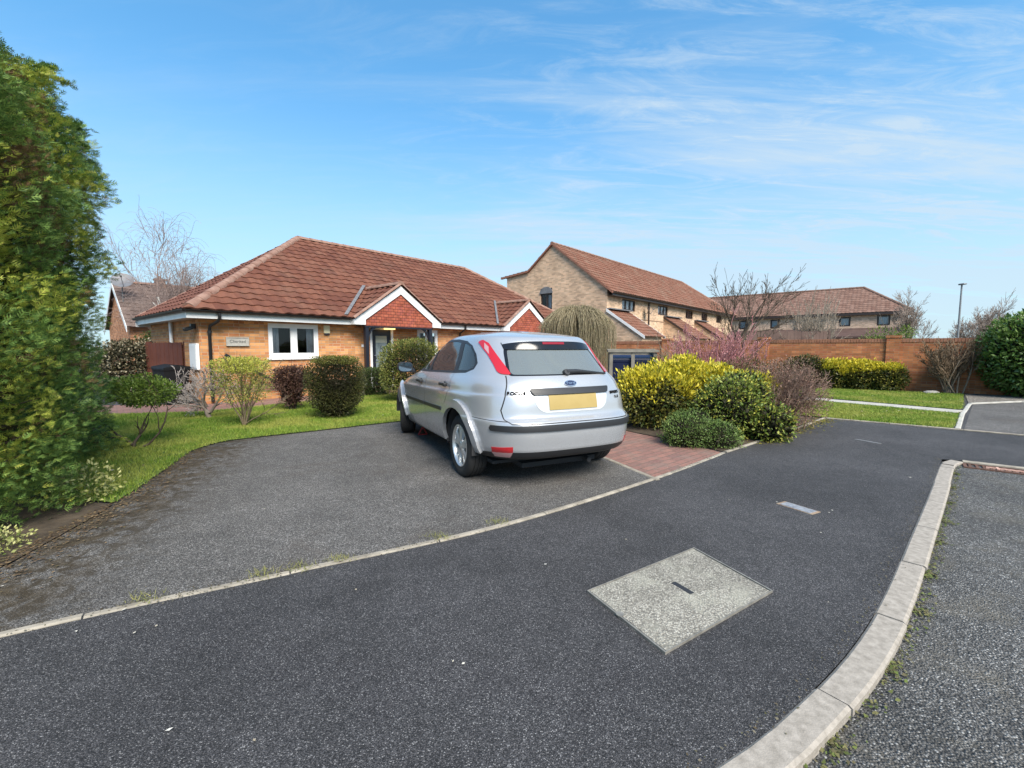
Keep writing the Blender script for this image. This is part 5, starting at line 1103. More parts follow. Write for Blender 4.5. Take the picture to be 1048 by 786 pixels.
        S.part('clear_lens', {51}, clear, lp, cond=cnd, off=0.009, skirt=0.02)
        rf = S.part('bumper_reflector', {44}, red, car, cond=cnd, off=0.004, skirt=0.01)
        S.part('fog_lens', {45}, clear, rf, cond=cnd, off=0.004, skirt=0.01)
    for k in (0, 1):
        for cnd in (L, Rr): S.part('wheel_arch', {60 + k}, paint, car, cond=cnd, off=0.032, skirt=0.04)
    bu = S.part('rear_bumper', {40, 44, 45, 42}, paint, car)
    S.part('valance', {41}, black, bu)
    S.part('bumper_strip', {42}, black, bu, off=0.014, skirt=0.02)
    tg = S.part('tailgate', {30, 34, 35, 36}, paint, car)
    S.part('window_border', {31}, gloss, tg, off=0.001)
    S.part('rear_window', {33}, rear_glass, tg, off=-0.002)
    S.part('plate_surround', {34, 35}, pale, tg, off=0.003, skirt=0.006)
    S.part('number_plate', {35}, plate_m, tg, off=0.010, skirt=0.009)
    S.part('grip_bar', {36}, black, tg, off=0.022, skirt=0.03)
    S.part('windscreen', {24}, side_glass, car, off=-0.003)
    # roof spoiler lip with brake light
    sp = MB(); N = 24; prof = []
    for i in range(N + 1):
        x = -0.50 + i / N; e = (abs(x) / 0.50) ** 4
        p = S.rear_pt(x, 1.375 - 0.03 * e) or Vector((x, -0.27, 1.36)); q = S.rear_pt(x, 1.285 - 0.0 * e) or p
        prof.append([p + Vector((0, 0.03, 0.004)), p + Vector((0, -0.055 * (1 - 0.6 * e), 0.006)), p + Vector((0, -0.075 * (1 - 0.6 * e), -0.010)), q + Vector((0, -0.012, 0.0)), q + Vector((0, 0.004, 0))])
    b = len(sp.v)
    for r in prof: sp.v += [tuple(v) for v in r]
    for i in range(N):
        for k in range(4):
            sp.f.append((b+i*5+k, b+i*5+k+1, b+(i+1)*5+k+1, b+(i+1)*5+k)); sp.m.append(1 if k >= 2 else 0)
    sp.f += [tuple(b + k for k in range(5)), tuple(b + N*5 + k for k in range(5))[::-1]]; sp.m += [1, 1]
    so = sp.build('roof_spoiler', [paint, gloss], car, True)
    bl = MB()
    pts = [prof[i] for i in range(9, 16)]
    for i in range(len(pts) - 1):
        a0, a1 = pts[i][2].lerp(pts[i][3], 0.08), pts[i][2].lerp(pts[i][3], 0.34); b0, b1 = pts[i+1][2].lerp(pts[i+1][3], 0.08), pts[i+1][2].lerp(pts[i+1][3], 0.34)
        o_ = Vector((0, -0.004, -0.002)); bl.add([a0 + o_, a1 + o_, b1 + o_, b0 + o_, a0, a1, b1, b0], [(0,1,2,3),(0,4,5,1),(3,2,6,7),(1,5,6,2),(0,3,7,4)])
    bl.build('brake_light', mat('dark_red_lens', (0.22, 0.008, 0.012), 0.15, coat=0.5), so)
    # wiper
    wp = MB(); a = [S.rear_pt(x, z, 0.012) for x, z in ((0.0, 1.062), (0.12, 1.066), (0.30, 1.052), (0.50, 1.034))]
    wp.tube(a, [0.026, 0.022, 0.014, 0.008], 10); c = S.rear_pt(0.0, 1.06, 0.0); wp.lathe([(0,0.03),(0.03,0.03),(0.036,0.0),(0.036,-0.02)], 16, Matrix.Translation(c) @ Matrix.Rotation(R(60), 4, 'X'))
    wp.build('wiper', black, tg, True)
    # badge and lettering on the tailgate
    def on_tail(x, z, off=0.004):
        p = S.rear_pt(x, z); n = S.normal(p); up = (Vector((0, 0, 1)) - n * n.z).normalized(); rt = up.cross(n)
        return Matrix.Translation(p + n * off) @ Matrix((rt, up, n)).transposed().to_4x4()
    bd = MB(); Mb = on_tail(0, 0.966, 0.0); n = 32
    for k, (sx, sy, z0, mi) in enumerate(((0.068, 0.030, 0.010, 0), (0.061, 0.0245, 0.0125, 1))):
        P = [(sx * math.cos(2*math.pi*i/n), sy * math.sin(2*math.pi*i/n)) for i in range(n)]; bd.prism(P, -0.01, z0, Mb, mi)
    b_o = bd.build('badge', [chrome, mat('badge_blue_black', (0.012, 0.016, 0.05), 0.25, coat=0.5)], tg, False)
    text_mesh('Ford', 0.040, 'lettering', chrome, on_tail(0, 0.966, 0.0128) @ Matrix.Shear('XZ', 4, (0.0, 0.0)), b_o, 0.0015, 1.25)
    dark_chrome = mat('dark_lettering', (0.012, 0.012, 0.013), 0.95, 0, 0.1)
    def tail_word(word, x, z, size, step):
        bm = bmesh.new(); x0 = x - step * (len(word) - 1) / 2
        for i, ch in enumerate(word):
            o_ = text_mesh(ch, size, 'lettering', dark_chrome, on_tail(x0 + i * step, z, 0.006), None, 0.003, 1.12, 0.0018); bm.from_mesh(o_.data); bpy.data.objects.remove(o_)
        me = bpy.data.meshes.new('lettering'); bm.to_mesh(me); bm.free(); me.materials.append(dark_chrome); link(bpy.data.objects.new('lettering', me), tg)
    tail_word('FOCUS', -0.548, 0.886, 0.044, 0.033); tail_word('SPORT', 0.525, 0.862, 0.038, 0.030); tail_word('1.6', 0.548, 0.818, 0.034, 0.022)
    # mirrors
    for sg in (-1, 1):
        m_ = MB(); cy, cz = 2.06, 1.035; c = Vector((sg * 0.945, cy, cz)); rings = []
        for i, (t, k) in enumerate(((-0.055, 0.90), (-0.045, 1.0), (0.0, 0.98), (0.045, 0.80), (0.075, 0.5), (0.088, 0.12))):
            rings.append([c + Vector((0.105*k*(1 if True else 0)*math.copysign(abs(math.cos(a_))**0.7, math.cos(a_)), t, 0.072*k*math.copysign(abs(math.sin(a_))**0.7, math.sin(a_)))) for a_ in [2*math.pi*q/28 for q in range(28)]])
        b = len(m_.v)
        for r in rings: m_.v += [tuple(v) for v in r]
        for i in range(len(rings)-1):
            for q in range(28): m_.f.append((b+i*28+q, b+i*28+(q+1)%28, b+(i+1)*28+(q+1)%28, b+(i+1)*28+q)); m_.m.append(0)
        m_.f += [tuple(b+q for q in range(28)), tuple(b+5*28+q for q in range(28))]; m_.m += [0, 0]
        m_.tube([c + Vector((-sg*0.07, 0.0, -0.045)), c + Vector((-sg*0.14, 0.04, -0.055)), Vector((sg*0.79, 2.10, 0.985))], [0.03, 0.028, 0.035], 10)
        mo = m_.build('door_mirror', black, car, True)
        gl = MB(); P = [(0.090*math.copysign(abs(math.cos(a_))**0.7, math.cos(a_)), 0.058*math.copysign(abs(math.sin(a_))**0.7, math.sin(a_))) for a_ in [2*math.pi*q/28 for q in range(28)]]
        gl.prism(P, 0.0, 0.004, Matrix.Translation(c + Vector((0, -0.0555, 0))) @ Matrix.Rotation(R(90), 4, 'X')); gl.build('mirror_glass', mat('mirror', (0.32, 0.34, 0.35), 0.05, 1.0), mo)
    # wheels
    tyre_prof = [(0.205,-0.080),(0.222,-0.096),(0.262,-0.102),(0.292,-0.098),(0.308,-0.086),(0.3145,-0.07),(0.3145,-0.042),(0.308,-0.040),(0.308,-0.034),(0.316,-0.032),(0.316,-0.004),(0.309,-0.002),(0.309,0.004),(0.316,0.006),(0.316,0.034),(0.308,0.036),(0.308,0.042),(0.3145,0.044),(0.3145,0.07),(0.308,0.086),(0.292,0.098),(0.262,0.102),(0.222,0.096),(0.205,0.080)]
    for ay in axles:
        for sg in (-1, 1):
            wh = bpy.data.objects.new('wheel', None); wh.empty_display_size = 0.1; link(wh, car); wh.location = (sg * 0.762, ay, 0.314)
            wh.rotation_euler = (0, 0, R(-17) if ay > 1 else 0)
            M = Matrix.Rotation(R(90 * sg), 4, 'Y')
            t = MB(); t.lathe(tyre_prof, 56, M, close=True); t.build('tyre', rubber, wh, True)
            r = MB(); r.lathe([(0.204,-0.09),(0.214,0.088),(0.214,0.098),(0.204,0.100),(0.196,0.090),(0.190,0.06),(0.185,-0.06),(0.19,-0.09)], 48, M)
            for k in range(5):
                for dk in (-0.20, 0.20):
                    a1 = 2*math.pi*k/5 + dk * 0.55; a2 = 2*math.pi*k/5 + dk * 1.15
                    q = []
                    for rr, an, hw, zz in ((0.045, a1, 0.020, 0.085), (0.115, (a1+a2)/2, 0.021, 0.080), (0.196, a2, 0.028, 0.078)):
                        u_ = Vector((math.cos(an), math.sin(an), 0)); v_ = Vector((-u_.y, u_.x, 0))
                        q.append([M @ (u_*rr - v_*hw + Vector((0,0,zz-0.022))), M @ (u_*rr - v_*hw*0.8 + Vector((0,0,zz))), M @ (u_*rr + v_*hw*0.8 + Vector((0,0,zz))), M @ (u_*rr + v_*hw + Vector((0,0,zz-0.022)))])
                    b = len(r.v)
                    for z_ in q: r.v += [tuple(p) for p in z_]
                    for i in range(2):
                        for j in range(3): r.f.append((b+i*4+j, b+i*4+j+1, b+(i+1)*4+j+1, b+(i+1)*4+j)); r.m.append(0)
            r.lathe([(0.0,0.088),(0.030,0.088),(0.034,0.084),(0.060,0.078),(0.066,0.06)], 24, M)
            r.build('rim', alloy, wh, True)
            hb = MB(); hb.lathe([(0.0,0.02),(0.15,0.02),(0.185,0.015),(0.185,-0.06)], 32, M); hb.build('brake_disc', mat('brake_grey', (0.06, 0.058, 0.055), 0.6, 0.4), wh, True)
            ww = MB(); Mw = Matrix.Translation((sg*0.46, ay + 0.02, 0.335)) @ M
            ww_arc = [math.radians(-8 + 196 * i / 30) for i in range(31)]; o_ = len(ww.v); ww.v += [(sg*0.46, ay+0.02, 0.335)] + [(sg*xx, ay + 0.02 + rr*math.cos(t), 0.335 + rr*math.sin(t)) for xx, rr in ((0.46, 0.375), (0.86, 0.378)) for t in ww_arc]
            for i in range(30): ww.f += [(o_, o_+1+i, o_+2+i), (o_+1+i, o_+2+i, o_+33+i, o_+32+i)]; ww.m += [0, 0]
            ww.build('wheel_well', inner, car, True)
    # floor and cabin
    fl = MB(); fl.box((-0.68,-0.40,0.205),(0.68,3.05,0.235)); fl.box((-0.42,-0.50,0.16),(0.42,-0.1,0.205)); fl.tube([(0.28,-0.6,0.19),(0.3,-0.35,0.2),(0.3,1.0,0.19)], 0.025); fl.build('underbody', inner, car)
    seat_m = mat('seat_cloth', (0.04, 0.04, 0.045), 0.95)
    for sx in (-0.36, 0.36):
        st = MB(); st.box((sx-0.25,1.02,0.40),(sx+0.25,1.55,0.56), bev=0.05); st.box((-0.24,-0.06,0.0),(0.24,0.06,0.60), Matrix.Translation((sx,1.00,0.50)) @ Matrix.Rotation(R(16),4,'X'), bev=0.05)
        st.build('front_seat', seat_m, car, True)
        hr = MB(); hr.box((sx-0.13,0.76,1.08),(sx+0.13,0.86,1.27), bev=0.04); hr.build('headrest', seat_m, car, True)
    st = MB(); st.box((-0.62,0.05,0.40),(0.62,0.60,0.56), bev=0.05); st.box((-0.62,-0.06,0.0),(0.62,0.06,0.55), Matrix.Translation((0,0.06,0.50)) @ Matrix.Rotation(R(18),4,'X'), bev=0.05)
    st.build('rear_bench', seat_m, car, True)
    for sx in (-0.38, 0.0, 0.38):
        hr = MB(); hr.box((sx-0.12,-0.16,1.0),(sx+0.12,-0.07,1.14), bev=0.035); hr.build('headrest', seat_m, car, True)
    ds = MB(); ds.box((-0.70,1.95,0.55),(0.70,2.45,0.95), bev=0.06); ds.box((-0.60,-0.55,0.90),(0.60,-0.08,0.915)); ds.tube([(-0.36+0.18*math.cos(a_), 1.86+0.05*math.sin(a_), 0.86+0.17*math.sin(a_)) for a_ in [2*math.pi*i/20 for i in range(20)]], 0.014, 8, closed=True); ds.build('dashboard', inner, car, True)
    return car
parked_car = make_car()
# ================================================================== plants
def unit(a): return a / (np.linalg.norm(a, axis=-1, keepdims=True) + 1e-9)
def vnoise(P, s, seed=0.0): return np.array([mnoise.noise(Vector((p[0]*s + seed, p[1]*s - seed*0.7, p[2]*s + seed*1.3))) for p in P])
def leaves(name, P, N, size, m, parent=None, asp=0.5, seed=0, spread=0.7, up=0.2, fold=0.25):
    """one folded lozenge leaf per point, pointing roughly along N"""
    r = np.random.default_rng(seed); n = len(P)
    d = unit(N + r.normal(0, spread, (n, 3)) + np.array([0, 0, up])); t = unit(np.cross(d, r.normal(0, 1, (n, 3)))); b = np.cross(d, t)
    s = r.uniform(size[0], size[1], n)[:, None]; w_ = s * asp * 0.5
    V = np.stack([P, P + d*s*0.5 + t*w_ + b*w_*fold, P + d*s, P + d*s*0.5 - t*w_ + b*w_*fold], 1)
    return obj_np(name, V.reshape(-1, 3), np.arange(n*4).reshape(-1, 4), m, parent)
def crown_points(n, c, rad, seed, rough=0.18, freq=2.4, depth=0.35, power=2.0, zmin=None, flat=None):
    """points in the outer part of a lumpy (super)ellipsoid"""
    r = np.random.default_rng(seed); u = unit(r.normal(0, 1, (n, 3)))
    k = (np.abs(u) ** power).sum(1) ** (-1.0 / power)                                # superellipsoid radius
    nz = vnoise(u * k[:, None], freq, seed * 3.7) * rough + vnoise(u * k[:, None], freq * 2.7, seed * 1.9) * rough * 0.5
    rr = k * (1 + nz) * (1 - depth * r.random(n) ** 1.6)
    P = np.array(c) + u * rr[:, None] * np.array(rad); N = unit(u / np.array(rad))
    if zmin is not None: ok = P[:, 2] > zmin; P, N = P[ok], N[ok]
    return P, N
def tubes(name, segs, m, parent=None, n=4):
    """segs: rows of (p0, p1, r0, r1)"""
    A = np.array([s[0] for s in segs]); B = np.array([s[1] for s in segs]); ra = np.array([s[2] for s in segs]); rb = np.array([s[3] for s in segs])
    t = unit(B - A); h = np.where(np.abs(t[:, 2:3]) < 0.9, [[0, 0, 1.0]], [[1.0, 0, 0]]); u = unit(np.cross(t, h)); v = np.cross(t, u); B = B + t * ra[:, None] * 0.3
    an = np.arange(n) * 2 * np.pi / n; ca, sa = np.cos(an), np.sin(an)
    ring = u[:, None, :] * ca[None, :, None] + v[:, None, :] * sa[None, :, None]
    V = np.concatenate([A[:, None, :] + ring * ra[:, None, None], B[:, None, :] + ring * rb[:, None, None]], 1)
    i = np.arange(n); q = np.stack([i, (i+1) % n, n + (i+1) % n, n + i], 1); F = (np.arange(len(segs))[:, None, None] * 2 * n + q[None]).reshape(-1, 4)
    return obj_np(name, V.reshape(-1, 3), F, m, parent, smooth=True)
def grow(p, d, L, r, lv, rnd, P, segs, tips):
    """recursive branching; P: dict(nseg, wob, kids, ang, lf, rf, up, droop)"""
    n = P.get('nseg', 4); p = np.array(p, float); d = unit(np.array(d, float)); pts = [p.copy()]; ds = [d.copy()]
    for i in range(n):
        d = unit(d + rnd.normal(0, P.get('wob', 0.12), 3) + np.array([0, 0, P.get('up', 0.05) - P.get('droop', 0.0) * (i / n)])); q = p + d * L / n
        segs.append((p, q, max(r * (1 - 0.55 * i / n), P.get('rmin', 0.0015)), max(r * (1 - 0.55 * (i + 1) / n), P.get('rmin', 0.0015)))); p = q; pts.append(p.copy()); ds.append(d.copy())
    if lv <= 0: tips.append((pts, ds)); return
    k = P['kids'][min(len(P['kids']) - 1, P['lv'] - lv)]
    for j in range(k):
        f = rnd.uniform(P.get('f0', 0.3), 1.0) if j else 1.0; x = f * n; i = min(int(x), n - 1); b = pts[i] + (pts[i+1] - pts[i]) * (x - i); dd = ds[min(i + 1, n)]
        a = rnd.uniform(*P['ang']) if j else rnd.uniform(0.05, 0.25); perp = unit(np.cross(dd, rnd.normal(0, 1, 3))); nd = dd * math.cos(a) + perp * math.sin(a)
        grow(b, nd, L * P['lf'] * rnd.uniform(0.75, 1.2) * (1.15 - 0.35 * f if j else 1), max(r * (1 - 0.55 * f) * P['rf'], P.get('rmin', 0.0015)), lv - 1, rnd, P, segs, tips)
def bare(name, label, cat, base, stems, P, m, seed, n=4, group=None, tm=None):
    """leafless tree or shrub: stems = (offset, direction, length, radius)"""
    o = empty(name, label, cat, base, 0, group); rnd = np.random.default_rng(seed); segs, tips = [], []
    for (of, d, L, r) in stems: grow(of, d, L, r, P['lv'], rnd, P, segs, tips)
    big = [s for s in segs if s[2] > P.get('split', 0.0)]; small = [s for s in segs if s[2] <= P.get('split', 0.0)]
    if big: tubes('trunk' if P.get('tree') else 'stem', big, m, o, 7 if P.get('tree') else 5)
    if small: tubes('twigs', small, tm or m, o, n)
    return o, tips
bark = lambda nm, a, b, s=14: noisy(nm, a, b, s, 0.9, 0.4, bs=60)
bk_brown = bark('brown_bark', (0.045, 0.032, 0.022), (0.11, 0.085, 0.06)); bk_grey = bark('grey_bark', (0.11, 0.095, 0.075), (0.24, 0.215, 0.175)); bk_dark = bark('dark_bark', (0.022, 0.017, 0.014), (0.06, 0.045, 0.036))

# ---- conifers on the left
def sprays(name, P, N, L, m, parent, seed, droop=0.25):
    """flat feathery sprays: an axis with paired side shoots"""
    r = np.random.default_rng(seed); n = len(P); d = unit(N + r.normal(0, 0.45, (n, 3)) + np.array([0, 0, 0.35])); s = unit(np.cross(d, np.array([0, 0, 1.0]) + r.normal(0, 0.5, (n, 3)))); up = np.cross(s, d)
    L_ = r.uniform(L[0], L[1], n)[:, None]; out = []
    def blade(a, b, w_):
        t = b - a; sd = unit(np.cross(t, up)) * w_; out.append(np.stack([a, (a*0.55 + b*0.45) + sd, b, (a*0.55 + b*0.45) - sd], 1))
    tip = P + d * L_ - np.array([0, 0, 1.0]) * L_ * droop * 0.3
    blade(P, tip, L_ * 0.055)
    for f, l in ((0.10, 0.55), (0.34, 0.50), (0.60, 0.36)):
        a = P + (tip - P) * f
        for sg in (-1, 1):
            dd = unit(d * 0.75 + s * sg * 0.75 + up * r.normal(0, 0.12, (n, 1))); blade(a, a + dd * L_ * l * r.uniform(0.8, 1.2, (n, 1)), L_ * 0.05)
    V = np.concatenate(out, 1).reshape(-1, 3); return obj_np(name, V, np.arange(len(V)).reshape(-1, 4), m, parent)
def conifer(label, base, h, prof, seed, n, m, m2, L=(0.10, 0.20), lump=0.16, name='conifer_tree', feather=0):
    """prof(t) gives the radius at height fraction t"""
    o = empty(name, label, 'conifer', base); r = np.random.default_rng(seed)
    t = r.random(n * 2) ** 0.9; keep = r.random(n * 2) < np.array([prof(x) for x in t]) / max(prof(x) for x in np.linspace(0, 1, 30)); t = t[keep][:n]; n = len(t)
    a = r.random(n) * 2 * np.pi; R0 = np.array([prof(x) for x in t]); q = np.c_[np.cos(a), np.sin(a), t * h * 1.1]
    nz = vnoise(q, 1.7, seed) * lump * 1.1 + vnoise(q, 4.3, seed + 5) * lump * 0.8
    dp = r.random(n) ** 1.5 * 0.40; rr = R0 * (1 + nz) * (1 - dp)
    P = np.c_[np.cos(a) * rr, np.sin(a) * rr, t * h + r.normal(0, 0.03, n)]; N = np.c_[np.cos(a), np.sin(a), np.full(n, 0.25)]
    for q_ in range(feather):                                                        # longer feathery boughs breaking the outline
        z = r.uniform(0.50, 0.97); az = r.random() * 6.283; R1 = prof(z); Lb = r.uniform(0.22, 0.50); c = 150; tt = r.random(c); dv = np.array([math.cos(az), math.sin(az), r.uniform(0.15, 0.5)])
        ax_ = np.array([math.cos(az), math.sin(az), 0]) * R1 * 0.82 + np.array([0, 0, z * h]); B = ax_ + dv * (tt * Lb)[:, None] + r.normal(0, 1, (c, 3)) * (0.085 * (1 - 0.75 * tt))[:, None] * np.array([1, 1, 0.5]); B[:, 2] -= 0.12 * tt ** 2
        P = np.vstack([P, B]); N = np.vstack([N, np.tile(dv + np.array([0, 0, -0.1]), (c, 1))])
    n = len(P)
    k = vnoise(P, 1.7, seed + 11) * 0.8 + vnoise(P, 5.0, seed + 17) * 0.5 + r.normal(0, 0.14, n)
    dead = vnoise(P, 2.3, seed + 23) + r.normal(0, 0.08, n) > 0.40; sprays('dead_foliage', P[dead], N[dead], L, con_d, o, seed + 4); P, N, k = P[~dead], N[~dead], k[~dead]
    sprays('foliage', P[k < 0.13], N[k < 0.13], L, m, o, seed); sprays('golden_foliage', P[k >= 0.13], N[k >= 0.13], L, m2, o, seed + 1)
    rnd = np.random.default_rng(seed + 2); segs = [(np.array([0, 0, h * i / 8 - (0.1 if i == 0 else 0)]), np.array([rnd.normal(0, 0.02), rnd.normal(0, 0.02), h * (i + 1) / 8]), 0.10 * (1 - i / 9), 0.10 * (1 - (i + 1) / 9)) for i in range(8)]
    tubes('trunk', segs[:7], bk_brown, o, 8)
    br = []
    for i in range(150):
        z = rnd.uniform(0.05, 0.95); a = rnd.random() * 6.283; p = np.array([0, 0, z * h]); L_ = prof(z) * rnd.uniform(0.7, 0.98); e = p + np.array([math.cos(a) * L_, math.sin(a) * L_, L_ * 0.35]); mid = (p + e) / 2 + rnd.normal(0, 0.04, 3); br += [(p, mid, 0.016, 0.011), (mid, e, 0.011, 0.003)]
    tubes('branches', br, bk_brown, o, 5)
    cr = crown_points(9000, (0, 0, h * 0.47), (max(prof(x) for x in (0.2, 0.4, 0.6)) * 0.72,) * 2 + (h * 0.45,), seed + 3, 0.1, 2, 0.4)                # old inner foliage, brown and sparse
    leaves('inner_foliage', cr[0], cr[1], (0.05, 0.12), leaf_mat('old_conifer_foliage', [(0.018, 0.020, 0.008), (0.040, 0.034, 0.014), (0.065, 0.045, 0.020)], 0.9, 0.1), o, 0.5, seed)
    return o
con_g = leaf_mat('conifer_green', [(0.050, 0.100, 0.026), (0.100, 0.180, 0.040), (0.160, 0.26, 0.058), (0.23, 0.32, 0.075)], 0.6, 0.25)
con_y = leaf_mat('conifer_gold', [(0.19, 0.26, 0.036), (0.33, 0.39, 0.055), (0.48, 0.50, 0.09), (0.25, 0.24, 0.06)], 0.6, 0.3)
con_d = leaf_mat('conifer_brown', [(0.09, 0.055, 0.025), (0.17, 0.105, 0.05), (0.13, 0.10, 0.035)], 0.8, 0.2)
con_b = leaf_mat('conifer_deep_green', [(0.045, 0.098, 0.030), (0.088, 0.170, 0.046), (0.150, 0.25, 0.060), (0.23, 0.32, 0.075)], 0.6, 0.25)
def profA(t): return 0.90 + 0.12 * math.sin(math.pi * min(1, t * 1.15 + 0.05)) if t < 0.78 else 1.00 * max(0.0, (1.0 - t) / 0.22) ** 0.5 * 0.88
def profB(t): return (0.92 + 0.10 * min(1, t / 0.55)) if t < 0.80 else 1.02 * max(0.0, (1 - t) / 0.20) ** 0.55
conifer('broad conifer nearest the camera at the left edge of the drive', (-4.38, 3.05, 0), 4.1, profA, 3, 60000, con_g, con_y, (0.035, 0.085))
conifer('tall conifer with feathery top leaning over the lawn behind the broad one', (-5.60, 4.72, 0), 4.45, profB, 8, 55000, con_b, con_y, (0.04, 0.10), 0.26, feather=46)
vs_ = empty('variegated_shrub', 'low yellow-edged leafy shrub at the foot of the conifer', 'shrub', (-3.34, 2.74, 0))
var_m = leaf_mat('variegated_leaf', [(0.10, 0.16, 0.03), (0.32, 0.33, 0.10), (0.52, 0.50, 0.22), (0.14, 0.17, 0.04)], 0.5, 0.25)
P, N = crown_points(1100, (0, 0, 0.04), (0.20, 0.24, 0.11), 4, 0.3, 3, 0.6, 2, 0.0); leaves('foliage', P, N, (0.014, 0.032), var_m, vs_, 0.6, 1)
vs2 = empty('variegated_shrub', 'small yellow-edged sprig plant between the conifer and the lawn corner', 'shrub', (-3.62, 3.72, 0)); P, N = crown_points(900, (0, 0, 0.10), (0.22, 0.24, 0.22), 5, 0.3, 3, 0.6, 2, 0.0); leaves('foliage', P, N, (0.02, 0.05), var_m, vs2, 0.5, 2)

# ---- shrubs on the front lawn
def leafy(name, label, cat, base, blobs, lm, size, n, seed, asp=0.5, stems=6, sm=bk_brown, power=2.2, rough=0.14, depth=0.4, hgt=None, spread=0.7, core=None, group=None, up=0.2):
    """blobs: (centre, radii, share) relative to the base"""
    o = empty(name, label, cat, base, 0, group); PP, NN = [], []
    for i, (c, rad, sh) in enumerate(blobs):
        P, N = crown_points(int(n * sh), c, rad, seed + i, rough, 2.6, depth, power, 0.01); PP.append(P); NN.append(N)
    P, N = np.vstack(PP), np.vstack(NN); leaves('foliage', P, N, size, lm, o, asp, seed, spread, up)
    rnd = np.random.default_rng(seed + 77); segs, tips = [], []; zc = max(b[0][2] for b in blobs); P_ = dict(lv=2, nseg=3, wob=0.12, kids=[4, 4], ang=(0.3, 0.8), lf=0.6, rf=0.7, rmin=0.002)
    for k in range(stems):
        a = rnd.random() * 6.283; c, rad, _ = blobs[k % len(blobs)]; tgt = np.array(c) + np.array([math.cos(a) * rad[0] * 0.55, math.sin(a) * rad[1] * 0.55, rad[2] * 0.2]); st = np.array([c[0] * 0.8 + rnd.normal(0, 0.03), c[1] * 0.8 + rnd.normal(0, 0.03), -0.02]); L = np.linalg.norm(tgt - st); grow(st, tgt - st, L * 0.75, 0.006 + 0.012 * L, 2, rnd, P_, segs, tips)
    tubes('stem', segs, sm, o, 5)
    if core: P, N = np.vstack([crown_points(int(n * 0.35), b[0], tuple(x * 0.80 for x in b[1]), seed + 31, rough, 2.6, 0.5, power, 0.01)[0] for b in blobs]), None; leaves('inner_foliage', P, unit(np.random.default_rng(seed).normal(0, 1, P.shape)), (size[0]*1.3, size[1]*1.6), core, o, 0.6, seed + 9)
    return o
um_leaf = leaf_mat('bright_small_leaf', [(0.07, 0.12, 0.02), (0.13, 0.20, 0.03), (0.20, 0.27, 0.05), (0.10, 0.14, 0.03)], 0.5, 0.3)
o, tips = bare('umbrella_shrub', 'flat-topped bright green shrub on bare crooked stems beside the conifer', 'shrub', (-4.90, 5.72, 0), [((0,0,-0.02),(0.15,0.05,1),0.42,0.022), ((0.03,0,-0.02),(0.75,0.2,0.42),0.72,0.016), ((0,0,0.05),(-0.3,0.2,0.8),0.42,0.018)], dict(lv=2, nseg=4, wob=0.22, kids=[3, 3], ang=(0.4, 0.9), lf=0.55, rf=0.7, up=0.12, rmin=0.003), bk_brown, 12, 5)
P, N = crown_points(4200, (0.10, 0.10, 0.74), (0.36, 0.36, 0.20), 21, 0.25, 2.5, 0.55, 2.0); leaves('foliage', P, N, (0.025, 0.05), um_leaf, o, 0.5, 3)
bare('twiggy_shrub', 'pale bare twiggy shrub in front of the black bins', 'shrub', (-5.56, 8.20, 0), [((0,0,-0.02),(-0.35,0.0,0.9),0.42,0.045), ((0,0,0.1),(-0.75,0.1,0.6),0.45,0.030), ((0.02,0,0.12),(0.25,0.1,0.9),0.40,0.028), ((-0.05,0,0.22),(-0.3,-0.2,0.9),0.40,0.026)], dict(lv=4, nseg=3, wob=0.16, kids=[5, 5, 4, 3], ang=(0.35, 0.95), lf=0.66, rf=0.62, up=0.02, rmin=0.0036, split=0.014), bark('pale_stem', (0.16, 0.12, 0.09), (0.27, 0.22, 0.18)), 31, 4, None, bark('pale_twigs', (0.30, 0.245, 0.21), (0.50, 0.43, 0.39)))
yg = leaf_mat('yellow_green_leaf', [(0.15, 0.18, 0.035), (0.26, 0.28, 0.05), (0.38, 0.38, 0.09), (0.22, 0.20, 0.06)], 0.5, 0.3)
o, t_ = bare('golden_shrub', 'thin yellow-green shrub with visible stems left of the clipped shrubs', 'shrub', (-4.41, 7.33, 0), [((0,0,-0.02),(0.05*k,0.06*math.sin(k*2.1),1),0.75,0.014) for k in (-6,-4,-2.5,-1,0,1.5,3,4.5,6)] + [((0.02,0,0.05),(0.8,0.1,0.5),0.6,0.012)], dict(lv=2, nseg=4, wob=0.12, kids=[6, 4], ang=(0.2, 0.6), lf=0.50, rf=0.55, rmin=0.0025), bark('tan_stems', (0.10, 0.075, 0.045), (0.2, 0.16, 0.1)), 14, 4)
P, N = crown_points(4600, (0.0, 0, 0.78), (0.40, 0.38, 0.36), 41, 0.12, 2.6, 0.65, 4.0); leaves('foliage', P, N, (0.018, 0.04), yg, o, 0.5, 4)
P, N = crown_points(2600, (0.0, 0, 1.02), (0.40, 0.38, 0.12), 42, 0.15, 2.6, 0.7, 3.5); leaves('top_growth', P, N, (0.018, 0.04), leaf_mat('fresh_yellow_leaf', [(0.36, 0.38, 0.06), (0.50, 0.48, 0.09)], 0.5, 0.3), o, 0.5, 5)
pur = leaf_mat('purple_brown_leaf', [(0.030, 0.014, 0.012), (0.060, 0.028, 0.022), (0.10, 0.05, 0.035), (0.15, 0.09, 0.06)], 0.6, 0.15)
leafy('purple_shrub', 'small purple-brown clipped shrub narrowing to its base', 'shrub', (-4.56, 9.28, 0), [((0,0,0.66),(0.36,0.36,0.26),0.7),((0,0,0.40),(0.22,0.22,0.30),0.3)], pur, (0.02,0.045), 5200, 51, 0.55, 7, bk_dark, 3.6, 0.10, 0.5, core=pur)
dk = leaf_mat('dark_privet_leaf', [(0.026, 0.032, 0.010), (0.045, 0.052, 0.014), (0.07, 0.075, 0.02), (0.095, 0.085, 0.028)], 0.5, 0.15); dkc = leaf_mat('dark_privet_inner', [(0.018, 0.018, 0.009), (0.03, 0.027, 0.012)], 0.8, 0.05)
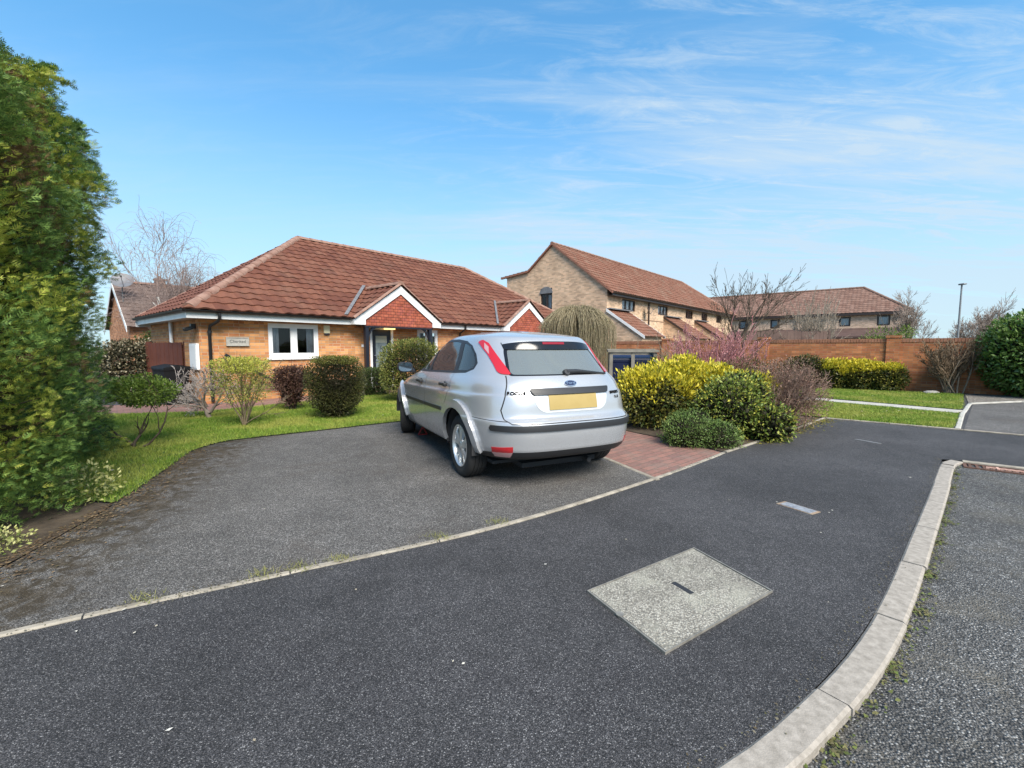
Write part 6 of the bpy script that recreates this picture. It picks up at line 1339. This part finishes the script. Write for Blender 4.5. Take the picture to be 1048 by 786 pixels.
o = leafy('clipped_shrub', 'dark green-brown clipped egg-shaped shrub standing on the lawn', 'shrub', (-3.27, 8.30, 0), [((0,0,0.66),(0.485,0.46,0.46),0.75),((0,0,0.36),(0.36,0.35,0.34),0.25)], dk, (0.018,0.036), 15000, 61, 0.6, 6, bk_dark, 3.4, 0.06, 0.25, spread=0.55, core=dkc)
P, N = crown_points(1900, (0, 0, 1.08), (0.40, 0.38, 0.07), 66, 0.1, 2, 0.5, 3.2); leaves('top_growth', P, N, (0.018, 0.035), leaf_mat('olive_leaf', [(0.10, 0.105, 0.02), (0.17, 0.165, 0.03)], 0.5, 0.2), o, 0.55, 6)
box_l = leaf_mat('box_leaf', [(0.025, 0.045, 0.010), (0.045, 0.075, 0.016), (0.075, 0.105, 0.025)], 0.5, 0.2)
leafy('box_ball', 'low dark green clipped ball beneath the front door', 'shrub', (-3.80, 12.35, 0), [((0,0,0.36),(0.46,0.44,0.40),1.0)], box_l, (0.02,0.04), 8000, 71, 0.6, 4, bk_dark, 3.0, 0.05, 0.3, core=dkc)
gg = leaf_mat('gold_green_leaf', [(0.05, 0.075, 0.016), (0.10, 0.125, 0.025), (0.19, 0.20, 0.045), (0.34, 0.32, 0.10)], 0.5, 0.25)
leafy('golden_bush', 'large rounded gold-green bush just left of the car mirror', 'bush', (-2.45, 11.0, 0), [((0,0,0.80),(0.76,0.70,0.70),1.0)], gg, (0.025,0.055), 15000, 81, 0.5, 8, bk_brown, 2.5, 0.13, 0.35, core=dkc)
# variegated hedge and green bush at the far left
leafy('variegated_hedge', 'dark cream-flecked hedge beside the red-brown plank fence', 'hedge', (-10.25, 12.05, 0), [((0,0,0.75),(0.75,0.5,0.74),1.0)], leaf_mat('cream_edged_leaf', [(0.022, 0.028, 0.010), (0.05, 0.045, 0.02), (0.16, 0.13, 0.075), (0.42, 0.37, 0.26)], 0.5, 0.15), (0.04, 0.085), 6000, 91, 0.6, 5, bk_dark, 4.0, 0.12, 0.35, core=dkc)
leafy('green_bush', 'mid green bush rising behind the cream-flecked hedge', 'bush', (-11.3, 14.6, 0), [((0,0,1.15),(0.75,0.6,0.72),1.0)], box_l, (0.04, 0.08), 4500, 95, 0.5, 5, bk_dark, 2.2, 0.25, 0.4, core=dkc)
# silver birch behind the house
birch_m = noisy('birch_bark', (0.55, 0.52, 0.48), (0.72, 0.69, 0.64), 6, 0.8, 0.2, lo=0.35, hi=0.5)
o, tp = bare('birch_tree', 'bare silver birch with drooping twigs behind the bungalow', 'tree', (-16.0, 20.2, 0), [((0,0,-0.1),(-0.10,0,1),3.7,0.11), ((0.35,0.1,-0.1),(0.16,0.05,1),3.0,0.09)], dict(lv=4, nseg=5, wob=0.10, kids=[7, 5, 4, 3], ang=(0.35, 0.85), lf=0.60, rf=0.55, up=0.09, rmin=0.007, split=0.030, tree=1), birch_m, 21, 3, None, bark('birch_twigs', (0.20, 0.14, 0.12), (0.33, 0.25, 0.22)))
sg = []; rnd = np.random.default_rng(5)
for pts, ds in tp:
    if rnd.random() < 0.85:
        p = pts[-1]; d = ds[-1].copy()
        for i in range(5): d = unit(d + np.array([rnd.normal(0, .1), rnd.normal(0, .1), -0.42])); q = p + d * 0.16; sg.append((p, q, 0.005, 0.0045)); p = q
tubes('drooping_twigs', sg, bpy.data.materials['birch_twigs'], o, 3)
# weeping tree behind the car
o = empty('weeping_tree', 'small weeping tree with a dome of straw-coloured hanging stems behind the car', 'weeping tree', (1.80, 12.6, 0)); rnd = np.random.default_rng(9); segs = [(np.array([0,0,-0.05]), np.array([0.02,0,0.9]), 0.07, 0.055), (np.array([0.02,0,0.9]), np.array([0,0,1.9]), 0.055, 0.05)]
tubes('trunk', segs, bk_brown, o, 8); sg = []; lp_, ln_ = [], []
for k in range(1300):
    a = rnd.random() * 6.283; Rm = 1.08 * math.sqrt(rnd.uniform(0.06, 1.0)) * rnd.uniform(0.88, 1.06); top = 2.06 + 0.44 * math.sqrt(max(0, 1 - (Rm/1.15)**2)) * rnd.uniform(0.75, 1.05); p = np.array([rnd.normal(0, .04), rnd.normal(0, .04), 1.85]); end = rnd.uniform(0.25, 1.2); N_ = 9; aa = a
    for i in range(1, N_ + 1):
        f = i / N_; aa += rnd.normal(0, 0.035); rr = Rm * min(1, (f * 1.9)) ** 0.75; z = 1.85 + (top - 1.85) * math.sin(min(1, f / 0.32) * math.pi / 2) if f < 0.32 else top - (top - end) * ((f - 0.32) / 0.68) ** 1.25
        q = np.array([math.cos(aa) * rr, math.sin(aa) * rr, z]); sg.append((p, q, 0.0065 * (1 - 0.5 * f) , 0.0065 * (1 - 0.5 * (f + 0.1)))); 
        if f > 0.3 and rnd.random() < 0.5: lp_.append(p + (q - p) * rnd.random()); ln_.append(unit(q - p) * 0.6 + np.array([math.cos(aa), math.sin(aa), 0]) * 0.5)
        p = q
tubes('hanging_stems', sg, bark('straw_stems', (0.15, 0.12, 0.07), (0.31, 0.26, 0.16)), o, 4); leaves('buds', np.array(lp_), np.array(ln_), (0.02, 0.05), leaf_mat('catkin', [(0.22, 0.21, 0.09), (0.34, 0.31, 0.15), (0.16, 0.18, 0.06)], 0.7, 0.2), o, 0.35, 3)

# ---- planting bed right of the car
eu = leaf_mat('gold_euonymus_leaf', [(0.10, 0.14, 0.018), (0.46, 0.40, 0.03), (0.66, 0.55, 0.04), (0.70, 0.60, 0.10)], 0.45, 0.25); eg = leaf_mat('green_euonymus_leaf', [(0.025, 0.045, 0.010), (0.055, 0.075, 0.016), (0.12, 0.11, 0.025), (0.30, 0.27, 0.05)], 0.45, 0.2)
o = empty('golden_hedge', 'broad bright yellow hedge beside the car with dark green lower leaves', 'hedge', (2.62, 7.30, 0))
hb = [((-0.28, 0.10, 0.48), (0.62, 0.60, 0.46)), ((0.30, 0.40, 0.56), (0.62, 0.60, 0.53)), ((0.80, 0.15, 0.50), (0.42, 0.5, 0.46)), ((1.25, 0.10, 0.42), (0.40, 0.45, 0.42))]
PP, NN = [], []
for i, (c, rad) in enumerate(hb): P, N = crown_points(7000, c, rad, 101 + i, 0.26, 2.6, 0.35, 2.6, 0.02); PP.append(P); NN.append(N)
P, N = np.vstack(PP), np.vstack(NN); hgt = P[:, 2] + vnoise(P, 2.2, 3) * 0.22 + np.random.default_rng(1).normal(0, 0.06, len(P)); yl = hgt > 0.62
leaves('golden_foliage', np.vstack([P[yl], P[yl] + np.random.default_rng(2).normal(0, 0.03, P[yl].shape)]), np.vstack([N[yl], N[yl]]), (0.045, 0.085), eu, o, 0.42, 7, 0.55, 0.55); leaves('green_foliage', P[~yl], N[~yl], (0.04, 0.075), eg, o, 0.45, 8, 0.8, 0.2)
rnd = np.random.default_rng(4); sg, tp = [], []
for k in range(26): c, rad = hb[k % len(hb)]; a = rnd.random() * 6.283; st = np.array([c[0] + rnd.normal(0, .15), c[1] + rnd.normal(0, .12), -0.02]); grow(st, (math.cos(a) * 0.5, math.sin(a) * 0.5, 1), rad[2] * 1.2, 0.010, 2, rnd, dict(lv=2, nseg=3, wob=0.14, kids=[4, 3], ang=(0.3, 0.8), lf=0.6, rf=0.6, rmin=0.0025), sg, tp)
tubes('stem', sg, bk_brown, o, 4); P = np.vstack([crown_points(2500, c, tuple(x * 0.75 for x in rad), 111 + i, 0.1, 2, 0.5, 2.6, 0.02)[0] for i, (c, rad) in enumerate(hb)]); leaves('inner_foliage', P, unit(rnd.normal(0, 1, P.shape)), (0.05, 0.09), dkc, o, 0.6, 9)
mg = leaf_mat('fresh_green_leaf', [(0.065, 0.12, 0.028), (0.11, 0.175, 0.042), (0.16, 0.235, 0.06), (0.23, 0.29, 0.10)], 0.5, 0.25); mgd = leaf_mat('deep_green_leaf', [(0.045, 0.080, 0.014), (0.10, 0.15, 0.026), (0.18, 0.235, 0.042), (0.30, 0.33, 0.075), (0.48, 0.43, 0.06)], 0.5, 0.2)
leafy('green_mound', 'low rounded fresh green shrub at the front corner of the bed', 'shrub', (2.40, 5.92, 0), [((-0.05,0.05,0.15),(0.32,0.34,0.27),0.5),((0.30,-0.02,0.12),(0.30,0.32,0.22),0.35),((0.08,0.22,0.26),(0.26,0.22,0.20),0.15)], mg, (0.016,0.032), 12000, 121, 0.55, 8, bk_brown, 2.1, 0.30, 0.35, core=dkc, up=0.4)
leafy('green_bush', 'dark green leafy bush between the yellow hedge and the pink-brown shrub', 'bush', (3.34, 6.52, 0), [((-0.15,0.0,0.40),(0.44,0.44,0.46),0.45),((0.28,-0.22,0.22),(0.32,0.30,0.28),0.2),((0.16,0.30,0.58),(0.40,0.36,0.36),0.2),((-0.42,0.12,0.30),(0.26,0.3,0.34),0.15)], mgd, (0.03,0.065), 12000, 131, 0.45, 9, bk_brown, 2.1, 0.38, 0.4, core=dkc, up=0.3)
hp = leaf_mat('dusky_pink_leaf', [(0.12, 0.060, 0.045), (0.21, 0.115, 0.085), (0.32, 0.20, 0.155), (0.17, 0.13, 0.06)], 0.6, 0.2)
o, tp = bare('heather_shrub', 'dense pink-brown twiggy shrub at the pavement end of the bed', 'shrub', (4.42, 7.25, 0), [((rng_.normal(0,.12), rng_.normal(0,.12), -0.02), (rng_.normal(0,.35), rng_.normal(0,.35), 1), 0.66, 0.011) for rng_ in [np.random.default_rng(6)] for _ in range(40)], dict(lv=2, nseg=3, wob=0.14, kids=[7, 6], ang=(0.25, 0.75), lf=0.52, rf=0.6, rmin=0.0028), bark('pink_brown_twigs', (0.13, 0.080, 0.060), (0.27, 0.185, 0.145)), 8, 4)
P, N = crown_points(11000, (0.0, 0, 0.55), (0.62, 0.55, 0.55), 141, 0.2, 2.6, 0.6, 2.2, 0.03); leaves('foliage', P, N, (0.018, 0.04), hp, o, 0.4, 4)
leafy('variegated_shrub', 'small cream and green plant at the pavement edge of the bed', 'shrub', (3.62, 6.42, 0), [((0,0,0.12),(0.22,0.18,0.16),1.0)], var_m, (0.025,0.06), 900, 145, 0.4, 3, bk_brown, 2, 0.2, 0.6, up=0.5)
# pink dogwood: many thin upright pink stems
pk = bark('pink_stems', (0.24, 0.085, 0.088), (0.44, 0.22, 0.215), 30); rg = np.random.default_rng(16)
o, tp = bare('dogwood', 'tall pink-stemmed bare dogwood behind the yellow hedge', 'shrub', (4.30, 9.3, 0), [((rg.normal(0,.35), rg.normal(0,.25), -0.02), (rg.normal(0,.34), rg.normal(0,.25), 1), rg.uniform(0.75, 1.05), 0.013) for _ in range(46)], dict(lv=3, nseg=4, wob=0.09, kids=[5, 4, 2], ang=(0.25, 0.7), lf=0.52, rf=0.6, up=0.06, rmin=0.0045, split=0.009), bk_grey, 17, 4, None, pk)
P = np.array([p[-1] for p, d in tp] + [p[-2] for p, d in tp] + [p[-3] for p, d in tp]); N = np.array([d[-1] for p, d in tp] * 3); leaves('buds', P, N, (0.025, 0.05), leaf_mat('pink_bud', [(0.32, 0.11, 0.12), (0.46, 0.20, 0.21), (0.40, 0.26, 0.24)], 0.7, 0.25), o, 0.45, 5)
rg = np.random.default_rng(26)
bare('tan_shrub', 'tangled tan bare shrub between the bin store and the pink dogwood', 'shrub', (3.75, 10.4, 0), [((rg.normal(0,.3), rg.normal(0,.2), -0.02), (rg.normal(0,.45), rg.normal(0,.3), 1), rg.uniform(0.6, 0.9), 0.010) for _ in range(18)], dict(lv=3, nseg=3, wob=0.16, kids=[4, 4, 3], ang=(0.3, 0.9), lf=0.6, rf=0.6, up=0.02, rmin=0.0035), bark('tan_twigs', (0.16, 0.12, 0.08), (0.30, 0.24, 0.17)), 27, 3)
leafy('olive_bush', 'dull olive bush under the pink dogwood', 'bush', (4.6, 8.7, 0), [((0,0,0.62),(0.55,0.45,0.50),1.0)], leaf_mat('olive_small_leaf', [(0.06, 0.06, 0.02), (0.11, 0.10, 0.035), (0.17, 0.13, 0.06)], 0.6, 0.2), (0.02, 0.045), 5000, 151, 0.45, 7, bk_brown, 2.2, 0.3, 0.5)
# ---- behind and along the garden wall
bare('bare_tree', 'dark bare open-crowned tree standing before the garden wall', 'tree', (6.60, 13.1, 0), [((0,0,-0.1),(-0.02,0,1),1.75,0.075), ((0,0,1.5),(-0.45,0.1,1),1.0,0.045), ((0,0,1.45),(0.85,0.2,0.7),1.2,0.045), ((0,0,1.5),(0.35,-0.3,1),1.05,0.042)], dict(lv=4, nseg=5, wob=0.07, kids=[5, 4, 3, 3], ang=(0.35, 0.75), lf=0.62, rf=0.55, up=0.04, rmin=0.0045, split=0.022, tree=1), bk_brown, 44, 4)
rg = np.random.default_rng(36)
bare('fan_shrub', 'grey bare fan-shaped shrub rising behind the garden wall', 'shrub', (13.9, 21.0, 0), [((rg.normal(0,.1), rg.normal(0,.1), -0.02), (rg.normal(0,.38), rg.normal(0,.3), 1), 1.9, 0.025) for _ in range(14)], dict(lv=3, nseg=4, wob=0.10, kids=[5, 4, 3], ang=(0.25, 0.6), lf=0.55, rf=0.55, up=0.08, rmin=0.007), bark('grey_twigs', (0.20, 0.165, 0.125), (0.34, 0.29, 0.23)), 37, 3)
leafy('dark_shrub', 'dark green-brown shrub against the wall left of the yellow clipped hedge', 'shrub', (9.6, 14.75, 0), [((0,0,0.52),(0.75,0.55,0.50),1.0)], dk, (0.04, 0.08), 6000, 161, 0.5, 6, bk_dark, 2.4, 0.18, 0.4, core=dkc)
o = empty('golden_hedge', 'yellow-topped clipped hedge at the foot of the garden wall', 'hedge', (10.85, 13.95, 0)); tag(o)
hb = [((-0.50, 0.36, 0.45), (0.52, 0.45, 0.45)), ((0.05, 0.0, 0.44), (0.5, 0.45, 0.44)), ((0.52, -0.34, 0.40), (0.44, 0.42, 0.42))]; PP, NN = [], []
for i, (c, rad) in enumerate(hb): P, N = crown_points(4000, c, rad, 171 + i, 0.22, 2.6, 0.35, 3.0, 0.02); PP.append(P); NN.append(N)
P, N = np.vstack(PP), np.vstack(NN); yl = P[:, 2] + vnoise(P, 2.0, 8) * 0.25 > 0.60
leaves('golden_foliage', np.vstack([P[yl], P[yl] * 1.0 + np.random.default_rng(3).normal(0, 0.03, P[yl].shape)]), np.vstack([N[yl], N[yl]]), (0.05, 0.095), eu, o, 0.45, 17, 0.6, 0.5); leaves('green_foliage', P[~yl], N[~yl], (0.05, 0.09), eg, o, 0.45, 18)
P = np.vstack([crown_points(1500, c, tuple(x * 0.75 for x in rad), 181 + i, 0.1, 2, 0.5, 2.6, 0.02)[0] for i, (c, rad) in enumerate(hb)]); leaves('inner_foliage', P, unit(np.random.default_rng(5).normal(0, 1, P.shape)), (0.06, 0.10), dkc, o, 0.6, 19)
rg = np.random.default_rng(46)
bare('vase_shrub', 'leafless vase-shaped tan shrub against the wall beside the laurel', 'shrub', (12.45, 12.70, 0), [((rg.normal(0,.09), rg.normal(0,.09), -0.02), (rg.normal(0,.34), rg.normal(0,.3), 1), rg.uniform(0.85, 1.1), 0.024) for _ in range(16)], dict(lv=3, nseg=4, wob=0.09, kids=[8, 7, 5], ang=(0.2, 0.75), lf=0.42, rf=0.5, up=0.05, rmin=0.0065, split=0.012), bark('vase_stems', (0.13, 0.10, 0.07), (0.24, 0.195, 0.145)), 47, 3, None, bark('vase_twigs', (0.13, 0.085, 0.05), (0.24, 0.175, 0.115)))
mb = MB(); mb.lathe([(0.0,0.09),(0.10,0.085),(0.17,0.05),(0.18,0.0)], 12, Matrix.Translation((11.95, 12.75, 0.0)) @ Matrix.Diagonal((1.2, 0.8, 1, 1))); tag(mb.build('boulder', stone, None, True), 'small pale rounded stone at the foot of the vase-shaped shrub', 'stone')
lau = leaf_mat('laurel_leaf', [(0.050, 0.105, 0.020), (0.085, 0.165, 0.030), (0.13, 0.22, 0.045), (0.20, 0.28, 0.09)], 0.32, 0.2, spec=0.5)
leafy('laurel_bush', 'large rounded glossy green laurel at the right end of the wall', 'bush', (13.95, 11.75, 0), [((0,0,1.12),(1.24,1.2,1.16),1.0)], lau, (0.07, 0.13), 15000, 191, 0.45, 10, bk_brown, 2.4, 0.08, 0.35, core=dkc, up=0.3)
leafy('lime_shrub', 'lime green loose shrub just showing over the garden wall', 'shrub', (13.4, 16.4, 0), [((0,0,1.45),(0.7,0.5,0.55),0.7),((0.6,-0.3,1.75),(0.35,0.3,0.35),0.3)], um_leaf, (0.05, 0.11), 1500, 195, 0.4, 7, bk_grey, 2, 0.4, 0.8)
tree_p = dict(lv=4, nseg=4, wob=0.09, kids=[8, 6, 5, 4], ang=(0.35, 0.8), lf=0.60, rf=0.55, up=0.08, rmin=0.011, split=0.04, tree=1); ftw = bark('far_twigs', (0.20, 0.15, 0.125), (0.33, 0.27, 0.23)); ftb = bark('far_bark', (0.12, 0.09, 0.07), (0.22, 0.18, 0.15))
for k, (x, y, L, lab) in enumerate(((33.5, 38, 3.0, 'dense bare tree far off just left of the street lamp'), (37.5, 37, 2.6, 'open bare tree far off to the right of the street lamp'), (41.5, 40, 2.7, 'low bare tree far off above the laurel'))):
    bare('bare_tree', lab, 'tree', (x, y, 0), [((0,0,-0.1),(0.03,0,1),L,0.14), ((0.2,0.1,-0.1),(0.25,0.1,1),L*0.85,0.11)], tree_p, ftb, 60 + k, 3, 'far bare trees by the street lamp', ftw)
